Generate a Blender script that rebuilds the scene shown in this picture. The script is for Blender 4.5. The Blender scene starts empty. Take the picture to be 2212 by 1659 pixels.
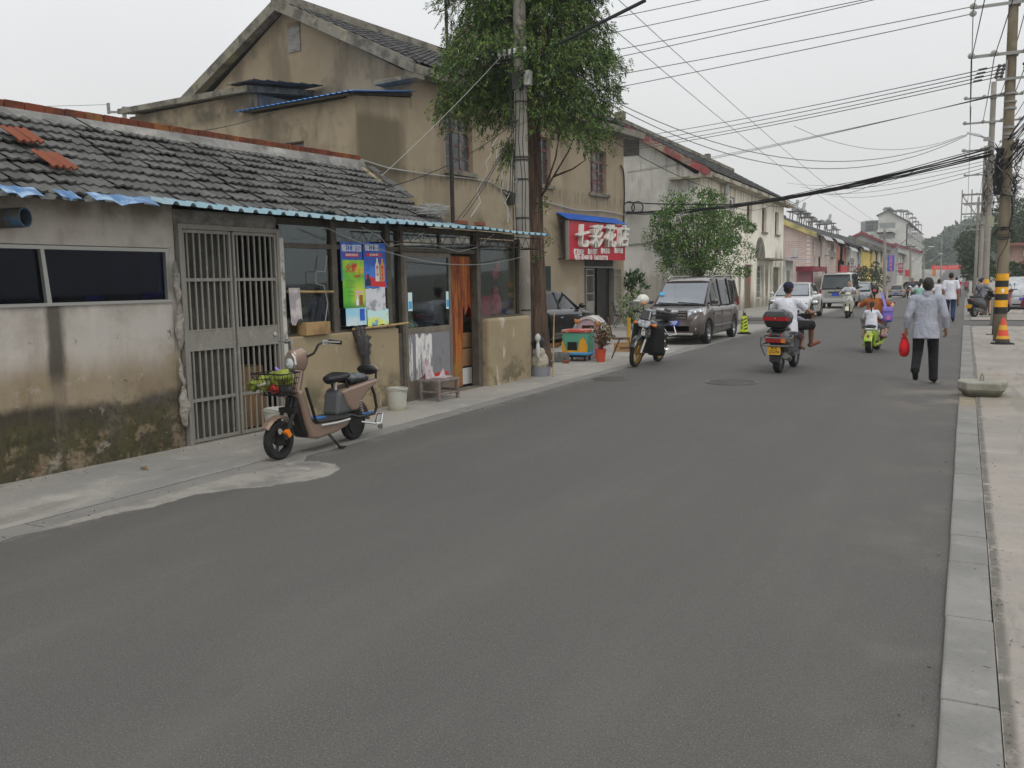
import bpy, math, random
import numpy as np
from mathutils import Vector, Matrix
random.seed(7); rng = np.random.default_rng(11)
S = bpy.context.scene; COL = S.collection
R = math.radians; V = Vector
# ---------------------------------------------------------------- camera model (measured from the street's vanishing point)
F, CX, CY, H = 1900., 1106., 829.5, 1.72
_d = V(((2087-CX)/F, (593-CY)/F, 1)).normalized()
_e = V((math.cos(R(1)), -math.sin(R(1)), 0))
_n = _d.cross(_e).normalized()
if _n.y < 0: _n = -_n
_Z = -_n; _X = _d.cross(_Z)
if _X.x < 0: _X = -_X
def zg(y):                                   # the street dips gently and climbs again far away
    t = [(-1e4,0),(55,0),(99,-.5),(140,-.6),(190,-.5),(240,.3),(320,3.),(450,9),(2000,12)]
    for (a,p),(b,q) in zip(t, t[1:]):
        if y <= b: return p+(q-p)*(y-a)/(b-a)
    return 12
def ray(px, py):
    v = V(((px-CX)/F, (py-CY)/F, 1)); return V((v.dot(_X), v.dot(_d), v.dot(_Z)))
def G(px, py, z=None):
    r = ray(px, py); zz = 0 if z is None else z
    for _ in range(30):
        t = (zz-H)/r.z if r.z < -1e-6 else 400
        p = V((0,0,H))+r*t
        if z is not None: break
        zz = .5*zz+.5*zg(p.y)
    return p
def AY(px, py, Y):
    r = ray(px, py); return V((0,0,H))+r*(Y/r.y)
def c3(x, y): return (1644.5+.25655*x, 418.1+.25655*y)
def c2(x, y): return ((3350+x*.42184)*.5575, (700+y*.42184)*.5575)
def c1(x, y): return ((3350+x*.42184)*.5575, (y*.42184)*.5575)
cam = bpy.data.cameras.new('camera'); co = bpy.data.objects.new('camera', cam); COL.objects.link(co)
cam.sensor_width = 36; cam.lens = 36*F/2212; cam.clip_end = 4000; cam.clip_start = .05
rt = V((_X.x,_d.x,_Z.x)); up = -V((_X.y,_d.y,_Z.y)); bk = -V((_X.z,_d.z,_Z.z))
m = Matrix((rt,up,bk)).transposed().to_4x4(); m.translation = (0,0,H); co.matrix_world = m
S.camera = co
# ---------------------------------------------------------------- colour + material helpers
def c(h, k=1.):
    o = []
    for i in (0,2,4):
        v = int(h[i:i+2],16)/255
        v = v/12.92 if v <= .04045 else ((v+.055)/1.055)**2.4
        o.append(min(v*k, .9))
    return (*o, 1)
_mats = {}
def mat(name, col, rough=.7, layers=(), bump=None, metal=0., spec=.5, isl=None, coat=0., sub=None, alpha=None, g=1.):
    """layers: dicts c(colour) a(amount) n=(scale,lo,hi) st=(sx,sy,sz) z/x/y=(from,to) zn=noise amount"""
    if name in _mats: return _mats[name]
    m = bpy.data.materials.new(name); m.use_nodes = True; _mats[name] = m
    nt = m.node_tree; N = nt.nodes; L = nt.links; b = N['Principled BSDF']
    b.inputs['Roughness'].default_value = rough; b.inputs['Metallic'].default_value = metal
    b.inputs['Specular IOR Level'].default_value = spec; b.inputs['Coat Weight'].default_value = coat
    gg = lambda q: tuple(v*g for v in (c(q) if isinstance(q, str) else q)[:3])+(1,)
    col = gg(col)
    b.inputs['Base Color'].default_value = col
    tc = N.new('ShaderNodeTexCoord'); src = None
    def noise(scale, st=(1,1,1), det=8, rg=.64):
        mp = N.new('ShaderNodeMapping'); mp.inputs['Scale'].default_value = st
        L.new(tc.outputs['Object'], mp.inputs['Vector'])
        n = N.new('ShaderNodeTexNoise'); n.inputs['Scale'].default_value = scale
        n.inputs['Detail'].default_value = det; n.inputs['Roughness'].default_value = rg
        L.new(mp.outputs[0], n.inputs['Vector']); return n.outputs['Fac']
    def rng_(v, lo, hi):
        r = N.new('ShaderNodeMapRange'); r.interpolation_type = 'SMOOTHSTEP'
        L.new(v, r.inputs[0]); r.inputs[1].default_value = lo; r.inputs[2].default_value = hi
        if lo > hi: r.inputs[1].default_value = hi; r.inputs[2].default_value = lo; r.inputs[3].default_value = 1; r.inputs[4].default_value = 0
        return r.outputs[0]
    def math_(op, a, bb):
        q = N.new('ShaderNodeMath'); q.operation = op
        for i, v in enumerate((a, bb)):
            if isinstance(v, (int, float)): q.inputs[i].default_value = v
            else: L.new(v, q.inputs[i])
        return q.outputs[0]
    def mix(fac, a, bb):
        q = N.new('ShaderNodeMix'); q.data_type = 'RGBA'; q.clamp_factor = True
        L.new(fac, q.inputs[0])
        for i, v in ((6,a),(7,bb)):
            if isinstance(v, tuple): q.inputs[i].default_value = v
            else: L.new(v, q.inputs[i])
        return q.outputs[2]
    cur = col; sep = None
    if isl:                                   # random colour per connected piece
        ge = N.new('ShaderNodeNewGeometry'); rp = N.new('ShaderNodeValToRGB')
        L.new(ge.outputs['Random Per Island'], rp.inputs[0])
        for i, h in enumerate(isl):
            e = rp.color_ramp.elements[i] if i < 2 else rp.color_ramp.elements.new(i/(len(isl)-1))
            e.position = i/(len(isl)-1); e.color = gg(h)
        cur = rp.outputs[0]
    for ly in layers:
        mk = None
        if 'n' in ly:
            s, lo, hi = ly['n']; mk = rng_(noise(s, ly.get('st',(1,1,1)), ly.get('d',8)), lo, hi)
        for ax in 'xyz':
            if ax in ly:
                if sep is None:
                    sep = N.new('ShaderNodeSeparateXYZ'); L.new(tc.outputs['Object'], sep.inputs[0])
                v = sep.outputs['xyz'.index(ax)]
                if ly.get('zn'):
                    nn = noise(ly.get('zs',2), ly.get('zst',(1,1,.3)))
                    v = math_('ADD', v, math_('MULTIPLY', math_('SUBTRACT', nn, .5), ly['zn']))
                q = ly[ax]
                r = rng_(v, q[0], q[1])
                if len(q) == 4: r = math_('MULTIPLY', r, rng_(v, q[3], q[2]))
                mk = r if mk is None else math_('MULTIPLY', mk, r)
        if 'brick' in ly:
            bw, bh, ms = ly['brick']; bt = N.new('ShaderNodeTexBrick'); mp = N.new('ShaderNodeMapping')
            L.new(tc.outputs['Object'], mp.inputs[0]); mp.inputs['Rotation'].default_value = ly.get('rot',(R(90),0,0))
            L.new(mp.outputs[0], bt.inputs[0]); bt.inputs['Scale'].default_value = 1
            bt.inputs['Brick Width'].default_value = bw; bt.inputs['Row Height'].default_value = bh; bt.inputs['Mortar Size'].default_value = ms
            bt.inputs['Color1'].default_value = (0,0,0,1); bt.inputs['Color2'].default_value = (.12,.12,.12,1); bt.inputs['Mortar'].default_value = (1,1,1,1)
            mk = bt.outputs[0] if mk is None else math_('MULTIPLY', mk, bt.outputs[0])
        if mk is None: continue
        mk = math_('MULTIPLY', mk, ly.get('a', 1.))
        cur = mix(mk, cur, gg(ly['c']))
    if not isinstance(cur, tuple): L.new(cur, b.inputs['Base Color'])
    if bump:
        bp = N.new('ShaderNodeBump'); bp.inputs['Strength'].default_value = bump[1]; bp.inputs['Distance'].default_value = bump[2] if len(bump) > 2 else .02
        L.new(noise(bump[0], bump[3] if len(bump) > 3 else (1,1,1), 6, .65), bp.inputs['Height']); L.new(bp.outputs[0], b.inputs['Normal'])
    if sub: b.inputs['Subsurface Weight'].default_value = sub; b.inputs['Subsurface Radius'].default_value = (.02,.008,.004); b.inputs['Subsurface Scale'].default_value = .3
    if alpha is not None: b.inputs['Alpha'].default_value = alpha
    return m
def glass_mat(name, tint, refl=.12, rough=.03, fk=.6):
    """thin pane: tinted see-through mixed with a mirror-like reflection"""
    m = bpy.data.materials.new(name); m.use_nodes = True; nt = m.node_tree; N = nt.nodes; N.clear(); L = nt.links
    o = N.new('ShaderNodeOutputMaterial'); t = N.new('ShaderNodeBsdfTransparent'); g = N.new('ShaderNodeBsdfGlossy')
    t.inputs[0].default_value = tint; g.inputs['Roughness'].default_value = rough; g.inputs[0].default_value = (.9,.93,.95,1)
    lw = N.new('ShaderNodeLayerWeight'); lw.inputs[0].default_value = .35; ad = N.new('ShaderNodeMath'); ad.operation = 'MULTIPLY_ADD'
    L.new(lw.outputs['Fresnel'], ad.inputs[0]); ad.inputs[1].default_value = fk; ad.inputs[2].default_value = refl; ad.use_clamp = True
    mx = N.new('ShaderNodeMixShader'); L.new(ad.outputs[0], mx.inputs[0]); L.new(t.outputs[0], mx.inputs[1]); L.new(g.outputs[0], mx.inputs[2]); L.new(mx.outputs[0], o.inputs[0])
    return m
# ---------------------------------------------------------------- mesh builder
def frame(z):                                # orthonormal basis with given z
    z = V(z).normalized(); a = V((0,0,1)) if abs(z.z) < .95 else V((0,1,0))
    x = a.cross(z).normalized(); return x, z.cross(x), z
class MB:
    def __init__(s): s.v = []; s.f = []; s.M = None
    def add(s, vs, fs):
        o = len(s.v)
        s.v += [tuple(s.M @ V(p)) if s.M else tuple(p) for p in vs]; s.f += [tuple(i+o for i in q) for q in fs]; return s
    def bx(s, x0, x1, y0, y1, z0, z1):
        return s.add([(x,y,z) for z in (z0,z1) for y in (y0,y1) for x in (x0,x1)], [(0,2,3,1),(4,5,7,6),(0,1,5,4),(2,6,7,3),(0,4,6,2),(1,3,7,5)])
    def box(s, ctr, size, rz=0, rx=0, ry=0):
        mm = Matrix.Translation(ctr) @ Matrix.Rotation(rz,4,'Z') @ Matrix.Rotation(rx,4,'X') @ Matrix.Rotation(ry,4,'Y')
        a, b, d = (k/2 for k in size); vs = [mm @ V((x,y,z)) for z in (-d,d) for y in (-b,b) for x in (-a,a)]
        return s.add(vs, [(0,2,3,1),(4,5,7,6),(0,1,5,4),(2,6,7,3),(0,4,6,2),(1,3,7,5)])
    def loft(s, rings, caps=True, closed=True):
        n = len(rings[0]); vs = [p for r in rings for p in r]; fs = []
        for i in range(len(rings)-1):
            for j in range(n if closed else n-1):
                k = (j+1) % n; fs.append((i*n+j, i*n+k, (i+1)*n+k, (i+1)*n+j))
        if caps and closed: fs.append(tuple(range(n-1,-1,-1))); fs.append(tuple((len(rings)-1)*n+j for j in range(n)))
        return s.add(vs, fs)
    def tube(s, pts, r, n=8, fx=1.):
        pts = [V(p) for p in pts]; rings = []
        for i, p in enumerate(pts):
            t = (pts[min(i+1,len(pts)-1)]-pts[max(i-1,0)])
            if i == 0: x, y, z = frame(t)
            else:
                z = t.normalized(); x = (x-z*x.dot(z)).normalized(); y = z.cross(x)
            rr = r[i] if isinstance(r, (list,tuple)) else r
            rings.append([p+x*(rr*math.cos(a)*fx)+y*(rr*math.sin(a)) for a in (2*math.pi*k/n for k in range(n))])
        return s.loft(rings)
    def cap(s, a, b, ra, rb, n=10, e1=None, fx=1.):        # tapered capsule
        a, b = V(a), V(b); z = b-a; ln = z.length; z = z/ln if ln > 1e-6 else V((0,0,1))
        if e1 is None: x, y, _ = frame(z)
        else: x = V(e1); x = (x-z*x.dot(z)).normalized(); y = z.cross(x)
        rings = []
        for t in (-80,-50,-20,0): rings.append((a+z*ra*math.sin(R(t)), ra*math.cos(R(t))))
        for t in (0,20,50,80): rings.append((b+z*rb*math.sin(R(t)), rb*math.cos(R(t))))
        return s.loft([[p+x*(r*fx*math.cos(q))+y*(r*math.sin(q)) for q in (2*math.pi*k/n for k in range(n))] for p, r in rings])
    def ell(s, ctr, rad, n=14, m=9, rot=None):
        rings = []
        for i in range(1, m):
            t = -math.pi/2+math.pi*i/m
            rings.append([V((rad[0]*math.cos(t)*math.cos(q), rad[1]*math.cos(t)*math.sin(q), rad[2]*math.sin(t))) for q in (2*math.pi*k/n for k in range(n))])
        mm = Matrix.Translation(ctr) @ (rot.to_4x4() if rot else Matrix())
        return s.loft([[mm @ p for p in r] for r in rings])
    def lathe(s, prof, n=20, ctr=(0,0,0), ax=(0,0,1), caps=True):
        x, y, z = frame(ax); cc = V(ctr)
        return s.loft([[cc+z*h+x*(r*math.cos(q))+y*(r*math.sin(q)) for q in (2*math.pi*k/n for k in range(n))] for r, h in prof], caps)
    def prism(s, poly, o, ux, uy, ext):       # polygon in plane (o,ux,uy) extruded by vector ext
        o, ux, uy, ext = V(o), V(ux), V(uy), V(ext); n = len(poly)
        a = [o+ux*p[0]+uy*p[1] for p in poly]; b = [p+ext for p in a]
        return s.add(a+b, [tuple(range(n-1,-1,-1)), tuple(range(n,2*n))]+[(i,(i+1)%n,n+(i+1)%n,n+i) for i in range(n)])
    def quad(s, *p): return s.add(p, [tuple(range(len(p)))])
    def crumple(s, amp, seed=1):
        r = random.Random(seed); s.v = [(x+r.gauss(0,amp),y+r.gauss(0,amp),z+r.gauss(0,amp)) for x,y,z in s.v]; return s
    def build(s, name, m, parent=None, smooth=False, loc=None, rz=0, bevel=0, remesh=0, sm=0, subd=0):
        me = bpy.data.meshes.new(name); me.from_pydata(s.v, [], s.f); me.update()
        if not s.f: return None
        import bmesh
        bm = bmesh.new(); bm.from_mesh(me); bmesh.ops.recalc_face_normals(bm, faces=bm.faces); bm.to_mesh(me); bm.free()
        o = bpy.data.objects.new(name, me); COL.objects.link(o)
        if m: me.materials.append(m)
        if parent: o.parent = parent
        if loc is not None: o.location = loc
        o.rotation_euler.z = rz
        if smooth or remesh:
            me.polygons.foreach_set('use_smooth', [True]*len(me.polygons))
        if remesh:
            q = o.modifiers.new('r','REMESH'); q.mode = 'VOXEL'; q.voxel_size = remesh; q.use_smooth_shade = True
            if sm: q = o.modifiers.new('s','SMOOTH'); q.iterations = sm; q.factor = .5
        if smooth == 'auto':
            try: me.set_sharp_from_angle(angle=R(35))
            except Exception: pass
        if bevel:
            q = o.modifiers.new('b','BEVEL'); q.width = bevel; q.segments = 2; q.limit_method = 'ANGLE'; q.harden_normals = False
        if subd:
            q = o.modifiers.new('u','SUBSURF'); q.levels = subd; q.render_levels = subd
        return o
def tag(o, label, cat, group=None, kind=None):
    if label: o['label'] = label
    if cat: o['category'] = cat
    if group: o['group'] = group
    if kind: o['kind'] = kind
    return o
def thing(name, label, cat, loc=(0,0,0), rz=0, group=None):
    o = bpy.data.objects.new(name, None); COL.objects.link(o); o.location = loc; o.rotation_euler.z = rz; o.empty_display_size = .2
    return tag(o, label, cat, group)
def struct(o): o['kind'] = 'structure'; return o
def copy_tree(o, parent=None):
    q = o.copy(); COL.objects.link(q); q.parent = parent
    for ch in list(o.children): copy_tree(ch, q)
    return q
def text(name, s, size, m, parent=None, M=None, ext=.002, off=0., align='CENTER', sx=1., shear=0., bold=False):
    cu = bpy.data.curves.new(name, 'FONT'); cu.body = s; cu.size = size; cu.extrude = ext; cu.offset = off; cu.align_x = align; cu.align_y = 'CENTER'; cu.shear = shear
    cu.resolution_u = 3
    t = bpy.data.objects.new(name, cu); COL.objects.link(t)
    dg = bpy.context.evaluated_depsgraph_get(); me = bpy.data.meshes.new_from_object(t.evaluated_get(dg)); me.name = name
    bpy.data.objects.remove(t); bpy.data.curves.remove(cu)
    if sx != 1.: me.transform(Matrix.Diagonal((sx,1,1,1)))
    if M is not None: me.transform(M)
    me.materials.clear(); me.materials.append(m)
    o = bpy.data.objects.new(name, me); COL.objects.link(o)
    if parent: o.parent = parent
    return o
def facing(o, ux, uz=(0,0,1)):               # matrix putting text (x right, y up) on a plane with x->ux, y->uz
    ux, uz = V(ux).normalized(), V(uz).normalized(); n = ux.cross(uz)
    mm = Matrix((ux,uz,n)).transposed().to_4x4(); mm.translation = o; return mm
def cat_pts(a, b, sag, n=14, sag2=0):
    a, b = V(a), V(b); return [a.lerp(b, i/n)-V((0,0,sag*4*(i/n)*(1-i/n))) for i in range(n+1)]
def leafmesh(name, P, D, U, ln, wd, m, parent):
    """one rhombic leaf per row: position, direction, width direction, length, width"""
    n = len(P); D = D/np.linalg.norm(D,axis=1,keepdims=True); U = U-D*(U*D).sum(1,keepdims=True); U /= np.linalg.norm(U,axis=1,keepdims=True)+1e-9
    ln = np.broadcast_to(ln,(n,))[:,None]; wd = np.broadcast_to(wd,(n,))[:,None]
    vs = np.stack([P, P+D*ln*.45+U*wd*.5, P+D*ln, P+D*ln*.45-U*wd*.5], 1).reshape(-1,3)
    me = bpy.data.meshes.new(name); me.vertices.add(4*n); me.loops.add(4*n); me.polygons.add(n)
    me.vertices.foreach_set('co', vs.astype(np.float32).ravel()); me.loops.foreach_set('vertex_index', np.arange(4*n,dtype=np.int32))
    me.polygons.foreach_set('loop_start', np.arange(0,4*n,4,dtype=np.int32)); me.update(); me.validate()
    me.materials.append(m); o = bpy.data.objects.new(name, me); COL.objects.link(o); o.parent = parent; return o
# ---------------------------------------------------------------- world + sun: bright overcast
SUN_EL, SUN_AZ = 55, 140
w = bpy.data.worlds.new('World'); S.world = w; w.use_nodes = True; nt = w.node_tree; N = nt.nodes; bg = N['Background']
sky = N.new('ShaderNodeTexSky'); sky.sky_type = 'NISHITA'; sky.sun_disc = False; sky.sun_elevation = R(SUN_EL); sky.sun_rotation = R(SUN_AZ); sky.dust_density = 4; sky.air_density = 1.
hs = N.new('ShaderNodeHueSaturation'); hs.inputs['Saturation'].default_value = .12
nt.links.new(sky.outputs[0], hs.inputs['Color'])
tc = N.new('ShaderNodeTexCoord'); sp = N.new('ShaderNodeSeparateXYZ'); nt.links.new(tc.outputs['Generated'], sp.inputs[0])
rp = N.new('ShaderNodeValToRGB'); nt.links.new(sp.outputs[2], rp.inputs[0]); el = rp.color_ramp.elements
el[0].position = 0; el[0].color = (8.4,8.35,8.15,1); el[1].position = .5; el[1].color = (10.2,10.5,10.8,1)
cn = N.new('ShaderNodeTexNoise'); cn.inputs['Scale'].default_value = 1.6; cn.inputs['Detail'].default_value = 4; nt.links.new(tc.outputs['Generated'], cn.inputs[0])
cr = N.new('ShaderNodeMapRange'); nt.links.new(cn.outputs['Fac'], cr.inputs[0]); cr.inputs[1].default_value = .3; cr.inputs[2].default_value = .7; cr.inputs[3].default_value = .93; cr.inputs[4].default_value = 1.06
ml = N.new('ShaderNodeVectorMath'); ml.operation = 'SCALE'; nt.links.new(rp.outputs[0], ml.inputs[0]); nt.links.new(cr.outputs[0], ml.inputs['Scale'])
mx = N.new('ShaderNodeMix'); mx.data_type = 'RGBA'; mx.inputs[0].default_value = .93; nt.links.new(hs.outputs[0], mx.inputs[6]); nt.links.new(ml.outputs[0], mx.inputs[7])
nt.links.new(mx.outputs[2], bg.inputs[0]); bg.inputs[1].default_value = .1
sl = bpy.data.lights.new('sun','SUN'); so = bpy.data.objects.new('sun', sl); COL.objects.link(so); sl.energy = .95; sl.angle = R(24); sl.color = (1,.96,.9)
so.rotation_euler = (R(90-SUN_EL), 0, R(180-SUN_AZ)); so.location = (0,0,60)
S.view_settings.view_transform = 'Standard'; S.view_settings.look = 'None'; S.view_settings.exposure = 0; S.view_settings.gamma = 1
# ---------------------------------------------------------------- shared materials
BLK = mat('black_plastic','161617',.45,[dict(c='2a2a29',n=(14,.45,.7),a=.6)])
RUB = mat('rubber','1b1b1b',.85,[dict(c='35332f',n=(9,.5,.75),a=.5)])
STEEL = mat('grey_steel',c('8a8a86'),.5,[dict(c='5c5850',n=(6,.45,.7),a=.6),dict(c='6b4a35',n=(18,.62,.75),a=.5)],metal=.3)
CHR = mat('chrome',c('d8d8d8'),.18,metal=1.)
WHT = mat('white_plastic','d5d5d2',.45,[dict(c='a8a59c',n=(5,.5,.8),a=.4)])
RED = mat('red_plastic','a01216',.35)
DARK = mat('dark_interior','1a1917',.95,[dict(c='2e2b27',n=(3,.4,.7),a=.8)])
CABLE = mat('cable_black','1c1c1d',.7)
ALU = mat('aluminium',c('a8a8a4'),.45,metal=.6)
GLASSD = mat('dark_glass','10151a',.06,spec=.8)
GLASSW = mat('window_glass','3a4144',.08,[dict(c='5d6263',n=(1.3,.4,.7),a=.6)],spec=.7)
MIRR = mat('mirror_glass',c('e0e4e6'),.04,metal=1.)
def RP(px, py, o, n):                        # where the sight line through a measured pixel meets a plane
    r = ray(px, py); o = V(o); n = V(n); t = n.dot(o-V((0,0,H)))/n.dot(r); return V((0,0,H))+r*t
# ================================================================ GROUND
YS = [-14,-6,0,2,5,8,12,16,20,25,30,32.9,33.4,37,37.5,45,55,63,72,82,92,99,108,118,130,140,152,165,178,190,205,222,240,262,285,305,320,360,400,450]
def sheet(name, x0, x1, y0, y1, dz, m, nx=1):
    ys = [y0]+[y for y in YS if y0 < y < y1]+[y1]; mb = MB()
    xs = [x0+(x1-x0)*i/nx for i in range(nx+1)]
    vs = [(x, y, zg(y)+dz) for y in ys for x in xs]; k = nx+1
    mb.add(vs, [(j*k+i, j*k+i+1, (j+1)*k+i+1, (j+1)*k+i) for j in range(len(ys)-1) for i in range(nx)])
    return struct(mb.build(name, m))
KW = .18
ASPH = mat('asphalt',c('605d59',.93),.86,[dict(c=c('565452',1.),n=(.35,.3,.7),a=.4),dict(c=c('6b6965',1.05),n=(1.7,.45,.75),st=(1,.3,1),a=.3),
    dict(c=c('3c3b3a'),n=(85,.54,.66),a=.55,d=2),dict(c=c('8f8d88'),n=(130,.60,.68),a=.6,d=1),dict(c=c('4c4b4a'),n=(.22,.45,.7),st=(1.6,.12,1),a=.2),dict(c=c('6f6c67'),n=(.5,.5,.7),st=(1.8,.1,1),a=.2),dict(c=c('4c4b49'),n=(.55,.57,.62),st=(1,.5,1),a=.18),
    dict(c=c('8b8378',1.1),x=(-.9,-.1),n=(1.1,.45,.7),a=.2), dict(c=c('93887a',1.1),n=(1.3,.4,.6),x=(-1.3,-.2),y=(12,13.2,14.8,16.5),a=.5),
    dict(c=c('8c8983',1.05),n=(3.,.4,.65),x=(-5.6,-5.9),a=.4)],bump=(110,.4,.015),g=.93)
CONC = mat('concrete_pavement',c('96928b',.93),.9,[dict(c=c('7b7a77'),n=(.6,.4,.65),a=.7),dict(c=c('aba79f'),n=(2.2,.5,.75),a=.6),dict(c=c('66655f'),n=(.9,.55,.7),st=(1.2,.35,1),a=.7),
    dict(c=c('6c6d6c'),n=(1.4,.42,.6),st=(1,.28,1),x=(-7.4,-6.4),y=(2,3.5,7.5,9),a=.55),dict(c=c('6f6b62'),n=(60,.55,.68),a=.4,d=2),dict(c=c('b5b1a8'),n=(8,.6,.75),a=.5)],bump=(40,.35,.02),g=1.22)
PAVE = mat('right_pavement',c('9c948b',1.06),.9,[dict(c=c('8a867f'),n=(.7,.4,.65),a=.7),dict(c=c('aeaaa2'),n=(1.6,.5,.75),st=(.4,1.6,1),a=.6),dict(c=c('77736c'),n=(70,.55,.68),a=.4,d=2),
    dict(c=c('8d7d66'),n=(1.2,.4,.6),y=(12,13.5,16,18),x=(1.4,.2),a=.6),dict(c=c('4f4c47'),n=(6,.63,.68),a=.6),dict(c=c('55524c'),x=(.185,.19,.215,.25),zn=.03,n=(6,.3,.5),a=.75),dict(c=c('76736e'),n=(.8,.54,.6),st=(2.5,.3,1),a=.45)],bump=(45,.35,.02))
KERB = mat('kerb_stone',c('8b8985'),.9,[dict(c=c('777673'),n=(1.1,.4,.6),a=.8),dict(c=c('a19d96'),n=(4,.55,.75),a=.7),dict(c=c('6a6760'),n=(50,.56,.7),a=.4,d=2),dict(c=c('95836a'),n=(1.2,.35,.6),y=(11.5,13,15,17),a=.7)],bump=(50,.35,.015))
EARTH = mat('earth',c('6e6a5e'),.95,[dict(c=c('5a5c48'),n=(.08,.4,.6),a=.8)])
sheet('ground', -320, 320, -14, 450, -.06, EARTH, 8)
sheet('road', -6.2, .2, -14, 450, 0, ASPH)
sheet('pavement', -60, -6.14, -14, 33.4, .008, CONC)
sheet('pavement', -60, -6.14, 37, 450, .008, CONC)
sheet('side_road', -60, -6.2, 33.4, 37, .0, ASPH)
sheet('side_road', .2, 60, 32.9, 37.4, .0, ASPH)
sheet('pavement', KW+.004, 40, -14, 32.9, .022, PAVE)
sheet('pavement', KW+.004, 40, 37.4, 450, .022, PAVE)
mb = MB()                                    # gutter strip of cast concrete along the left edge
y = -8
while y < 33.2:
    l = 2.9+random.random()*.4; mb.bx(-6.14+random.uniform(-.006,.006), -5.9+random.uniform(-.008,.008), y, min(y+l,33.3), -.03, .006); y += l+.012
y = 37.1
while y < 54: mb.bx(-6.14, -5.9, y, y+3, -.03, .006); y += 3.012
struct(mb.build('gutter', mat('gutter_concrete',c('85827d'),.9,[dict(c=c('74726e'),n=(1.5,.4,.65),a=.7),dict(c=c('9a968e'),n=(6,.55,.75),a=.6),dict(c=c('5c5a56'),n=(60,.56,.7),a=.4)],bump=(50,.35,.015))))
mb = MB(); y = -8.
def stones(y0, y1):
    y = y0
    while y < y1:
        l = random.choice((.95,1.,.98,.6)); l = min(l, y1-y)
        mb.box((KW/2-.015+random.uniform(-.003,.002), y+l/2, zg(y)-.05+random.uniform(-.003,.004)), (KW+.03, l-.009, .16), rz=random.uniform(-.004,.004)); y += l
stones(-8, 12.95); stones(14.5, 32.9); stones(37.4, 90)
struct(mb.build('kerb', KERB, bevel=.012))
mb = MB(); mb.bx(-.02,KW,12.95,14.5,-.1,.012); struct(mb.build('kerb_patch', mat('mortar_patch',c('978a77'),.95,[dict(c=c('7e7566'),n=(6,.4,.6),a=.7)],bump=(20,.5,.02))))
for (px,py,r,lab) in ((1581,826,.42,'round iron manhole cover in the asphalt behind the seated scooter rider'),(1318,819,.3,'pale concrete manhole cover at the road edge by the gutter')):
    p = G(px,py); t = thing('manhole_cover', lab, 'manhole', (p.x,p.y,.004))
    mb = MB(); mb.lathe([(r*1.04,0),(r*1.04,.004),(r,.005)],36); mb.build('rim', mat('manhole_rim',c('6b6864'),.9), t)
    mb = MB(); mb.lathe([(r*.98,.004),(r*.98,.012)],36)
    for k in range(-4,5):
        h = math.sqrt(max(.01,r*r*.8-(k*r*.2)**2)); mb.bx(-h,h,k*r*.2-.012,k*r*.2+.012,.012,.017)
    mb.build('cover', mat('manhole_iron',c('5c5956'),.8,[dict(c=c('74716c'),n=(6,.45,.65),a=.6)]), t)
mb = MB(); ed = [G(x,y) for x,y in ((-60,1186),(60,1154),(150,1136),(240,1112),(330,1096),(420,1070),(520,1056),(600,1049),(660,1040),(705,1030),(733,1014),(722,1004),(690,998),(650,997))]; rr = random.Random(4); pl_ = []
for a_,b_ in zip(ed,ed[1:]):
    for k in range(6): p_ = a_.lerp(b_,k/6); pl_.append((p_.x+rr.gauss(0,.010),p_.y+rr.gauss(0,.010)))
pl_ += [(-5.92,6.9),(-5.92,3.0)]; mb.prism(pl_,(0,0,-.02),(1,0,0),(0,1,0),(0,0,.0255)); struct(mb.build('concrete_spill', mat('spill_concrete',c('918d86',1.05),.92,[dict(c=c('6c6a66'),n=(3,.45,.62),a=.6),dict(c=c('625f5c'),n=(1.1,.5,.66),a=.6),dict(c=c('a5a198'),n=(7,.55,.7),a=.6)],bump=(30,.4,.02))))
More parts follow.
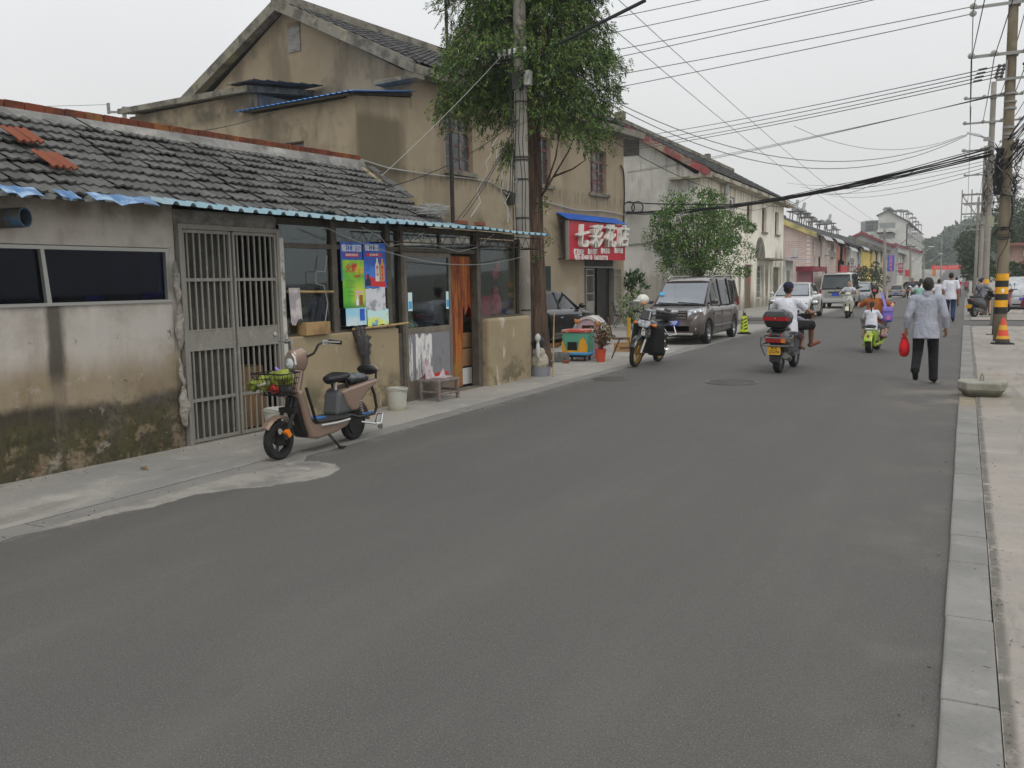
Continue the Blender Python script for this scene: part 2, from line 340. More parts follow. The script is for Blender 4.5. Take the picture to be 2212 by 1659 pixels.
# ================================================================ LOW SHOP BUILDING (local x along the facade, y inwards)
A0 = V((-7.6,4.76,0)); LA = math.atan2(.99822,.0596)
LX = V((.0596,.99822,0)); LY = V((-.99822,.0596,0))
def LW(s, t, z): return A0+LX*s+LY*t+V((0,0,z))
def Lp(px, py, off=0.):                      # pixel -> (s,z) on the plane off metres in front of the facade
    p = RP(px, py, A0-LY*off, LY)-A0; return p.dot(LX), p.z
lb = thing('shop_building','low single storey shop with grey tiled roof, red brick ridge and barred gate','building',A0,LA)
PLAST = mat('stained_plaster',c('a29c95',1.9),.92,[
    dict(c=c('7f776d',1.8),n=(1.6,.44,.66),a=.6),dict(c=c('aaa49d',2.0),n=(3.3,.5,.7),st=(1,1,.35),a=.6),
    dict(c=c('877a65',1.8),z=(1.22,.85),zn=.5,a=.95),dict(c=c('746347',1.6),n=(1.1,.42,.62),z=(1.1,.75),zn=.5,a=.6),
    dict(c=c('3f3a31',1.3),z=(.70,.58),zn=.42,zs=1.2,a=.95),
    dict(c=c('4d4a2c',1.35),n=(2.6,.36,.54),z=(.60,.44),zn=.3,a=.9),dict(c=c('7a6c57',1.5),n=(4.4,.5,.6),z=(.5,.3),zn=.4,a=.9),
    dict(c=c('3a3524',1.3),n=(7.5,.52,.62),z=(.5,.35),zn=.3,a=.8),dict(c=c('6b4534',1.3),n=(5,.58,.68),z=(.24,.1),zn=.3,a=.7),
    dict(c=c('8a7b66',1.5),n=(2.,.52,.62),z=(.2,.06),zn=.3,a=.8),
    dict(c=c('6e675d',1.6),n=(.7,.5,.68),st=(1,1,.5),a=.55),dict(c=c('a8a198',1.8),n=(3.2,.60,.63),a=.3),dict(c=c('5d5344',1.5),n=(4.4,.655,.665),a=.8),dict(c=c('6a6053',1.5),n=(1.7,.55,.66),st=(1.5,1.5,.12),z=(1.6,.9),a=.6),dict(c=c('3a3428',1.2),n=(14,.5,.6),z=(.78,.5),zn=.3,a=.6),dict(c=c('8f7f68',1.6),n=(11,.6,.68),z=(.5,.4),a=.6),
    dict(c=c('3f3b33',1.5),x=(.48,.56,.64,.74),z=(.75,1.0,1.56,1.6),zn=.2,zs=3,n=(2.2,.25,.5),a=.85),
    dict(c=c('5d564a',1.5),n=(7,.62,.7),a=.5),
    dict(c=c('6a604f',1.4),z=(2.3,2.52),n=(1.5,.35,.6),a=.8)],bump=(14,.35,.02),g=.72)
TANW = mat('tan_plaster',c('857860',1.75),.92,[dict(c=c('736851',1.7),n=(1.4,.4,.65),a=.6),dict(c=c('94886f',1.75),n=(2.8,.5,.7),a=.5),dict(c=c('585140',1.5),n=(2.1,.46,.6),z=(.62,.3),zn=.4,a=.85),
    dict(c=c('555031',1.5),n=(4,.5,.62),z=(.4,.15),zn=.3,a=.85),dict(c=c('b3b0a6',1.7),n=(5,.6,.68),st=(1,1,.3),a=.55),dict(c=c('4a4336',1.5),n=(9,.64,.72),a=.6)],bump=(16,.4,.02),g=.85)
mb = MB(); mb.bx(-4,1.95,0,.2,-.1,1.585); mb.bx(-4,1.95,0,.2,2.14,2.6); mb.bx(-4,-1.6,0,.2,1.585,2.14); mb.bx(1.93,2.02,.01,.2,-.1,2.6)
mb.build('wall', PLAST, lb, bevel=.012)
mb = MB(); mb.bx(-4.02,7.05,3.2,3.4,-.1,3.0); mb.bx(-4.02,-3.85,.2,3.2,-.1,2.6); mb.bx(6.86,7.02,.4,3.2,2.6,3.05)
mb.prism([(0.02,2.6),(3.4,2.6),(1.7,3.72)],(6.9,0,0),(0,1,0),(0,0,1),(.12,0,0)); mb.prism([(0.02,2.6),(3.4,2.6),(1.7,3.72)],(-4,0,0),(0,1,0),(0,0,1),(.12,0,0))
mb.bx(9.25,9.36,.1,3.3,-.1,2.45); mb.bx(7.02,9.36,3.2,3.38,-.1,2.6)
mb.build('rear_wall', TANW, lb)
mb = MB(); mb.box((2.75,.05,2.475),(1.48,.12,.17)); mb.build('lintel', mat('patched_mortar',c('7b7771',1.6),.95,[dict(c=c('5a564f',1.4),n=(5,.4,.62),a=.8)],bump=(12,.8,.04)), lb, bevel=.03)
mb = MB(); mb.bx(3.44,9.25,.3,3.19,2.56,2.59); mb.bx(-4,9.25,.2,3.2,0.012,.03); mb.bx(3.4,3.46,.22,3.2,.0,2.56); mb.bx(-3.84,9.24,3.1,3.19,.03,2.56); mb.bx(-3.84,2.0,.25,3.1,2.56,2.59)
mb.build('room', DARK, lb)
# ---- window band on the left
NAVY = glass_mat('navy_glass',(.26,.32,.55,1),.012,fk=.1)
f = MB(); f.bx(-1.6,1.93,-.02,.07,1.575,1.605); f.bx(-1.6,1.93,.0,.08,2.1,2.135); f.bx(1.89,1.925,.0,.08,1.6,2.1); f.prism([(.555,1.605),(.60,1.605),(.56,2.1),(.525,2.1)],(0,-.01,0),(1,0,0),(0,0,1),(0,.05,0)); f.bx(-.6,-.56,0,.05,1.605,2.1)
wf = f.build('window', ALU, lb)
mb = MB(); mb.bx(-1.6,1.9,.045,.05,1.6,2.1); mb.build('pane', NAVY, wf)
mb = MB(); mb.bx(-1.6,1.9,.5,.52,1.2,2.3); mb.build('curtain', mat('navy_reflection_sheet','0b0e18',.9,[dict(c='22305e',n=(1.1,.5,.7),a=.8),dict(c='06070b',n=(2.5,.5,.6),st=(2,1,.3),a=.7)]), wf)  # dark backing sheet, blue patches painted in as window reflections
for (px,py,s_,lab) in ((205,649,.075,'crumpled blue bag inside the dark window, nearer the mullion'),(327,642,.095,'crumpled blue bag inside the dark window, in the corner by the gate')):
    s, z = Lp(px,py,-.2); t = MB()
    t.ell((0,0,s_*.35),(s_*1.5,s_*.7,s_*.5)); t.ell((s_*.9,.01,s_*.3),(s_*.7,s_*.5,s_*.35))
    tag(t.build('plastic_bag', mat('blue_bag','1f4fc8',.5,[dict(c='0d2c80',n=(14,.4,.6),a=.9)],bump=(16,1,.04)), smooth=True, loc=LW(s,.2,1.605), rz=LA), lab,'bag')
mb = MB(); mb.bx(-1.6,1.9,.08,.45,1.58,1.603); mb.build('sill', DARK, wf)
# ---- stove pipe
mb = MB(); prof = [(.105,0),(.105,.28),(.092,.28),(.092,0)]
mb.lathe([(.085,-.05),(.088,.26),(.088,.30),(.076,.30),(.074,-.03)],24,(.13,0,2.35),(.45,-1,.03))
tp = mb.build('stove_pipe', mat('pipe_metal',c('56534c'),.6,[dict(c=c('35648a'),n=(2.2,.5,.56),a=.7),dict(c=c('37332d'),n=(6,.45,.65),a=.7)],metal=.2), lb, smooth='auto')
mb = MB(); mb.lathe([(.073,-.02),(.073,.2)],20,(.13,0,2.35),(.45,-1,.03)); mb.build('flue_hole', mat('flue_dark','0b0a09',1.), tp)  # black plug stands in for the unlit depth of the pipe
mb = MB(); mb.lathe([(.115,-.012),(.11,.0)],20,(.12,-.003,2.36),(0,-1,0)); mb.build('hole_shade_disc', mat('hole_shade','35302a',.95), lb)  # dark disc painted as the shade of the hole around the pipe
# ---- barred double gate
GATE = mat('gate_steel',c('86837b',1.1),.55,[dict(c=c('6f6a60',1.1),n=(7,.5,.7),st=(1,1,.4),a=.5),dict(c=c('a6a49c',1.2),n=(16,.55,.7),a=.4),dict(c=c('6b4a38'),n=(11,.62,.72),a=.7)],metal=.15)
f = MB(); f.bx(2.03,2.075,-.05,.03,0,2.4); f.bx(3.435,3.48,-.05,.03,0,2.4); f.bx(2.075,3.435,-.05,.03,2.35,2.4); f.bx(2.075,3.435,-.04,.03,0,.02)
gt = f.build('gate', GATE, lb)
for (a,b,y0,full) in ((2.08,2.745,-.012,1),(2.765,3.43,-.022,0)):
    g = MB(); W_ = .03
    g.bx(a,a+W_,y0-.02,y0+.02,.03,2.34); g.bx(b-W_,b,y0-.02,y0+.02,.03,2.34)
    for z in (.03,.475,1.79,2.31): g.bx(a+W_,b-W_,y0-.017,y0+.017,z,z+.035)
    g.bx(a+W_,b-W_,y0-.014,y0+.014,1.05,1.25)
    for z in (1.035,1.25): g.bx(a+W_,b-W_,y0-.019,y0+.019,z,z+.015)
    nb = 7
    for k in range(nb):
        x = a+W_+(b-a-2*W_)*(k+.5+random.uniform(-.06,.06))/nb
        for z0,z1 in ((.065,.475),(.51,1.035),(1.265,1.79),(1.825,2.31)): g.bx(x-.009,x+.009,y0-.009,y0+.009,z0,z1)
    lf = g.build('gate_leaf', GATE, gt)
    if full:
        q = MB(); q.bx(a+W_,b-W_,y0+.03,y0+.036,.05,2.32); q.build('mesh_screen', mat('dusty_mesh',c('4a4942',1.2),.95,[dict(c=c('2d2c28'),n=(1.6,.42,.62),a=.8)]), lf)
    else:
        q = MB(); q.lathe([(.026,-.005),(.026,.012),(.014,.014),(.014,.004)],16,(b-.085,y0-.014,1.15),(0,-1,0)); q.build('lock', CHR, lf)
CARD = mat('cardboard',c('8a6a48',1.3),.9,[dict(c=c('6f5237',1.2),n=(2.2,.4,.65),a=.7)])
def carton(loc, size, rz, lab, group=None, m=None):
    t = thing('cardboard_box', lab, 'box', loc, rz, group); a,b,h = size
    q = MB(); q.bx(-a/2,a/2,-b/2,b/2,0,h); q.build('carton', m or CARD, t, bevel=.006)
    q = MB(); q.bx(-a/2-.001,a/2+.001,-.025,.025,h-.0005,h+.0015); q.bx(-.025,.025,-b/2-.002,b/2+.002,h*.3,h*.3+.001); q.build('tape', mat('packing_tape',c('a58b62'),.4), t)
    return t
carton(LW(3.12,.32,.05),(.5,.35,.42),LA,'brown cardboard box on the floor behind the right gate leaf')
carton(LW(3.1,.33,.475),(.46,.33,.3),LA+.06,'brown cardboard box stacked on another behind the gate bars')
# ---- crumpled plastic sheet down the gate jamb
mb = MB(); pts = []
rr = random.Random(3)
segs = [(1.55,2.02,.07),(1.05,1.58,.09),(.62,.98,.05),(.22,.68,.11)]
for z0,z1,wd in segs:
    rings = []
    for i in range(9):
        z = z0+(z1-z0)*i/8; a = wd*math.sin(math.pi*(i+.6)/9.2); cx_ = 1.975+rr.uniform(-.025,.025)
        rings.append([(cx_+a*math.cos(q)*.75*rr.uniform(.6,1.2), -.045+a*math.sin(q)*.45*rr.uniform(.6,1.2), z+rr.uniform(-.015,.015)) for q in (2*math.pi*k/9 for k in range(9))])
    mb.loft(rings)
PLAS = mat('crumpled_plastic',c('8f8a82',1.5),.35,[dict(c=c('6b665e',1.2),n=(9,.42,.6),a=.7)],bump=(18,1,.05))
o = mb.build('plastic_sheet', PLAS, smooth=True, loc=A0, rz=LA, subd=1); tag(o,'crumpled grey plastic sheeting stuffed along the gate jamb','plastic sheet')
# ---- shop front
o = MB(); o.bx(3.56,5.74,-.05,.16,-.1,1.1); o.build('parapet', TANW, lb, bevel=.02)
o = MB(); o.bx(3.49,3.56,-.035,.1,0,2.3); o.build('white_jamb', mat('flaking_white',c('9c9a94',1.7),.9,[dict(c=c('5f5a50',1.4),n=(6,.5,.62),a=.8)]), lb)
FRM = mat('dark_frame',c('4a443b',1.2),.6,[dict(c=c('6a6256'),n=(5,.45,.65),a=.6),dict(c=c('2e2a25'),n=(9,.5,.7),a=.6)])
mb = MB(); mb.bx(3.56,7.95,.0,.08,2.19,2.25); mb.bx(3.56,5.74,.02,.07,1.1,1.13)
for s in (4.44,5.56): mb.bx(s,s+.1,-.005,.09,1.1,2.56)
mb.bx(5.86,5.93,-.03,.09,0,2.56); mb.bx(7.87,7.98,-.03,.1,0,2.56); mb.bx(5.74,5.86,-.01,.03,0,1.02); mb.bx(3.56,9.3,.1,.16,2.47,2.56)
mb.bx(6.88,6.93,.01,.06,2.25,2.5); mb.bx(9.25,9.3,-.02,.06,1.13,2.47); mb.bx(7.98,9.25,-.02,.06,1.13,1.165); mb.bx(7.98,9.25,.0,.05,2.4,2.44)
mb.build('shopfront_frame', FRM, lb)
SHOPG = glass_mat('shop_glass',(.74,.78,.78,1),.022,fk=.16)
mb = MB()
for a,b,z0,z1 in ((3.56,4.44,1.13,2.19),(4.54,5.56,1.13,2.19),(5.66,5.86,1.05,2.19),(3.56,5.86,2.25,2.47),(5.93,6.88,2.25,2.47),(6.93,7.87,2.25,2.47),(7.98,9.25,1.165,2.4)): mb.bx(a,b,.03,.036,z0,z1)
mb.build('shop_window', SHOPG, lb)
# sliding door leaf (closed half)
DF = mat('grey_door_frame',c('5d564c',1.35),.55,[dict(c=c('7a7266',1.2),n=(4,.45,.65),a=.6)])
q = MB(); q.bx(5.94,6.0,-.02,.02,.03,2.18); q.bx(7.07,7.13,-.02,.02,.03,2.18); q.bx(6.0,7.07,-.018,.018,2.12,2.18); q.bx(6.0,7.07,-.018,.018,.99,1.08); q.bx(6.0,7.07,-.018,.018,.03,.3); q.bx(5.94,7.87,-.04,.06,.0,.03)
dl = q.build('door', DF, lb)
q = MB(); q.bx(6.0,7.07,-.002,.002,1.08,2.12); q.build('pane', SHOPG, dl)
q = MB(); q.bx(6.0,7.07,-.012,.0,.3,.99); q.build('door_panel', mat('scratched_metal',c('77777a',1.35),.45,[dict(c=c('9a9a9b',1.2),n=(5,.5,.7),st=(6,1,.5),a=.6),dict(c=c('5c5c5e'),n=(12,.5,.7),st=(4,1,.4),a=.6)],metal=.2), dl)
# torn poster remains on the door panel
rr = random.Random(5)
def torn(s0,s1,z0,z1,y,jag,seed,n=10,bot=True):
    q = random.Random(seed); top = [(s0+(s1-s0)*i/n, z1+q.uniform(-jag,jag)*(.3 if not bot else 1)) for i in range(n+1)]; bt = [(s1-(s1-s0)*i/n, z0+q.uniform(-jag,jag)) for i in range(n+1)]
    m_ = MB(); m_.prism(top+bt,(0,y,0),(1,0,0),(0,0,1),(0,.0015,0)); return m_
TORN = mat('torn_paper',c('b9b8b6',1.5),.9,[dict(c=c('3a4a86',1.3),n=(4,.5,.56),z=(.7,.8),zn=.1,a=.8),dict(c=c('6c6c6e'),n=(6,.48,.58),st=(3,1,.5),a=.8)])
tp = thing('poster','torn white and blue paper poster scraped off the shop door panel','poster',LW(6.45,-.016,.36),LA)
q = torn(-.28,.13,-.02,.6,0,.05,2); q.build('paper', TORN, tp)
q = torn(-.45,-.36,.0,.5,0,.1,8); q.build('scrap', TORN, tp)
q = torn(-.1,.56,-.05,.0,-.001,.012,9); q.build('red_border', mat('red_paper',c('a52a28',1.5),.8), tp)
for s in (6.03,7.0):
    t = thing('door_sticker', 'small blue and white sticker on the shop door, '+('hinge side' if s < 6.5 else 'handle side'),'sticker',LW(s,-.006,1.33),LA)
    q = MB(); q.bx(0,.1,-.002,0,0,.27); q.build('sheet', mat('pale_sticker',c('b5c9d2',1.5),.5), t); q = MB(); q.bx(.01,.09,-.0035,-.002,.03,.14); q.build('print', mat('cyan_print',c('3f97c4',1.4),.5), t)
# open half: orange curtain, boxes
o = MB(); rings = []
mb = MB()
for i in range(29):
    x = 7.18+.82*i/28; rings.append([(x,.10+.02*math.sin(i*1.9),.05 if i < 15 else 1.3+.1*math.sin(i)),(x,.10+.02*math.sin(i*1.9),2.15)])
mb.loft(rings,caps=False,closed=False)
o = mb.build('door_curtain', mat('orange_curtain',c('a04a1e',.8),.6,[dict(c=c('c07a30',.9),n=(2.5,.4,.6),st=(3,1,.6),a=.7),dict(c=c('5e2012',.8),n=(4,.5,.6),st=(4,1,.3),a=.7),dict(c=c('9c7a3a',.8),z=(.7,.3),zn=.2,n=(2,.3,.5),a=.7),dict(c=c('6e1a14',1.),x=(7.34,7.30),a=.9)]), loc=A0, rz=LA, smooth=True); tag(o,'orange and red curtain hanging inside the open shop doorway','curtain')
for k,(z,h) in enumerate(((.05,.28),(.35,.3),(.66,.25))): carton(LW(7.86+.02*k,.36,z),(.32,.3,h-.01),LA+.05*k,['white carton on the floor of the open shop doorway','brown carton in the middle of the stack in the shop doorway','brown carton on top of the stack in the shop doorway'][k],None,WHT if k==0 else None)
# goods behind the glass
def blob(name, lab, cat, loc, parts, m, rz=LA, bump=True):
    q = MB()
    for ctr, rad in parts: q.ell(ctr, rad)
    return tag(q.build(name, m, smooth=True, loc=loc, rz=rz), lab, cat)
GBAG = mat('green_bag',c('7c9a80',1.5),.35,[dict(c=c('3f5a44'),n=(9,.4,.6),a=.8)],bump=(20,1,.04))
mb = MB(); mb.bx(5.98,7.08,.12,.55,.93,.97); mb.bx(6.0,6.05,.15,.5,.03,.93); mb.bx(7.0,7.05,.15,.5,.03,.93)
tag(mb.build('table', FRM, loc=A0, rz=LA),'dark table inside the shop door holding bags','table')
blob('plastic_bag','green plastic bag knotted on the table inside the shop door','bag',LW(6.35,.28,.97),[((0,0,.11),(.2,.15,.12)),((.08,.0,.22),(.06,.05,.09))],GBAG)
mb = MB(); mb.lathe([(.15,0),(.16,.05),(.155,.42),(.14,.46),(.12,.47)],20)
tag(mb.build('bag_stack', mat('violet_stack',c('77727e',1.3),.4,[dict(c=c('4e4a58'),n=(3,.4,.6),st=(1,1,8),a=.8)],bump=(10,.8,.04,(1,1,6))), smooth=True, loc=LW(6.85,.32,.97), rz=LA),'tall wrapped stack of grey bags standing on the table inside the door','bag')
mb = MB(); mb.bx(7.98,9.22,.1,.5,1.1,1.14); tag(mb.build('shelf', FRM, loc=A0, rz=LA),'narrow shelf behind the right shop window','shelf')
mb = MB(); mb.bx(0,.42,0,.2,0,.36)
for i in range(4):
    for j in range(3): mb.bx(.05+i*.09,.12+i*.09,-.004,0,.06+j*.1,.12+j*.1)
tag(mb.build('crate', mat('crimson_box',c('a02038',1.5),.4), loc=LW(8.12,.14,1.142), rz=LA),'red plastic crate behind the right shop window','crate')
PINK = mat('pink_bag',c('c8546a',1.5),.35,[dict(c=c('9c1f33',1.3),n=(8,.42,.6),a=.8)],bump=(16,1,.04))
blob('plastic_bag','red and pink bag standing beside the crate in the right window','bag',LW(8.78,.2,1.142),[((0,0,.2),(.15,.1,.22)),((0,0,.42),(.08,.06,.1))],PINK)
blob('plastic_bag','red net bag hanging on a string in the right shop window','bag',LW(8.62,.1,1.86),[((0,0,.0),(.1,.06,.09)),((.09,0,.12),(.07,.05,.12))],PINK)
mb = MB(); mb.bx(0,.9,0,.35,.0,.04); mb.bx(0,.9,0,.35,.5,.54); mb.bx(0,.9,0,.35,-.5,-.46)
for k in range(14): mb.box((.06+k*.06,.17,.62+random.uniform(-.02,.05)),(.05,.1,.16+random.uniform(0,.08))); mb.box((.06+k*.06,.17,.1+random.uniform(0,.05)),(.045,.1,.16+random.uniform(0,.08)))
tag(mb.build('shelf', mat('dim_goods',c('4a4640'),.8,isl=('3a3a40','6a5a48','4c5058','5a4a40')), loc=LW(3.6,1.6,1.1), rz=LA),'dim shelf of goods at the back of the shop','shelf')
# bamboo poles resting in the window, hanger
def pole(name, lab, cat, a, b, r, m): 
    q = MB(); a, b = V(a), V(b); q.tube([a, a.lerp(b,.5)+V((0,0,-.004)), b], r); return tag(q.build(name, m), lab, cat)
BAMB = mat('bamboo',c('9a8258',1.4),.6,[dict(c=c('6f5a38'),n=(9,.5,.65),a=.6)])
pole('bamboo_pole','bamboo pole hung with cloth across the left shop window','pole',LW(3.6,-.02,1.66),LW(4.42,-.02,1.64),.016,BAMB)
pole('bamboo_pole','bamboo pole lying along the sill beneath the posters','pole',LW(4.72,-.07,1.135),LW(5.92,-.08,1.165),.016,BAMB)
mb = MB(); rings = []
for i in range(7):
    x = 3.6+.2*i/6; rings.append([(x,-.045+.012*math.sin(i*2.2)-.02*k/6,1.7-.42*k/6*(1+.1*math.sin(i))) for k in range(7)])
mb.loft(rings,caps=False,closed=False); tag(mb.build('cloth', mat('white_rag',c('a39e9a',1.6),.9,[dict(c=c('77707a',1.2),n=(6,.45,.62),a=.6)]), smooth=True, loc=A0, rz=LA),'pinkish white cloth hanging on the bamboo pole','cloth')
carton(LW(4.03,-.02,1.1+.005),(.44,.18,.16),LA,'small open wooden coloured box on the shop window ledge',None,mat('tan_box',c('8d7350',1.5),.85,[dict(c=c('5f472c'),n=(3,.45,.65),a=.6)]))
mb = MB(); rr = random.Random(4)
rings = []
for i in range(12):
    t = i/11; z = 1.16-.56*t; wd = (.13*(1-t)+.05)*rr.uniform(.7,1.2)
    rings.append([(4.86+.06*t+wd*math.cos(q)*rr.uniform(.7,1.2), -.09+.05*math.sin(q)*rr.uniform(.6,1.3)-(.03 if t>.2 else -.03), z+rr.uniform(-.015,.015)) for q in (2*math.pi*k/8 for k in range(8))])
mb.loft(rings); tag(mb.build('rag', mat('charcoal_rag',c('3b3a39',1.2),.9,[dict(c=c('75706a'),n=(8,.52,.62),st=(2,1,.5),a=.8)],bump=(20,1,.04)), smooth=True, loc=A0, rz=LA),'ragged charcoal mop head hanging over the shop parapet','rag')
# pier under the right window
o = MB(); o.bx(8.03,9.45,-.14,.12,-.1,1.13); o.build('pier', TANW, lb, bevel=.045)
# lattice truss under the tin eave
mb = MB()
for z in (2.3,2.47): mb.tube([(5.3,-.34,z),(9.5,-.34,z)],.009,5)
k = 0; s = 5.3
while s < 9.45: mb.tube([(s,-.34,2.3 if k%2 else 2.47),(s+.13,-.34,2.47 if k%2 else 2.3)],.006,4); s += .13; k += 1
for s in (5.35,7.9,9.45): mb.tube([(s,-.34,2.3),(s,.05,2.3)],.012,5)
mb.build('eave_truss', mat('rusty_rod','33291f',.8), lb)
# tin eave
TIN = mat('pale_blue_tin',c('a3bdc6',.75),.45,[dict(c=c('7fb0c4',.8),n=(1.2,.4,.6),a=.6),dict(c=c('8b8f8c'),n=(4,.55,.7),a=.6)],metal=.1)
BTIN = mat('blue_tin',c('3f80c8',.95),.4,[dict(c=c('5b8fca'),n=(2.5,.45,.6),a=.6)],metal=.1)
def corr(mb, s0, s1, y0, z0, y1, z1, pitch=.21, h=.035, th=.004, droop=None):
    pr = []; s = s0
    while s < s1-.01:
        for d, hh in ((0,0),(.55,0),(.68,h),(.84,h),(.97,0)): pr.append((min(s+d*pitch,s1),hh))
        s += pitch
    dz = droop or (lambda s: 0)
    n = len(pr); a = [(x,y0,z0+hh+dz(x)) for x,hh in pr]+[(x,y1,z1+hh+dz(x)) for x,hh in pr]
    b = [(x,y,z-th) for x,y,z in a]
    mb.add(a+b, [(i,i+1,n+i+1,n+i) for i in range(n-1)]+[(2*n+i,3*n+i,3*n+i+1,2*n+i+1) for i in range(n-1)]+[(i,2*n+i,2*n+i+1,i+1) for i in range(n-1)])
    return mb
dr = lambda s: .012*math.sin(s*1.1)-.006*math.sin(s*3.1)
mb = MB(); corr(mb,1.55,7.1,-.44,2.535,.2,2.66,droop=dr); corr(mb,7.06,9.62,-.44,2.535,1.5,2.76,droop=dr); mb.build('eave_sheet', TIN, lb)
mb = MB(); corr(mb,-3,1.6,-.36,2.52,.1,2.62,droop=dr); mb.build('eave_sheet', mat('dull_tin',c('5a5d58'),.6,[dict(c=c('3f3a33'),n=(3,.45,.6),a=.8)]), lb)
for a,b,lf in ((.0,.33,.012),(.5,.68,.008),(.82,1.5,.02)):
    mb = MB(); n = 8; top = []
    for i in range(n+1):
        s = a+(b-a)*i/n; top.append([(s,-.46,2.535+lf*.6*math.sin(i*1.3)-(.025 if i == 3 else 0)),(s,-.30,2.615+lf*.4*math.sin(i*1.9))])
    mb.loft([r+[(r[1][0],r[1][1],r[1][2]-.004),(r[0][0],r[0][1],r[0][2]-.004)] for r in top]); mb.build('bent_flashing', mat('flashing_blue',c('4f86bd',.62),.45,[dict(c=c('a9c4dc'),n=(3,.5,.62),a=.6)]), lb)
# ---- roof of interlocking cement tiles
def tile_field(mb, s0, s1, tw, rows, eave, ridge, amp=.02, lift=.035, jit=1., nx=8, seed=1, waves=2):
    rr = random.Random(seed); nc = int(round((s1-s0)/tw)); tw = (s1-s0)/nc
    for r in range(rows):
        for k in range(nc):
            a = s0+k*tw; sc = a+tw/2
            if callable(eave): e = V(eave(sc))
            else: e = V(eave)
            g = V(ridge); up_ = (g-e); Ls = up_.length; up_.normalize(); nr = V((0,-up_.z,up_.y)) if up_.y >= 0 else V((0,up_.z,-up_.y))
            t1 = r/rows*Ls; t0 = (r+1)/rows*Ls+.03; dj = rr.uniform(-.012,.012)*jit; tl = rr.uniform(-.008,.01)*jit; sk = rr.uniform(-.006,.006)*jit
            P0 = g-up_*(t0+dj); P1 = g-up_*(t1+dj)
            top0, top1, b0 = [], [], []
            for i in range(nx+1):
                q = i/nx; x = a+tw*q*1.02; h = amp*(.5+.5*math.cos(2*math.pi*waves*q))
                p = P0+nr*(lift+h+tl); top0.append((x+sk,p.y,p.z)); p = P0+nr*(lift+h+tl-.022); b0.append((x+sk,p.y,p.z))
                p = P1+nr*(h*.8+.004); top1.append((x,p.y,p.z))
            n = nx+1
            mb.add(top0+top1+b0, [(i,i+1,n+i+1,n+i) for i in range(nx)]+[(2*n+i,2*n+i+1,i+1,i) for i in range(nx)])
TILE = mat('cement_tile',c('5e5d5a'),.92,[dict(c=c('474745'),n=(1.1,.44,.66),a=.5),dict(c=c('8a8984'),n=(5,.5,.72),a=.6),dict(c=c('2f2f2e'),n=(9,.58,.7),a=.6),dict(c=c('5f5c3a'),n=(2.5,.68,.74),a=.6)],isl=(c('60605e'),c('70706e'),c('807f7d'),c('676664')),bump=(40,.5,.015),g=.66)
mb = MB(); tile_field(mb,-3.2,7.05,.22,9,lambda s:(0,-.06-.24*max(0,(1.6-s))/3.2-.015*math.sin(s*2.3),2.615-.12*max(0,(1.6-s))/3.2+.012*math.sin(s*1.7)),(0,1.62,3.60),amp=.021,lift=.036,jit=1.6)
rf = mb.build('roof', TILE, lb)
mb = MB(); mb.bx(-3.2,7.0,1.6,1.66,3.5,3.6); mb.loft([[(-3.3,.1,2.6),(-3.3,1.62,3.56),(-3.3,3.5,2.5)],[(7.03,.1,2.6),(7.03,1.62,3.56),(7.03,3.5,2.5)]]); mb.build('roof_deck', mat('roof_underside','3a3631',.95), lb)
CLAY = mat('clay_tile',c('8f5138',.8),.85,[dict(c=c('7a3d28'),n=(9,.45,.65),a=.6)])
sl = V((0,1.62+.06,3.60-2.615)).normalized(); nrm = V((0,-sl.z,sl.y))
for (px,py,n_,ln) in ((38,299,2,.34),(107,353,2,.36)):
    w_ = RP(px,py,LW(0,-.06,2.68),LX*0+LY*nrm.y+V((0,0,nrm.z)))-A0; s,yy,zz = w_.dot(LX),w_.dot(LY),w_.z
    mb = MB(); e0 = V((0,yy,zz))-sl*ln/2+nrm*.035; tile_field(mb,s-.14,s+.15,.145,1,tuple(e0),tuple(e0+sl*ln),amp=.026,lift=.02,seed=int(px),nx=10)
    mb.build('clay_tile', CLAY, rf)
mb = MB(); rr = random.Random(2)                # broken verge tiles
for k in range(9):
    t = k/8.5; mb.box((7.06+rr.uniform(-.03,.05),.05+1.45*t,2.68+.95*t),(.2,.2,.02),rz=rr.uniform(-.4,.4),rx=R(33))
mb.build('verge_tiles', TILE, rf)
# ridge: cement flashing + red bricks on edge
mb = MB(); mb.loft([[(s,1.5,3.56),(s,1.585,3.72+zz),(s,1.72,3.72+zz),(s,1.8,3.5)] for s,zz in ((-3.2,-.1),(0,-.075),(2,-.055),(4,-.03),(7.06,0))]); mb.build('ridge_flashing', mat('cement_render',c('7d7c79',1.25),.95,[dict(c=c('9f9c95',1.2),n=(3,.5,.66),a=.7),dict(c=c('5b5a57'),n=(2,.45,.62),a=.7),dict(c=c('6e3b2b'),n=(6,.68,.72),a=.8)],bump=(14,.6,.02)), rf)
mb = MB(); s = -3.2
while s < 7.0:
    l = .232+random.uniform(-.01,.01); zb = 3.72-.075+.0117*s if s < 2 else 3.668+.0102*(s-2)
    mb.box((s+l/2,1.655+random.uniform(-.006,.006),zb+.038+random.uniform(-.004,.004)),(l-.012,.115,.088),rz=random.uniform(-.02,.02),ry=random.uniform(-.01,.01)); s += l
mb.build('ridge_bricks', mat('red_brick',c('9a4a2c',1.05),.9,[dict(c=c('4a2a20'),n=(5,.45,.62),a=.7),dict(c=c('2d2a27'),n=(3,.5,.66),z=(3.77,3.82),a=.5)],isl=(c('6f3423'),c('854628'),c('84592e'),c('62301f'),c('7d4028')),bump=(30,.5,.01)), rf, bevel=.006)
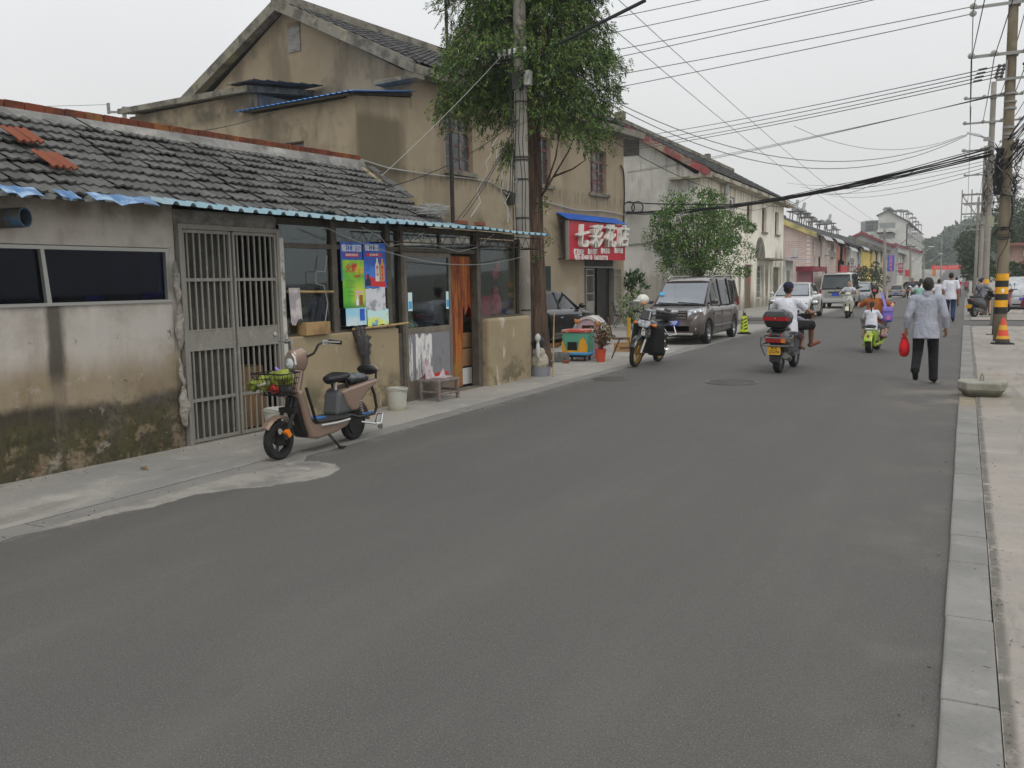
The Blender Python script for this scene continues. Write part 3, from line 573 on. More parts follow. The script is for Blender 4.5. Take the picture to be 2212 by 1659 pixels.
# bricks, wire coil lying on the tin
for k,(s,t,z,lab) in enumerate(((7.75,.18,2.645,'loose orange brick lying on the pale blue tin roof, left of the pair'),(8.35,.2,2.65,'loose orange brick lying on the pale blue tin roof, near the concrete pole'))):
    q = MB(); q.box((0,0,.035),(.24,.11,.06)); q.box((.14,.03,.03),(.1,.1,.05),rz=.5); tag(q.build('brick', CLAY, loc=LW(s,t,z+.02), rz=LA+.2*k, bevel=.005), lab, 'brick')
q = MB(); rr = random.Random(8)
for k in range(16):
    n = 18; a0 = rr.uniform(0,6); rx_, ry_ = rr.uniform(.16,.36), rr.uniform(.1,.2); tl = rr.uniform(-.35,.35); ox, oy = rr.uniform(-.08,.08), rr.uniform(-.08,.08)
    q.tube([(ox+rx_*math.cos(a0+2*math.pi*i/n), oy+ry_*math.sin(a0+2*math.pi*i/n), .06+k*.008+tl*rx_*math.cos(a0+2*math.pi*i/n)*.6) for i in range(n-2)],.0065,5)
tag(q.build('wire_coil', mat('white_cable',c('9a9a96'),.6), loc=LW(6.75,.02,2.72), rz=LA),'tangled coil of white cable lying on the roof corner','cable coil')
# ---- posters on the glass
PB = mat('poster_blue',c('1f4aa0',1.6),.4,[dict(c=c('3f7fd0',1.5),n=(3,.45,.62),a=.7)]); PW = mat('print_white',c('d0d2d4',1.4),.5); PR = mat('print_red',c('b8262c',1.5),.5); PY_ = mat('print_yellow',c('d8b23a',1.4),.5)
PGR = mat('poster_green',c('4f9a2a',1.6),.4,[dict(c=c('b8c832',1.5),n=(1.4,.4,.6),z=(-.1,.15),a=.9),dict(c=c('c9cf4a',1.5),x=(-.1,.1),z=(.1,-.1),zn=.2,a=.6),dict(c=c('1f6a2a',1.4),z=(-.2,-.32),zn=.1,a=.8)])
PSKY = mat('poster_sky',c('7fb4d4',1.6),.45,[dict(c=c('c5dbe6',1.5),n=(2.2,.42,.6),a=.8)])
def poster(s0,s1,z0,z1,y,m,lab,tilt=0,jag=.0,seed=1):
    w_, h_ = s1-s0, z1-z0; t = thing('poster', lab, 'poster', LW((s0+s1)/2,y,(z0+z1)/2), LA)
    q = torn(-w_/2,w_/2,-h_/2,h_/2,0,jag,seed,8); q.build('sheet', m, t); return t, w_, h_
def ptx(t, s, size, x, z, m, y=-.003, sx=1.): return text('lettering', s, size, m, t, facing((x,y,z),(1,0,0)), .0006, size*.02, sx=sx)
t,w_,h_ = poster(4.6,5.04,1.78,2.29,-.012,PB,'blue poster with pale characters behind the green poster'); ptx(t,'龍江家园',.1,0,.17,PW); 
q = MB(); q.bx(-.14,.14,-.004,-.002,.06,.11); q.build('red_strip', PR, t); ptx(t,'福满家园 喜庆吉祥',.03,0,.085,PW,-.005)
t,w_,h_ = poster(5.06,5.54,1.68,2.295,-.012,PB,'blue poster with two drawn bottles, right of the green poster',jag=.006); ptx(t,'龍江家',.1,-.06,.235,PW)
q = MB(); q.bx(-.18,.14,-.004,-.002,.12,.165); q.build('red_strip', PR, t); ptx(t,'福满家园 喜庆',.03,-.02,.142,PW,-.005)
q = MB(); q.prism([(-.2,-.28),(.22,-.3),(.22,-.24),(.05,-.2),(-.2,-.12)],(0,-.004,0),(1,0,0),(0,0,1),(0,.001,0)); q.build('red_ribbon', PR, t)
for x,mm in ((.04,mat('bottle_white',c('c9c4b8',1.4),.4)),(.15,mat('bottle_amber',c('c78a2e',1.4),.4))):
    q = MB(); q.prism([(x-.045,-.22),(x+.045,-.22),(x+.045,.0),(x+.018,.05),(x+.018,.1),(x-.018,.1),(x-.018,.05),(x-.045,.0)],(0,-.006,0),(1,0,0),(0,0,1),(0,.0015,0)); q.build('bottle_print', mm, t)
    for k,ch in enumerate('龍江家' if x<.1 else '龍江家园'): ptx(t,ch,.045,x,-.03-.05*k,PR,-.007)
q = MB(); q.prism([(-.22,-.28),(-.1,-.28),(-.11,-.19),(-.14,-.17),(-.14,-.12),(-.17,-.12),(-.18,-.18),(-.22,-.2)],(0,-.005,0),(1,0,0),(0,0,1),(0,.001,0)); q.build('figure_print', mat('dark_suit',c('26304e'),.5), t)
t,w_,h_ = poster(4.615,5.055,1.42,2.055,-.02,PGR,'green and yellow poster with red flame lettering in the middle of the shop window'); ptx(t,'火爆',.13,-.04,.2,PR,sx=.9); ptx(t,'家宴',.1,.12,.17,PY_,-.004); ptx(t,'火爆家宴',.035,.07,.1,PR)
q = MB()
for k in range(4): q.bx(-.16,.0+.03*(k%2),-.003,-.001,.04-k*.028,.044-k*.028)
for k in range(2): q.bx(-.12,.0,-.003,-.001,-.11-k*.05,-.105-k*.05)
q.build('small_print', mat('print_dark',c('3d5a22'),.5), t)
q = MB()
for k in range(2): q.bx(.02,.17,-.003,-.001,-.125-k*.05,-.095-k*.05)
q.build('pink_bar', mat('print_pink',c('d0a0a8',1.4),.5), t)
q = MB(); q.bx(.1,.17,-.004,-.002,-.29,-.15); q.build('carton_print', mat('print_brown',c('8a5a20',1.3),.5), t); q = MB(); q.prism([(.03,-.29),(.085,-.29),(.085,-.22),(.068,-.2),(.068,-.17),(.047,-.17),(.047,-.2),(.03,-.22)],(0,-.004,0),(1,0,0),(0,0,1),(0,.001,0)); q.build('bottle_print', PW, t)
t,w_,h_ = poster(4.66,5.08,1.18,1.42,-.014,PSKY,'pale blue poster at the bottom left of the shop window',jag=.004); q = MB(); q.bx(.07,.17,-.004,-.002,-.06,.1); q.build('bottle_print', PB, t)
t,w_,h_ = poster(5.07,5.5,1.37,1.68,-.014,mat('peeled_poster',c('b4b6ba',1.6),.7,[dict(c=c('2f5fb4',1.5),n=(3.4,.5,.56),z=(-.02,.08),zn=.2,a=.9),dict(c=c('7b7d82'),n=(5,.5,.6),a=.7)]),'mostly peeled white poster under the bottle poster',jag=.015,seed=4)
t,w_,h_ = poster(5.1,5.56,1.16,1.38,-.013,mat('torn_poster',c('a9c6cf',1.6),.6,[dict(c=c('c4c84a',1.5),n=(2.5,.46,.54),a=.9),dict(c=c('3f8fc0',1.4),n=(4,.56,.62),a=.9)]),'torn yellow and blue poster at the bottom right of the shop window',jag=.02,seed=6)
# ---- white wires sagging under the eave
WW = mat('white_wire',c('9a9a96',1.1),.6)
wires = [[(3.95,-.2,2.45),(3.75,-.1,2.2)],[(4.0,-.2,2.45),(4.2,-.12,2.2)]]
def wire(name, lab, pts, r, m, group=None, cat='wire'):
    q = MB(); q.tube(pts, r, 5); return tag(q.build(name, m), lab, cat, group)
a, b = LW(4.15,-.2,2.44), LW(9.4,-.1,2.2); wire('washing_line','white washing line sagging across the whole shop front',cat_pts(a,b,.3,24),.006,WW)
wire('loose_wire','loose white wire drooping under the eave above the posters',[LW(4.7,-.3,2.47),LW(5.1,-.28,2.36),LW(5.3,-.25,2.24),LW(5.7,-.28,2.3),LW(6.1,-.3,2.47)],.005,WW)
wire('loose_wire','loose white wire drooping under the eave above the shop door',[LW(5.9,-.3,2.45),LW(6.4,-.28,2.28),LW(7.0,-.26,2.2),LW(7.5,-.28,2.28),LW(7.9,-.35,2.5)],.005,WW)
wire('loose_wire','loose white wire hooked in a loop in the left shop window',[LW(4.3,-.05,2.1),LW(4.25,-.05,1.9),LW(4.08,-.05,1.9),LW(4.08,-.05,1.75),LW(4.22,-.05,1.72),LW(4.28,-.05,1.5),LW(4.2,-.05,1.2)],.006,WW)
# ================================================================ BUILDING HELPERS
def wall_open(mb, u0, u1, z0, z1, y0, y1, ops=()):
    x = u0
    for a, b, zs in sorted(ops):
        if a > x: mb.bx(x,a,y0,y1,z0,z1)
        z = z0
        for p, q in sorted(zs):
            if p > z: mb.bx(a,b,y0,y1,z,p)
            z = q
        if z < z1: mb.bx(a,b,y0,y1,z,z1)
        x = b
    if x < u1: mb.bx(x,u1,y0,y1,z0,z1)
    return mb
def win(par, a, b, z0, z1, y, fm, pm, nx=2, nz=2, t=.05, sill=None, tr=None):
    q = MB(); q.bx(a,a+t,y,y+.06,z0,z1); q.bx(b-t,b,y,y+.06,z0,z1); q.bx(a+t,b-t,y,y+.06,z0,z0+t); q.bx(a+t,b-t,y,y+.06,z1-t,z1)
    for i in range(1,nx): x = a+(b-a)*i/nx; q.bx(x-t/2,x+t/2,y-.003,y+.055,z0+t,z1-t)
    zt = z0+(z1-z0)*tr if tr else z1
    if tr: q.bx(a+t,b-t,y-.005,y+.052,zt-t*.7,zt+t*.7)
    for i in range(1,nz): z = z0+(zt-z0)*i/nz; q.bx(a+t,b-t,y+.01,y+.05,z-.014,z+.014)
    o = q.build('window', fm, par)
    q = MB(); q.bx(a+t*.5,b-t*.5,y+.03,y+.036,z0+t*.5,z1-t*.5); q.build('pane', pm, o)
    if sill: q = MB(); q.bx(a-.12,b+.12,-.1,y-.002,z0-.12,z0-.01); q.build('sill', sill, o)
    return o
REDF = mat('peeling_red_frame',c('6b302d',1.1),.7,[dict(c=c('7d7a74',1.1),n=(5,.46,.58),a=.85),dict(c=c('5a2422',1.3),n=(9,.5,.65),a=.6)])
BEIGE = mat('beige_render',c('877b67',1.72),.93,[dict(c=c('7a6e5a',1.7),n=(.35,.38,.62),a=.8),dict(c=c('948974',1.7),n=(.9,.5,.7),a=.5),
    dict(c=c('6b604f',1.6),n=(1.2,.5,.68),st=(1,1,.22),a=.55),
    dict(c=c('57503f',1.55),x=(-15,-14.75,-13.4,-12.9),z=(4.1,4.5,5.9,6.2),zn=.5,zs=1.1,a=.85),
    dict(c=c('4d463a',1.5),z=(6.75,7.35),n=(.9,.42,.6),a=.8),dict(c=c('5b5446',1.5),z=(4.95,4.8,4.6,4.3),n=(3.5,.42,.6),st=(1.6,1.6,.25),a=.6),
    dict(c=c('514a3d',1.5),z=(2.9,3.3,3.5,4.0),n=(1.3,.45,.62),a=.7),dict(c=c('5b564c',1.5),z=(1.1,.2),zn=.6,n=(1.1,.3,.55),a=.7),dict(c=c('958f84',1.6),x=(-4.6,-4.5,-3.9,-3.7),z=(.9,1.0,1.5,1.6),zn=.1,a=.5)],bump=(18,.3,.015),g=.83)
GABR = mat('gable_render',c('877b67',1.72),.93,[dict(c=c('786c58',1.7),n=(.3,.38,.62),a=.8),dict(c=c('958a75',1.7),n=(.8,.5,.7),a=.5),dict(c=c('5d5445',1.6),n=(.7,.52,.66),st=(1,1,.3),a=.7),
    dict(c=c('4a4439',1.5),n=(.8,.4,.6),z=(6.1,6.5),x=(-15.2,-15.0,-14.9,-14.8),a=.8),dict(c=c('4b4538',1.5),n=(.55,.52,.62),a=.5)],bump=(18,.3,.015),g=.74)
WEAC = mat('weathered_concrete',c('6f6b60',1.35),.95,[dict(c=c('3f3c36',1.2),n=(2,.42,.62),a=.8),dict(c=c('8f8a6a',1.3),n=(1.2,.55,.7),a=.6),dict(c=c('8b8880',1.3),n=(5,.55,.7),a=.6)],bump=(16,.5,.02))
DTILE = mat('dark_roof_tile',c('4a4a49'),.9,[dict(c=c('333332'),n=(.8,.42,.62),a=.7),dict(c=c('63625f'),n=(4,.5,.7),a=.6)],isl=(c('3d3d3d'),c('4c4c4b'),c('5a5a58')))
# ================================================================ BEIGE TWO STOREY BUILDING (local x along facade, y inwards)
MC = V((-12.03,33.17,0)); MA = math.atan2(.99372,.11188); MX = V((.11188,.99372,0)); MY = V((-.99372,.11188,0))
def MW(u, v, z): return MC+MX*u+MY*v+V((0,0,z))
def Mp(px, py, off=0.): p = RP(px,py,MC-MY*off,MY)-MC; return p.dot(MX), p.z
def k6(x, y): return 1087.1+.23523*x, 418.1+.23523*y
mbld = thing('apartment_house','beige two storey gabled building with red framed windows above the flower shop','building',MC,MA)
mb = MB(); U0 = -12.75
wins = [(-11.29,-9.98),(-6.95,-5.5),(-2.72,-1.44)]
dA, dT = Mp(*k6(742,690)); dB, _ = Mp(*k6(1012,690)); 
wall_open(mb,-14.95,0,-.1,3.4,0,.24,[(dA,dB,[(-.1,2.62)]),(-9.6,-8.3,[(.9,2.4)])]); wall_open(mb,-14.95,0,3.4,6.42,0,.24,[(-11.29,-9.98,[(4.95,6.42)]),(-6.95,-5.5,[(4.95,6.42)]),(-2.72,-1.44,[(4.95,6.42)])])
wall_open(mb,U0,0,6.42,7.45,0,.24,[(-11.29,-9.98,[(6.42,6.52)]),(-6.95,-5.5,[(6.42,6.52)]),(-2.72,-1.44,[(6.42,6.52)])])
mb.bx(-.24,0,.24,9.1,-.1,7.4); mb.prism([(0,6.42),(U0+14.95,6.7),(U0+14.95,6.42)],(-14.95,.02,0),(1,0,0),(0,0,1),(0,.2,0))
mb.build('wall', BEIGE, mbld); mb = MB(); mb.bx(-14.71,0,9.1,9.4,-.1,7.3); mb.build('rear_wall', BEIGE, mbld)
mb = MB(); mb.prism([(.24,-.1),(9.1,-.1),(9.1,7.4),(4.75,9.75),(.24,7.45)],(U0,0,0),(0,1,0),(0,0,1),(.24,0,0)); mb.build('gable_wall', GABR, mbld); mb = MB(); mb.prism([(.24,7.4),(9.1,7.4),(4.75,9.75)],(-.24,0,0),(0,1,0),(0,0,1),(.238,0,0)); mb.build('gable_wall', GABR, mbld)
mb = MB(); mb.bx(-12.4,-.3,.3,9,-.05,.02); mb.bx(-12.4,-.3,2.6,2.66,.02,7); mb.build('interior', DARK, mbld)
# annex walls facing the camera
mb = MB(); wall_open(mb,.0,3.55,-.1,6.38,0,.22,[(1.6,2.53,[(4.7,5.5)])]); mb.bx(3.55,9.1,.0,.22,-.1,6.95)
mb.M = Matrix(((0,1,0,-14.952),(1,0,0,.24),(0,0,1,0),(0,0,0,1)))
b2 = MB(); b2.v = [tuple(mb.M @ V(p)) for p in mb.v]; b2.f = mb.f; b2.build('annex_wall', GABR, mbld)
mb = MB(); mb.bx(-14.7,U0-.002,3.79,3.99,6.42,6.97); mb.build('parapet_wall', mat('slate_render',c('6a6d72',1.4),.9,[dict(c=c('4c4e52',1.2),n=(1.5,.4,.62),a=.7)]), mbld)
q = MB(); q.bx(-14.72,-14.68,1.86,2.75,4.72,5.48); o = q.build('window', mat('dull_pane',c('6b6f72'),.3,[dict(c=c('4a4d50'),n=(2,.45,.62),a=.7)]), mbld)
# annex slabs and tin
mb = MB(); mb.loft([[(-15.25,3.6,6.93),(-15.25,9.5,7.02),(-15.25,9.5,7.17),(-15.25,3.6,7.09)],[(U0-.01,3.6,7.2),(U0-.01,9.5,7.3),(U0-.01,9.5,7.45),(U0-.01,3.6,7.36)]]); mb.build('parapet_slab', WEAC, mbld)
mb = MB(); tile_field(mb,3.2,4.3,.22,6,(0,-15.3,7.13),(0,-12.8,7.42),amp=.02,seed=4,nx=4)
b2 = MB(); b2.v = [(p[1],p[0],p[2]) for p in mb.v]; b2.f = mb.f; b2.build('annex_tiles', DTILE, mbld)
mb = MB(); corr(mb,-.25,4.15,-15.25,6.45,-12.76,6.84,.2,.03); b2 = MB(); b2.v = [(p[1],p[0],p[2]) for p in mb.v]; b2.f = mb.f; b2.build('annex_tin_roof', BTIN, mbld)
mb = MB(); mb.loft([[(-15.2,-.05,6.38),(-15.2,3.9,6.4),(-15.2,3.9,6.44),(-15.2,-.05,6.43)],[(U0-.01,-.05,6.74),(U0-.01,3.9,6.76),(U0-.01,3.9,6.82),(U0-.01,-.05,6.81)]]); mb.build('tin_battens', mat('old_batten','3b352c',.9), mbld)
# main roof
mb = MB(); tile_field(mb,U0-.32,.9,.25,15,(0,-.42,7.52),(0,4.75,10.02),amp=.03,lift=.03,nx=4,seed=9,waves=1)
rf = mb.build('roof', DTILE, mbld)
mb = MB(); mb.loft([[(U0-.3,-.4,7.44),(U0-.3,4.75,9.95),(U0-.3,9.9,7.44),(U0-.3,9.9,7.36),(U0-.3,4.75,9.8),(U0-.3,-.4,7.36)],[(.88,-.4,7.44),(.88,4.75,9.95),(.88,9.9,7.44),(.88,9.9,7.36),(.88,4.75,9.8),(.88,-.4,7.36)]]); mb.build('roof_deck', mat('roof_boards','423d35',.95), rf)
mb = MB(); mb.bx(U0-.35,.95,4.6,4.9,9.95,10.22); mb.build('ridge', WEAC, rf)
mb = MB()                                       # concrete barge boards on the gable and eave gutter
for s_ in (1,-1):
    y0 = 4.75-s_*5.15
    mb.loft([[(U0-.36,4.75,9.72),(U0-.36,4.75,10.06),(U0-.06,4.75,10.06),(U0-.06,4.75,9.72)],[(U0-.36,y0,7.22),(U0-.36,y0,7.56),(U0-.06,y0,7.56),(U0-.06,y0,7.22)]])
mb.build('barge_board', WEAC, rf, bevel=.015)
mb = MB(); mb.bx(U0-.3,.9,-.5,-.02,7.2,7.45); mb.bx(U0-.42,U0-.02,-.5,.95,7.08,7.2); mb.build('eave_gutter', WEAC, rf, bevel=.02)
mb = MB(); mb.bx(U0-.035,U0-.003,4.1,4.6,8.56,9.4); mb.build('vent_board', mat('grey_board',c('74726e',1.3),.9,[dict(c=c('57534c'),n=(2,.45,.62),st=(1,1,5),a=.6),dict(c=c('6b5232'),z=(9.2,9.35),a=.7)]), mbld)
for k,(a,b) in enumerate(wins):
    o = win(mbld,a,b,4.95,6.515,.13,REDF,GLASSW,3,3,.06,WEAC,.74)
    q = MB(); q.bx(a+.05,b-.05,.22,.24,4.98,6.48); q.build('curtain', mat('grey_curtain',c('7b7f7c',.5),.9,[dict(c=c('4f5453'),n=(2.5,.42,.6),st=(3,1,.3),a=.8)]), o)
    if k == 2:
        q = MB(); hx = a+.06; cs, sn = math.cos(R(70)), math.sin(R(70))
        def hp(t, z): return (hx+t*cs, .12-t*sn, z)
        for t0,t1,z0,z1 in ((0,.04,5.02,6.05),(.37,.41,5.02,6.05)): q.prism([(t0,z0),(t1,z0),(t1,z1),(t0,z1)],(hx,.12,0),(cs,-sn,0),(0,0,1),(.02,.01,0))
        for z in (5.02,5.36,5.7,6.02): q.prism([(.04,z),(.37,z),(.37,z+.035),(.04,z+.035)],(hx,.12,0),(cs,-sn,0),(0,0,1),(.02,.01,0))
        q.build('open_casement', REDF, o)
# door recess, side grilles, dark entrance
d = MB(); dm = Mp(*k6(820,800))[0]; dn = Mp(*k6(960,800))[0]
d.bx(dA,dA+.05,.0,.1,.0,2.6); d.bx(dB-.05,dB,.0,.1,.0,2.6); d.bx(dA+.05,dB-.05,.0,.1,2.2,2.26); d.bx(dA+.05,dB-.05,0,.1,2.55,2.6)
k = dA+.1
while k < dB-.08: d.bx(k,k+.02,.04,.06,2.26,2.55); k += .1
gd = d.build('entrance_gate', STEEL, mbld)
for a,b,nm in ((dA+.05,dA+.05+.62,'l'),(dB-.06,dB+.62-.06,'r')):
    q = MB()
    th = R(0) if nm == 'l' else R(0)
    q.bx(a,a+.04,-.06,-.02,.03,2.17); q.bx(b-.04,b,-.06,-.02,.03,2.17)
    for z in (.03,.55,.95,1.25,1.9,2.13): q.bx(a+.04,b-.04,-.055,-.025,z,z+.04)
    q.bx(a+.04,b-.04,-.05,-.03,.59,.95)
    for i in range(5):
        x = a+.04+(b-a-.08)*(i+.5)/5
        for z0,z1 in ((.07,.55),(.99,1.25),(1.29,1.9),(1.94,2.13)): q.bx(x-.008,x+.008,-.048,-.032,z0,z1)
    q.build('gate_leaf', GATE, gd)
q = MB(); mm_ = (dA+dB)/2+.1; q.bx(mm_,mm_+.05,.15,.2,0,2.2); q.bx(mm_+.05,dB-.06,.16,.19,.02,2.18); q.build('door', mat('black_door','1d1b19',.5,[dict(c='34302a',n=(3,.5,.7),st=(2,1,.4),a=.6)]), mbld)
sA,_ = Mp(*k6(360,700)); sB,_ = Mp(*k6(430,700))
q = MB(); q.bx(sB-.75,sB,-.03,-.005,1.0,2.25); q.build('shutter', mat('green_shutter','0f2a22',.6,[dict(c='1c3f34',n=(3,.5,.7),a=.6)]), mbld)
q = MB(); q.bx(-9.55,-8.35,.1,.12,.95,2.35); q.build('dark_window', GLASSD, mbld)
# white conduit + corner cable
def chain(pts, off, r, name, m, par=None, raw=None):
    P = []
    for x,y in pts:
        u,z = Mp(x,y,off); P.append((u,-off,z))
    q = MB(); q.tube(P, r, 6); return q.build(name, m, par or mbld)
chain([(780,345),(838,363),(900,373),(956,380),(1010,385),(1059,393),(1075,403),(1092,416)],.05,.022,'conduit',WW)
chain([(1092,418),(1130,425),(1173,434),(1210,445),(1246,454),(1270,455),(1294,455),(1320,459),(1346,464)],.05,.022,'conduit',WW)
chain([(1341,358),(1346,366),(1348,380),(1349,420),(1348,455),(1347,500)],.06,.03,'corner_cable',CABLE)
chain([(1130,370),(1170,420),(1172,440)],.05,.008,'conduit',CABLE)
u,z = Mp(1105,430,.1); q = MB(); q.bx(u-.15,u+.15,-.16,-.003,z-.17,z+.2); q.bx(u-.5,u+.1,-.08,-.04,z+.22,z+.26); q.build('meter_box', mat('dark_box','23211f',.6,[dict(c='4a443b',n=(4,.5,.65),a=.6)]), mbld)
# tall thin mast
p = MW(-11.33,-.16,0); t = thing('mast','tall thin dark iron mast standing against the beige facade','pole',p)
q = MB(); q.tube([(.06,0,0),(.06,0,5.3)],.06,8); q.build('lower_tube', mat('mast_iron','26221f',.7,[dict(c='3f362e',n=(3,.5,.65),a=.6)]), t); q = MB(); q.tube([(.06,0,5.3),(-.02,0,11)],.045,8); q.build('upper_tube', mat('mast_iron','26221f'), t)
# ---- flower shop sign box + awning (own things)
SO = .42
def Sp(x, y, off=SO): return Mp(*k6(x,y), off)
a0,zt = Sp(598,270); a1,_ = Sp(1118,275); _,zb = Sp(612,622); _,zb2 = Sp(1125,597)
zt = (Sp(598,270)[1]+Sp(1112,272)[1])/2; zb = (zb+zb2)/2
sg = thing('shop_sign','red flower shop sign with raised white characters under a blue awning','sign',MW(a0,-SO,zb),MA); SWd, SHt = a1-a0, zt-zb
q = MB(); q.bx(0,SWd,0,.08,0,SHt); q.build('panel', mat('red_panel',c('a8142a',1.4),.4,[dict(c=c('86101f',1.1),n=(.7,.4,.62),a=.6)]), sg)
q = MB()
for i in range(1,11): q.bx(0.0,SWd,-.003,0,SHt*i/11-.006,SHt*i/11+.004)
q.build('panel_ribs', mat('red_rib',c('b52f42',1.1),.4), sg)
q = MB(); q.bx(-.03,0,-.02,.1,-.02,SHt); q.build('side_trim', ALU, sg); q = MB(); q.bx(-.02,.02,.1,SO,SHt-.04,SHt); q.bx(-.02,.02,.1,SO,0,.04); q.bx(SWd-.02,SWd+.02,.1,SO,SHt-.04,SHt); q.tube([(0,.1,.05),(0,SO,.5)],.015,5); q.build('bracket_frame', mat('frame_iron','3a3530',.6), sg)
q = MB(); q.bx(.0,.03,.1,.22,.04,SHt-.04); q.build('side_panel', mat('side_dark','3b3631',.8), sg)
CHW = mat('channel_letter',c('c4c3bb',1.35),.5,[dict(c=c('8f8d86',1.2),n=(3,.5,.65),a=.5)]); CHS = mat('letter_side',c('8a887f',1.3),.6)
for i,ch in enumerate('七彩花店'):
    fx = (700,828,955,1075)[i]; u_,z_ = Sp(fx,400); x = u_-a0; zc = z_-zb
    o = text('channel_letter', ch, .88, CHW, sg, facing((x,-.09,zc-.03),(1,0,0)), .085, .008, sx=.98, shear=.12)
LW_ = mat('letter_white',c('cfcac6',1.4),.6)
for s_,px,py,sz in (('鲜花预定',693,540,.215),('各种花篮',818,537,.215),('婚车装饰',936,531,.215),('婚庆布置',1057,527,.215)):
    u_,z_ = Sp(px,py); text('lettering', s_, sz, LW_, sg, facing((u_-a0,-.012,z_-zb),(1,0,0)), .005, .006, sx=.86)
u_,z_ = Sp(680,592); u2,_ = Sp(960,585); zz = (z_+_)/2
text('lettering', '电话: 83468118  13651537778', .21, LW_, sg, facing(((Sp(650,592)[0])-a0,-.012,(Sp(808,589)[1])-zb),(1,0,0)), .005, .006, align='LEFT', sx=.95)
aw = thing('awning','blue corrugated metal awning sloping over the flower shop sign','awning',MW(a0,0,0),MA)
zw = Mp(*k6(505,172),.1)[1]
mb = MB(); pr = []
n = int((SWd+.15)/.12); x = -.08
ta, tb = [], []
for i in range(n*4+1):
    xx = -.12+(SWd+.2)*i/(n*4); h = .02*(1 if i%4 in (1,2) else 0); ta.append((xx,-SO-.08,zt+.03+h)); tb.append((xx,-.02,zw+h))
k = len(ta); mb.add(ta+tb+[(a,b,z-.006) for a,b,z in ta+tb], [(i,i+1,k+i+1,k+i) for i in range(k-1)]+[(2*k+i,3*k+i,3*k+i+1,2*k+i+1) for i in range(k-1)]+[(i,2*k+i,2*k+i+1,i+1) for i in range(k-1)])
mb.build('sheet', mat('bright_blue_tin',c('1f5cb8',1.05),.4,[dict(c=c('174a98'),n=(1.5,.4,.62),a=.6)]), aw)
mb = MB(); mb.tube([(0,-SO,zt),(0,-.05,zw-.03)],.02,5); mb.tube([(SWd,-SO,zt),(SWd,-.05,zw-.03)],.02,5); mb.build('support', mat('frame_iron','3a3530'), aw)
def aircon(loc, rz, lab, s=1., group=None):
    t = thing('air_conditioner', lab, 'air conditioner', loc, rz, group)
    q = MB(); q.bx(-.4*s,.4*s,-.3*s,0,0,.56*s); q.build('casing', mat('aircon_white',c('aaa9a3',1.35),.5,[dict(c=c('8b877e'),n=(2,.45,.7),a=.5)]), t, bevel=.015)
    q = MB(); q.lathe([(.22*s,0),(.22*s,.012),(.19*s,.014)],20,(-.1*s,-.3*s,.28*s),(0,-1,0)); 
    for k in range(6): q.bx(-.3*s,.1*s,-.318*s,-.314*s,(.1+k*.07)*s,(.11+k*.07)*s)
    q.build('fan_grille', mat('grille_dark','3a3a38',.6), t)
    q = MB(); q.bx(-.4*s,-.36*s,-.32*s,.12*s,-.05*s,-.0); q.bx(.36*s,.4*s,-.32*s,.12*s,-.05*s,-.0); q.build('bracket', STEEL, t); return t
u,z = Mp(*k6(1130,425)); aircon(MW(.03,.42,z),MA-R(90)+R(180),'white air conditioner on the end wall beside the red flower shop sign')
# ================================================================ GREY-WHITE BUILDING WITH RED BARGE BOARD
BX = -11.04; BC = V((BX,61.7,0)); 
def Bp(px, py, off=0.): p = RP(px,py,(BX+off,0,0),(1,0,0)); return p.y-61.7, p.z
def k7(x, y): return 1338+.23523*x, 223+.23523*y
GREYW = mat('grey_limewash',c('9f9d98',1.95),.93,[dict(c=c('8a8882',1.8),n=(.45,.4,.62),a=.8),dict(c=c('b0aea8',1.9),n=(.9,.5,.68),st=(1,1,.35),a=.7),dict(c=c('6b675f',1.5),n=(1.6,.5,.66),st=(2,2,.12),z=(3.2,1.2),zn=1,a=.7),
    dict(c=c('6c695f',1.4),n=(2.2,.52,.66),st=(2,2,.16),z=(4.9,6.6),a=.7),dict(c=c('7a7366',1.5),z=(2.4,1.6),zn=1.2,a=.5),dict(c=c('5e5a50',1.4),brick=(2.4,.92,.004),a=.35)],bump=(12,.3,.015),g=1.08)
CREAM = mat('cream_limewash',c('bab6aa',1.7),.92,[dict(c=c('a8a294',1.7),n=(.5,.4,.65),a=.8),dict(c=c('8d8671',1.5),n=(1.3,.46,.62),st=(1.6,1.6,.14),z=(5.2,6.5),a=.9),dict(c=c('585348',1.4),n=(1.1,.42,.6),st=(1.6,1.6,.2),z=(2.9,1.9),zn=1.6,a=.9),
    dict(c=c('4d483e',1.35),x=(-3.2,-2.4,-.6,.2),n=(1.4,.4,.6),st=(2.5,2.5,.15),z=(3.9,3.0),zn=.8,a=.85),dict(c=c('c9c5b8',1.55),n=(3,.55,.68),a=.6),dict(c=c('6d675a',1.4),z=(.9,.1),zn=.6,a=.7)],bump=(12,.3,.015),g=1.12)
gb = thing('house','weathered grey and white two storey house with peeling red barge board','building',BC,R(90))
UN = Bp(1513,372)[0]; EZ = 6.55
vr = RP(1345,268,(0,61.7+UN,0),(0,1,0)); RV, RZ = -(vr.x-BX), vr.z      # ridge
ww = []
for xa,xb,ya,yb in ((1012,1062,826,1120),(1171,1219,890,1148),(1311,1353,944,1186),(1431,1466,990,1216)):
    a,zt_ = Bp(*k7(xa,ya)); b,_ = Bp(*k7(xb,ya)); zb_ = Bp(*k7(xa,yb))[1]; ww.append((a,b,zb_ if xa > 1100 else ww and ww[0][2] or 4.4,min(zt_,6.2)))
zb_ = ww[1][2]; ww = [(a,b,zb_,5.95) for a,b,_,_ in ww]
a,zt_ = Bp(*k7(812,745)); b,_ = Bp(*k7(886,770)); ww.insert(0,(a,b,zb_,5.95))
dd = []
for xa,xb in ((1155,1225),(1265,1312),(1415,1476)):
    dd.append((Bp(*k7(xa,1560))[0],Bp(*k7(xb,1560))[0]))
ops = {}
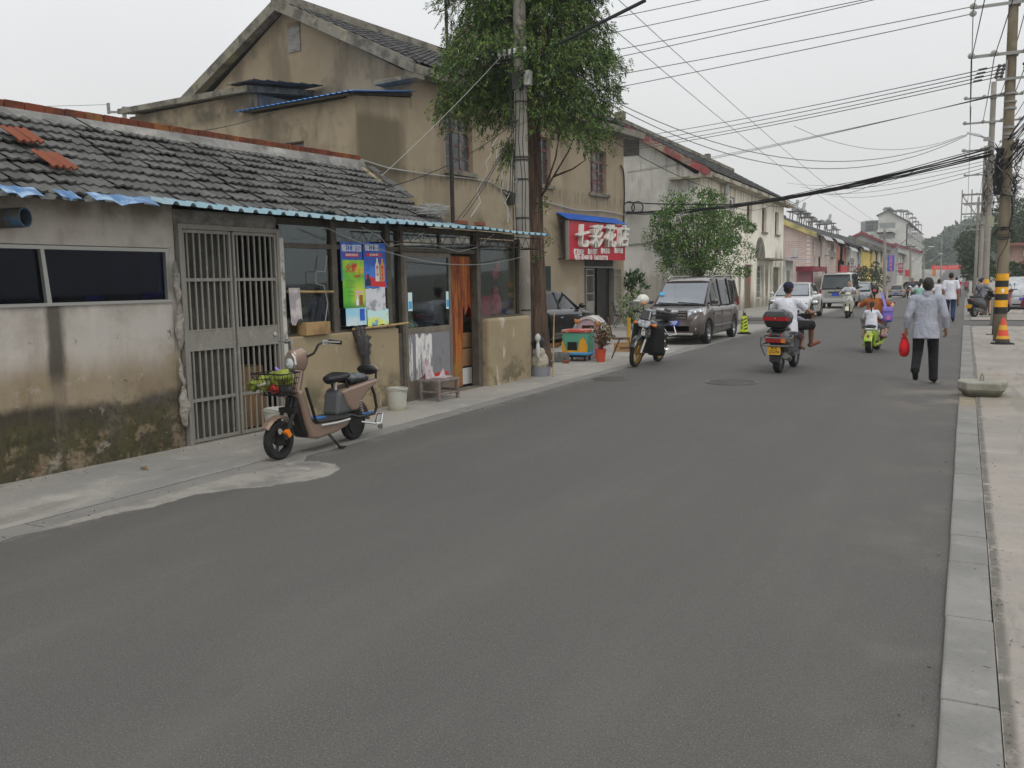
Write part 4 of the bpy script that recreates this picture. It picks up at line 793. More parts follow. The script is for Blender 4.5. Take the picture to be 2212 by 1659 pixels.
mb = MB()
wall_open(mb,UN,0,3.2,EZ,0,.25,[(a,b,[(z0,z1)]) for a,b,z0,z1 in ww])
wall_open(mb,UN,0,-.1,3.2,0,.25,[(dd[0][0],dd[0][1],[(-.1,2.5)]),(dd[1][0],dd[1][1],[(.5,2.5)]),(dd[2][0],dd[2][1],[(-.1,2.4)])])
mb.build('wall', CREAM, gb); mb = MB(); mb.bx(-.25,0,.25,2*RV,-.1,EZ); mb.bx(UN+.25,-.25,2*RV-.25,2*RV,-.1,EZ); mb.build('rear_wall', CREAM, gb)
mb = MB(); mb.prism([(.25,-.1),(2*RV,-.1),(2*RV,EZ),(RV,RZ-.25),(.25,EZ)],(UN,0,0),(0,1,0),(0,0,1),(.25,0,0)); o = mb.build('gable_wall', GREYW, gb)
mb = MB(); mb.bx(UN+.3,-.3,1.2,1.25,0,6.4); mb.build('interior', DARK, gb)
for a,b,z0,z1 in ww: win(gb,a,b,z0,z1,.16,REDF,GLASSD,2,2,.07,WEAC,.7)
q = MB(); q.bx(dd[0][0],dd[0][1],.12,.17,0,2.5); o = q.build('door', mat('brown_door',c('6b5a4a',1.3),.7,[dict(c=c('8a4a42',1.2),z=(1.2,1.3),n=(1.5,.4,.6),a=.8)]), gb)
q = MB(); q.bx(dd[2][0],dd[2][1],.12,.17,0,2.4); o = q.build('door', mat('olive_door',c('5d5547',1.3),.7,[dict(c=c('4a4338'),n=(2,.4,.6),a=.7)]), gb)
win(gb,dd[1][0],dd[1][1],.5,2.5,.1,mat('white_frame',c('b0aea6',1.4),.6),GLASSW,1,5,.08)
ca,cz = Bp(*k7(1262,1438)); cb,_ = Bp(*k7(1412,1438)); q = MB(); q.bx(ca,cb,-.75,-.005,cz,cz+.1); q.build('canopy', WEAC, gb)
aa,az = Bp(*k7(1245,1430)); ab,_ = Bp(*k7(1335,1430)); q = MB(); n = 14; cxx = (aa+ab)/2; rr_ = (ab-aa)/2
q.prism([(cxx+rr_*math.cos(math.pi*i/n), cz+.12+rr_*1.1*math.sin(math.pi*i/n)*.8) for i in range(n+1)],(0,-.02,0),(1,0,0),(0,0,1),(0,.018,0)); q.build('arch_panel', mat('sooty_panel',c('6f6b62',1.4),.95,[dict(c=c('45413a'),n=(1.5,.4,.6),a=.8)]), gb)
mb = MB(); tile_field(mb,UN-.35,1.2,.34,12,(0,-.5,EZ+.12),(0,RV,RZ),amp=.03,lift=.03,nx=3,seed=3,waves=1); rf = mb.build('roof', DTILE, gb)
mb = MB(); mb.loft([[(x,-.48,EZ+.06),(x,RV,RZ-.06),(x,2*RV+.4,EZ+.06),(x,2*RV+.4,EZ-.02),(x,RV,RZ-.18),(x,-.48,EZ-.02)] for x in (UN-.33,1.18)]); mb.build('roof_deck', mat('roof_boards','423d35'), rf)
mb = MB(); mb.bx(UN-.38,1.2,RV-.15,RV+.15,RZ,RZ+.2); mb.bx(UN-.5,UN-.1,RV-.2,RV+.2,RZ+.2,RZ+.5); mb.bx(-5.6,-5.2,RV-.15,RV+.15,RZ+.2,RZ+.45); mb.build('ridge', WEAC, rf)
mb = MB()
for y1 in (-.5,2*RV+.5): mb.loft([[(UN-.4,RV,RZ-.32),(UN-.4,RV,RZ+.03),(UN-.08,RV,RZ+.03),(UN-.08,RV,RZ-.32)],[(UN-.4,y1,EZ-.2),(UN-.4,y1,EZ+.15),(UN-.08,y1,EZ+.15),(UN-.08,y1,EZ-.2)]])
mb.build('barge_board', mat('peeling_red_barge',c('8c4747',1.35),.9,[dict(c=c('857f70',1.35),n=(.55,.48,.53),a=.95),dict(c=c('6b3030',1.2),n=(2,.45,.6),a=.6),dict(c=c('4f4a42'),n=(1.2,.55,.68),a=.7)],bump=(10,.4,.02)), rf)
mb = MB(); mb.bx(UN-.36,1.2,-.58,-.02,EZ-.14,EZ+.04); mb.bx(UN-.45,UN-.02,-.58,1.4,EZ-.24,EZ-.142); mb.build('eave_gutter', mat('eave_concrete',c('8f897b',1.5),.95,[dict(c=c('7a4a40',1.3),n=(.5,.58,.62),a=.8),dict(c=c('55503f'),n=(1.4,.45,.6),a=.8)]), rf)
q = MB(); a,z = Bp(*k7(935,740)); q.tube([(a,-.02,z-.6),(a,-.25,z-.5),(a,-.28,z),(a,-.2,z+.15)],.13,8); q.build('flue', ALU, gb)
a,z = Bp(*k7(965,990)); aircon(BC+V((.0,a,z)),R(90),'white air conditioner on the cream facade beneath the silver flue',1.1)
q = MB(); vv = RP(*k7(70,405),(0,61.7+UN,0),(0,1,0)); q.bx(UN-.04,UN-.002,-(vv.x-BX)-.6,-(vv.x-BX)+.5,vv.z-.4,vv.z+.4); q.build('vent', mat('louvre_dark','38342f',.8,[dict(c='6a655c',n=(8,.5,.6),st=(.1,.1,4),a=.7)]), gb)
q = MB(); a0_ = RP(*k7(60,1298),(0,61.7+UN-.05,0),(0,1,0)); a1_ = RP(*k7(330,1265),(0,61.7+UN-.05,0),(0,1,0))
q.tube([(UN-.05,-(a0_.x-BX),a0_.z),(UN-.05,-(a1_.x-BX)*.5-(a0_.x-BX)*.5,(a0_.z+a1_.z)/2-.02),(UN-.05,-(a1_.x-BX),a1_.z),(UN-.05,.1,a1_.z+.1)],.03,6); q.build('conduit', WW, gb)
# ================================================================ ROW OF HOUSES FURTHER DOWN THE LEFT SIDE
FX = -11.0
def Xp(x, y, X=FX): p = RP(*c3(x,y),(X,0,0),(1,0,0)); return p.y, p.z
def rowhouse(label, y0, y1, eave, ridge, dep, wallm, roofm, wins=(), near=False, rake=None, gm=None, fx=FX, fm=None, doors=(), cat='building', ov=.5):
    t = thing('row_house', label, cat, (fx,y0,0), R(90)); L_ = y1-y0
    mb = MB(); ops = {}
    fl = {}
    for a,b,z0,z1 in list(wins)+list(doors): fl.setdefault((round(a-y0,2),round(b-y0,2)),[]).append((z0,z1))
    wall_open(mb,0,L_,-1.5,eave,0,.25,[(a,b,z) for (a,b),z in fl.items()]); mb.build('wall', wallm, t); mb = MB(); mb.bx(0,L_,dep-.2,dep,-1.5,eave); mb.build('rear_wall', wallm, t)
    for x in (0,L_-.2): mb = MB(); mb.prism([(.25,-1.5),(dep-.2,-1.5),(dep-.2,eave),(dep/2,ridge-.15),(.25,eave)],(x,0,0),(0,1,0),(0,0,1),(.2,0,0)); mb.build('gable_wall', gm or wallm, t)
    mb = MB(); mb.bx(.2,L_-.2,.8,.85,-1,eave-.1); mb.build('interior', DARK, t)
    for a,b,z0,z1 in wins: win(t,a-y0,b-y0,z0,z1,.12,fm or mat('grey_frame',c('8d8c86',1.3),.6),GLASSW,2,1,.06)
    for a,b,z0,z1 in doors: q = MB(); q.bx(a-y0,b-y0,.1,.14,z0,z1); q.build('shutter_door', mat('roller_shutter',c('9a9a96',1.3),.5,[dict(c=c('77766f'),n=(6,.45,.6),st=(.1,.1,3),a=.7)]), t)
    mb = MB(); o_ = .3; mb.loft([[(x,-ov,eave-.02),(x,dep/2,ridge),(x,dep+ov,eave-.02),(x,dep+ov,eave-.12),(x,dep/2,ridge-.12),(x,-ov,eave-.12)] for x in (-o_,L_+.02)])
    mb.bx(-o_,L_,dep/2-.12,dep/2+.12,ridge-.02,ridge+.14)
    k = 0
    while k < L_:                              # tile courses read as ribs
        mb.loft([[(k,-ov,eave),(k,dep/2,ridge+.03),(k+.16,dep/2,ridge+.03),(k+.16,-ov,eave)],[(k,-ov,eave-.02),(k,dep/2,ridge),(k+.16,dep/2,ridge),(k+.16,-ov,eave-.02)]]); k += .34
    r_ = mb.build('roof', roofm, t)
    mb = MB()
    for yy in (-ov,dep+ov): mb.loft([[(-o_-.06,dep/2,ridge-.38),(-o_-.06,dep/2,ridge+.03),(-.02,dep/2,ridge+.03),(-.02,dep/2,ridge-.38)],[(-o_-.06,yy,eave-.36),(-o_-.06,yy,eave+.03),(-.02,yy,eave+.03),(-.02,yy,eave-.36)]])
    mb.build('barge_board', rake or WEAC, r_)
    return t
PINKB = mat('pinkish_brick',c('a0918a',1.6),.9,[dict(c=c('85766f',1.5),n=(.8,.42,.62),a=.6),dict(c=c('b9ada5',1.6),brick=(.5,.16,.012),rot=(R(90),0,0),a=.8)])
PINKG = mat('pinkish_brick_gable',c('a0918a',1.55),.9,[dict(c=c('85766f',1.5),n=(.8,.42,.62),a=.6),dict(c=c('b9ada5',1.6),brick=(.5,.16,.012),rot=(0,R(90),R(90)),a=.8)])
GROOF = mat('far_roof_tile',c('5d5e5e'),.9,[dict(c=c('474848'),n=(.7,.42,.62),a=.7)])
YEL = mat('yellow_barge',c('a59b62',1.5),.9,[dict(c=c('6f6a52',1.3),n=(1,.42,.6),a=.7)])
def wz(xs, yt, yb, X=FX, clampz=None):
    o = []
    for xa,xb in xs:
        a,zt = Xp(xa,yt,X); b,_ = Xp(xb,yt,X); _,zb = Xp((xa+xb)/2,yb,X); o.append((a,b,max(zb,.2),zt))
    return o
y4,y5,y6,y7,y8 = 73.,88.7,96.8,111.2,126.5
E4 = 5.15
ws = [(74.0,75.3,3.45,4.75),(77.6,79.2,3.4,4.7),(81.5,83.2,3.3,4.7),(85.2,86.9,3.3,4.7)]
rowhouse('pinkish brick two storey house with yellow gable trim',y4,y5,E4,7.5,9.5,PINKB,GROOF,ws,rake=YEL,gm=PINKG,doors=[(75,78.5,.1,2.3),(80,84,.1,2.3)])
ORB = mat('orange_brick',c('95614d',1.5),.9,[dict(c=c('7a4b3c',1.4),n=(.8,.42,.62),a=.6),dict(c=c('b08a78',1.4),brick=(.5,.16,.012),a=.6)])
rowhouse('orange brick house with striped awning and red shop board',y5,y6,5.12,7.3,9.5,ORB,GROOF,[(90.2,91.6,3.3,4.7),(93.6,95.0,3.3,4.7)],doors=[(90,95,.0,2.2)])
GRYW = mat('light_grey_wall',c('aaa9a4',1.6),.9,[dict(c=c('8b8984',1.5),n=(.6,.4,.62),a=.7)])
rowhouse('light grey row house with a red and brown shop board',y6,y7,5.1,7.2,9.5,GRYW,GROOF,[(98,99.6,3.2,4.6),(101.5,103.1,3.2,4.6),(105,106.6,3.2,4.6),(108.4,110,3.2,4.6)],doors=[(98,103,-.2,2.1),(104.5,109.5,-.2,2.1)])
YW = mat('yellow_wall',c('c2a955',1.55),.9,[dict(c=c('a08c4a',1.5),n=(.7,.42,.62),a=.5)])
rowhouse('bright yellow row house with a small blue awning',y7,y8,5.1,7.2,9.5,YW,GROOF,[(113,114.5,3.,4.6),(116.5,118,3.,4.6),(120,121.5,3.,4.6),(123.5,125,3.,4.6)],doors=[(113,118,-.3,2.),(119.5,124.5,-.3,2.)])
CRW = mat('cream_wall',c('b3a88a',1.55),.9,[dict(c=c('968c72',1.5),n=(.6,.42,.62),a=.6)])
rowhouse('cream row house behind the first lamp pole',y8,142,5.2,7.3,9.5,CRW,GROOF,[(128.5,130,3.,4.7),(132,133.5,3.,4.7),(136,137.5,3.,4.7),(139.4,140.8,3,4.7)],doors=[(128,133,-.4,2.),(135,140,-.4,2.)])
for i,(ya,yb,lab) in enumerate(((142,168,'pale grey terrace beside the blue hotel sign'),(168,196,'pale grey terrace behind the second lamp pole'),(196,250,'most distant pale terrace before the banner'))):
    n = int((yb-ya)/4); W_ = [(ya+1.2+k*4,ya+2.6+k*4,3.2,4.9) for k in range(n)]
    rowhouse(lab,ya,yb,5.6+.15*i,7.7+.2*i,9.5,mat('pale_terrace',c('a9a69d',1.6),.9,[dict(c=c('8d8a80',1.5),n=(.4,.42,.62),a=.6)]),GROOF,W_,doors=[(ya+.8+k*8,ya+5+k*8,-.6,2.) for k in range(n//2)])
# red gabled houses rising behind the row
RROOF = mat('red_roof_tile',c('8c3c42'),.85,[dict(c=c('6d2f35'),n=(.6,.42,.62),a=.6)])
pa = AY(*c3(840,345),150); rowhouse('house with a dark red gabled roof rising behind the row',150,160,pa.z-2.,pa.z+.4,(pa.x+15.5+9)*0+9.5,mat('grey_gable',c('8f8b8a',1.55),.9,[dict(c=c('7a7674',1.5),n=(.5,.42,.6),a=.6)]),RROOF,[],rake=RROOF,fx=pa.x+4.75)
pa = AY(*c3(1130,430),190); rowhouse('small red roofed house near the tall apartment block',190,198,pa.z-1.6,pa.z+.2,9,GRYW,RROOF,[],rake=RROOF,fx=pa.x+4.5)
# solar water heaters on the roofs
for i,(x,y) in enumerate(((290,150),(350,168),(385,200),(445,236),(515,258),(570,252),(612,305))):
    p = RP(*c3(x,y),(FX-3.2,0,0),(1,0,0)); p.z = p.z
    zr = 5.15+2.35*(3.2+.0)/4.75
    t = thing('solar_water_heater', f"solar water heater on the brick house roof, number {i+1} from the street camera".replace(f'number {i+1} from the street camera',['nearest, tilted tank up','second along the ridge','third, with a flat frame','fourth, standing on a wide flat frame','fifth, low flat frame','sixth, tilted tank up','farthest, round dish shaped tank'][i]),'solar heater',(p.x,p.y,0),0)
    z1 = p.z; q = MB()
    for dx in (-.5,.5):
        for dy in (-.7,.7): q.tube([(dx,dy,zr-.6),(dx*.7,dy,z1)],.05,5)
    q.bx(-.7,.7,-.9,.9,z1-.05,z1+.03); q.build('stand', STEEL, t)
    q = MB(); q.lathe([(.2,-.85),(.26,-.8),(.26,.8),(.2,.85)],12,(0,0,z1+.22),(0,1,0)); q.build('tank', mat('tank_steel',c('8e9092'),.4,metal=.4), t)
    if i in (0,1,5): q = MB(); q.tube([(0,0,z1+.3),(.0,.9,z1+1.)],.16,8); q.build('tilted_tank', mat('tank_steel','8e9092'), t)
STR1 = mat('awning_stripe',c('b9bab8',1.4),.6,[dict(c=c('55595c'),n=(1,.0,.0),a=0)])
def striped(px0,px1,py,lab,dz=.5,dep=.9):
    a,z = Xp(px0,py); b,_ = Xp(px1,py); t = thing('awning',lab,'awning',(FX,a,z),R(90)); L_ = b-a; n = 8
    for par,nm,m_ in ((0,'white_stripes',mat('stripe_white',c('c2c2be',1.3),.6)),(1,'grey_stripes',mat('stripe_grey',c('6b7177',1.2),.6))):
        q = MB()
        for k in range(par,n,2):
            x0,x1 = L_*k/n, L_*(k+1)/n
            prof = [(-.02,.0),(-dep*.4,-.05),(-dep*.8,-.22),(-dep,-dz)]
            for (ya,za),(yb,zb) in zip(prof,prof[1:]): q.add([(x0,ya,za),(x1,ya,za),(x1,yb,zb),(x0,yb,zb),(x0,ya,za-.02),(x1,ya,za-.02),(x1,yb,zb-.02),(x0,yb,zb-.02)],[(0,1,2,3),(4,7,6,5),(0,4,5,1),(1,5,6,2),(2,6,7,3),(3,7,4,0)])
        q.build(nm,m_,t)
striped(450,520,338,'striped curved awning on the pink house, nearer one'); striped(555,622,362,'striped curved awning on the pink house, farther one'); striped(690,745,440,'striped awning on the orange brick house'); striped(800,850,435,'striped awning on the light grey house')
for i,(x,y,sc,lab) in enumerate(((540,520,1.,'air conditioner on the pink house, left of a pair'),(590,540,1.,'air conditioner on the pink house, right of a pair'),(750,590,1.,'air conditioner on the orange brick facade'))):
    a,z = Xp(x,y); aircon((FX,a,z),R(90),lab,1.05)
# signs of the row
def board(px0,px1,py0,py1,m,lab,X,parts=(),flat=True):
    """sign projecting from the facade, facing the street camera"""
    p0 = RP(*c3(px0,py0),(X,0,0),(1,0,0)); Y = p0.y; a = AY(*c3(px0,py0),Y); b = AY(*c3(px1,py1),Y)
    t = thing('shop_sign',lab,'sign',(a.x,Y,b.z)); W_,H_ = b.x-a.x, a.z-b.z
    q = MB(); q.bx(0,W_,0,.15,0,H_); q.build('panel',m,t); q = MB(); q.bx(-.6,0,.04,.1,H_*.8,H_*.85); q.bx(-.6,0,.04,.1,H_*.15,H_*.2); q.build('bracket',STEEL,t)
    return t,W_,H_
RSG = mat('sign_red',c('b3202e',1.4),.45); 
a,zt_ = Xp(657,605); b,zb_ = Xp(712,668); t = thing('shop_sign','plain bright red shop board on the orange brick house','sign',(FX+.02,a,zb_),R(90)); q = MB(); q.bx(0,b-a,-.14,0,0,zt_-zb_); q.build('panel',RSG,t); q = MB(); q.bx(-.04,b-a+.04,-.16,-.0,zt_-zb_,zt_-zb_+.08); q.build('frame',STEEL,t)
a,zt_ = Xp(722,600); b,zb_ = Xp(822,668); t = thing('shop_sign','brownish shop board with white lettering on the light grey house','sign',(FX+.02,a,zb_),R(90)); q = MB(); q.bx(0,b-a,-.14,0,0,zt_-zb_); q.build('panel',mat('sign_brown',c('8a5046',1.4),.5),t)
q = MB(); rr = random.Random(3)
for k in range(4):
    for j in range(2):
        x = .8+(b-a-4)*k/4; z = .25+.5*j; q.bx(x,x+1.2,-.16,-.142,z,z+.1); q.bx(x+.5,x+.7,-.16,-.142,z-.12,z+.34); q.bx(x+.1,x+1.1,-.16,-.142,z+.2,z+.27)
q.build('lettering',PW,t)
q = MB(); q.bx(b-a-1.8,b-a-.2,-.16,-.142,.1,zt_-zb_-.1); q.build('red_patch',RSG,t)
t,W_,H_ = board(1062,1117,520,655,mat('sign_blue',c('1f4fae',1.3),.4),'tall blue vertical hotel sign with pink characters by the first lamp pole',-9.6)
PKL = mat('letter_pink',c('d56a86',1.4),.5)
for k,ch in enumerate('亿苑宾馆'): text('lettering',ch,H_*.225,PKL,t,facing((W_/2,-.012,H_*(.865-.245*k)),(1,0,0)),.006,.012)
t,W_,H_ = board(1153,1194,586,668,mat('sign_crimson',c('96283c',1.4),.5),'crimson vertical shop sign with pale panel beyond the hotel sign',-9.8); q = MB(); q.bx(W_*.1,W_*.9,-.02,-.002,H_*.55,H_*.85); q.bx(W_*.1,W_*.9,-.02,-.002,H_*.3,H_*.42); q.build('pale_print',mat('print_dull',c('b49aa0',1.2),.6),t)
board(1163,1190,640,690,mat('sign_grey',c('8d8c90',1.4),.5),'small grey sign below the crimson shop sign',-9.7)
board(1212,1246,642,698,RSG,'plain red square sign near the second lamp pole',-9.4)
board(1442,1468,640,695,mat('sign_orange',c('b5702e',1.4),.5),'orange sign hanging below the red banner',-4.5)
# red front canopy + grey arch in front of the pink house
pz0 = Xp(305,655,-9.6); q0 = AY(*c3(300,655),62.5); q1 = AY(*c3(490,700),62.5)
t = thing('shop_canopy','dark red shop front canopy beside the cream house','canopy',(-10.9,66,0),R(90)); q = MB(); q.bx(0,7,-1.2,0,2.15,2.5); q.build('fascia',mat('dark_red_paint',c('7a2535',1.4),.6,[dict(c=c('5d1f2b'),n=(1,.4,.6),a=.6)]),t); q = MB(); q.bx(0,.12,-1.2,-1.08,0,2.15); q.build('post',mat('dark_red_paint','7a2535'),t); q = MB(); q.bx(6.88,7,-1.2,-1.08,0,2.15); q.build('post',mat('dark_red_paint','7a2535'),t); q = MB(); q.bx(.3,6.8,-.1,0,.0,2.15); q.build('rear_panel',mat('pinkish_panel',c('9a6a70',1.3),.8),t)
t = thing('carport','pale curved carport roof in front of the pink house','carport',(-10.9,75,0),R(90)); q = MB(); n = 10
q.loft([[(x,-.1-2.4*math.cos(math.pi/2*i/n),1.1+.75*math.sin(math.pi/2*i/n)+d) for i in range(n+1)]+[(x,-.1-2.4*math.cos(math.pi/2*i/n),1.07+.75*math.sin(math.pi/2*i/n)+d) for i in range(n,-1,-1)] for x,d in ((0,0),(9,0))]); q.build('roof',mat('polycarbonate',c('a3a49f',1.3),.4),t); q = MB()
for x in (.1,4.5,8.9): q.tube([(x,-2.45,-.3),(x,-2.45,1.12)],.05,6)
q.build('post',STEEL,t)
# grey side shed with AC and blue canopy beside the cream house
t = thing('side_shed','pale shed with blue tin canopy against the end of the cream house','shed',(-10.95,61.95,0),R(90)); q = MB(); wall_open(q,0,3.2,-.1,2.9,0,.2,[(.8,2.0,[(-.1,2.2)])]); q.bx(3.0,3.2,.2,3,-.1,2.9); q.bx(0,3.2,.2,3,2.8,2.9); q.build('wall',mat('pale_shed',c('a9a79f',1.6),.9,[dict(c=c('87847a',1.4),n=(1,.42,.62),a=.6)]),t); q = MB(); q.bx(.8,2.,.1,.14,-.1,2.2); q.build('door',mat('grey_shed_door',c('77787a',1.3),.6),t); q = MB(); corr(q,-.1,3.4,-.9,2.92,.1,3.05,.2,.03); q.build('canopy',mat('canopy_blue',c('5f86ac',1.0),.5),t)
aircon((-10.6,62.9,3.1),R(90)+.2,'air conditioner standing on the blue tin canopy of the pale shed')
# ================================================================ TALL APARTMENT BLOCK FAR BEHIND
YA = 230.
def AA(x, y): return AY(*c3(x,y),YA)
pL, pA, pB, pC = AA(808,210), AA(987,172), AA(1064,138), AA(1236,214)
ab = thing('apartment_block','tall pale six storey apartment block with clutter of heaters on its roof','building',(pC.x,YA,0)); xo = pC.x
wdt = pC.x-pA.x; ze = pC.z-.2; za = pB.z
APW = mat('apartment_wall',c('a5a59f',1.6),.9,[dict(c=c('8f8f8a',1.5),n=(.15,.42,.62),a=.6)])
pe = RP(*c3(1360,335),(pC.x,0,0),(1,0,0)); Lb = min(pe.y-YA,75)
mb = MB(); mb.bx(-.3,0,0,Lb,-2,ze-1.); mb.bx(-wdt,-.3,Lb-.3,Lb,-2,ze-1.); mb.bx(-wdt,-wdt+.3,.3,Lb-.3,-2,ze-1); mb.build('wall',APW,ab)
mb = MB(); mb.prism([(-wdt,-2),(0,-2),(0,ze-.5),(pB.x-xo,za-.3),(-wdt,pA.z-.3)],(0,0,0),(1,0,0),(0,0,1),(0,.3,0)); mb.build('gable_wall',APW,ab)
mb = MB(); mb.loft([[(-wdt-.4,y,pA.z-.25),(pB.x-xo,y,za),(.5,y,ze-.45),(.5,y,ze-.7),(pB.x-xo,y,za-.28),(-wdt-.4,y,pA.z-.5)] for y in (-.5,Lb)]); mb.build('roof',GROOF,ab)
wx = pA.x-pL.x; mb = MB(); mb.bx(-wdt-wx,-wdt,8,8.3,-2,pL.z-3.); mb.bx(-wdt-wx,-wdt-wx+.3,8.3,40,-2,pL.z-3); mb.bx(-wdt-wx,-wdt,8.3,40,pL.z-3.3,pL.z-3); mb.build('wing',APW,ab)
mb = MB(); mb.bx(-wdt-wx*.75,-wdt-.2,9,9.2,pL.z-2.9,pL.z-.3); mb.bx(-wdt-wx*.8,-wdt,8.6,13,pL.z-.4,pL.z-.1); mb.bx(-wdt-wx,-wdt-wx*.75,8.3,12,pL.z-3,pL.z-.3); mb.build('roof_terrace',mat('terrace_glass',c('7d807f',1.2),.4),ab)
st = (ze-1.)/5.6
for k in range(6):
    z = -.2+k*st
    for j in range(int(Lb/6)):
        q = MB(); q.bx(.0,.05,2.2+j*6,5.0+j*6,z+.8,z+.8+st*.55); q.build('window',GLASSW,ab)
    for j in range(int(Lb/12)):
        q = MB(); q.bx(.05,1.0,6.2+j*12,8.2+j*12,z+.1,z+st*.42); q.build('balcony',mat('balcony_wall',c('9b9b96',1.5),.9),ab)
    if k >= 3:
        q = MB(); q.bx(-wdt+.3,-wdt+wdt*.58,-.04,.0,z+.9,z+2.2); q.build('window',mat('terrace_glass','7d807f'),ab); q = MB(); q.bx(-wdt+.1,-wdt+wdt*.62,-1.1,-.05,z-.3,z+.6); q.build('balcony',APW,ab)
    q = MB(); q.bx(-wdt-wx+1.2,-wdt-wx+3,7.95,8,z+.9,z+2.3); q.build('window',GLASSW,ab)
for i,(x,y) in enumerate(((1062,128),(1080,142),(1100,152),(1165,148),(1205,152),(1245,172),(1275,208),(1300,240),(1325,265))):
    fx_ = xo+.5-(1236-min(x,1236))*wdt/250*.9; Y = YA+4 if x < 1240 else RP(*c3(x,y),(xo-2,0,0),(1,0,0)).y; p = AY(*c3(x,y),Y)
    t = thing('solar_water_heater',['dark solar heater standing on the apex of the apartment gable','solar heater just right of the apartment gable apex','third solar heater along the apartment roof','wide frame solar heater over the apartment gable','solar heater at the right end of the apartment gable','solar heater above the corner of the apartment block','solar heater on the apartment street side, first past the corner','solar heater on the apartment street side, second past the corner','farthest solar heater on the apartment street side'][i],'solar heater',(p.x,Y,0))
    q = MB(); zb_ = p.z-2.6
    for dx in (-.8,.8): q.tube([(dx,0,zb_),(dx,0,p.z)],.06,5); q.tube([(dx,1.5,zb_),(dx,1.5,p.z)],.06,5)
    q.bx(-1.1,1.1,-.4,2.,p.z-.06,p.z+.04); q.build('stand',STEEL,t); q = MB(); q.lathe([(.16,-.8),(.22,-.7),(.22,.7),(.16,.8)],10,(0,.5,p.z+.24),(1,0,0)); q.build('tank',mat('tank_steel','8e9092'),t)
# ================================================================ RED BANNER ACROSS THE STREET
bl, br = AY(*c3(1436,604),205), AY(*c3(1708,600),205); bl2 = AY(*c3(1436,640),205); bh = bl.z-bl2.z
t = thing('street_banner','red cloth banner with pale lettering stretched across the far street','banner',(bl.x,205,bl2.z)); W_ = br.x-bl.x
q = MB(); n = 24; top = [(W_*i/n,bh+(.5*(br.z-bl.z)*i/n)-.12*math.sin(math.pi*i/n)) for i in range(n+1)]; bt = [(W_*(n-i)/n,-.1*math.sin(math.pi*(n-i)/n)) for i in range(n+1)]; q.prism(top+bt,(0,0,0),(1,0,0),(0,0,1),(0,.03,0)); q.build('cloth',mat('banner_red',c('d0423f',1.5),.7,[dict(c=c('b83634',1.4),n=(.8,.4,.6),a=.5)]),t)
q = MB()
for k in range(13):
    if k == 6: continue
    x = W_*(.09+.064*k); q.bx(x,x+.3,-.02,-.004,bh*.45,bh*.52); q.bx(x+.1,x+.18,-.02,-.004,bh*.28,bh*.68); q.bx(x+.02,x+.28,-.02,-.004,bh*.6,bh*.66)
q.build('lettering',mat('banner_print',c('e0a09a',1.3),.7),t)
q = MB(); q.tube([(-.0,.015,bh),(-4,.015,bh+.4)],.03,5); q.tube([(W_,.015,bh),(W_+3,.015,bh+.4)],.03,5); q.build('rope',CABLE,t)
# ================================================================ FAR RIGHT: brick house with blue frame
Y_ = 75.; P = lambda x,y: AY(*c2(x,y),Y_)
a, b = P(1330,600), P(1330,760); t = thing('brick_house','brick house with white framed windows and a blue roof frame behind the striped pole','house',(a.x,Y_,0))
BRK = mat('weathered_brick',c('8c7468',1.5),.9,[dict(c=c('5f5049',1.3),n=(1.4,.42,.62),a=.7),dict(c=c('a99b90',1.4),brick=(.5,.16,.014),a=.6)])
mb = MB(); mb.M = None; wall_open(mb,0,12,-.3,a.z,0,.3,[(.9,1.7,[(b.z+.5,a.z-.35)]),(2.0,2.7,[(b.z+.5,a.z-.35)]),(3.4,5,[(b.z+.5,a.z-.35)])]); mb.bx(0,.3,.3,9,-.3,a.z); mb.build('wall',BRK,t)
for p0,p1 in ((.9,1.7),(2.,2.7),(3.4,5)): win(t,p0,p1,b.z+.5,a.z-.35,.1,mat('white_frame','b0aea6'),GLASSW,2,1,.09)
mb = MB(); mb.bx(-.4,12.3,-.6,9,a.z,a.z+.2); mb.build('roof_slab',mat('slab_red',c('7d5550',1.2),.9),t)
mb = MB()
for x in (1.2,5.,9): mb.tube([(x,0,a.z+.2),(x+2,0,a.z+2.2)],.1,6); mb.tube([(x+2,0,a.z+2.2),(x+4,0,a.z+.2)],.1,6)
mb.tube([(1.,0,a.z+.25),(12,0,a.z+.25)],.1,6); mb.build('blue_frame',mat('blue_paint',c('2c4f94',1.3),.6),t)
mb = MB(); mb.bx(.8,12,-1.6,-.002,b.z-.1,b.z+.12); mb.build('balcony_slab',mat('slab_orange',c('8c4a3a',1.3),.9),t)
t = thing('low_wall','long pale plastered wall on the right beyond the covered car','wall',(2.2,62,0)); q = MB(); q.bx(0,14,0,.2,-.3,1.5); q.build('wall',GRYW,t); q = MB(); q.bx(-.05,14,-.06,.26,1.5,1.58); q.build('coping',WEAC,t)
# ================================================================ TREES
BARK = mat('reddish_bark',c('5d4a3c',1.2),.95,[dict(c=c('3a2d25'),n=(5,.42,.6),st=(3,3,.25),a=.85),dict(c=c('8a7663',1.1),n=(7,.55,.7),st=(3,3,.2),a=.6),dict(c=c('565a3e'),n=(1.6,.55,.68),a=.5)],bump=(9,1,.05,(3,3,.25)))
REDW = mat('feathery_leaf',c('45602a'),.75,isl=(c('18240f'),c('24381a'),c('334e21'),c('4a6c2a'),c('6b8836'),c('70642e')))
def limb(mb, pts, r0, r1, n=8):
    k = len(pts); mb.tube(pts,[r0+(r1-r0)*i/(k-1) for i in range(k)],n)
tb = G(1158,800); TX, TY = tb.x-.12, 16.0
TX = AY(1160,720,TY).x
t1 = thing('tree','tall feathery conifer with thick reddish trunk behind the concrete pole','tree',(TX,TY,0)); dpx = (AY(1152,300,TY).x-TX)/(AY(1152,300,TY).z-1)
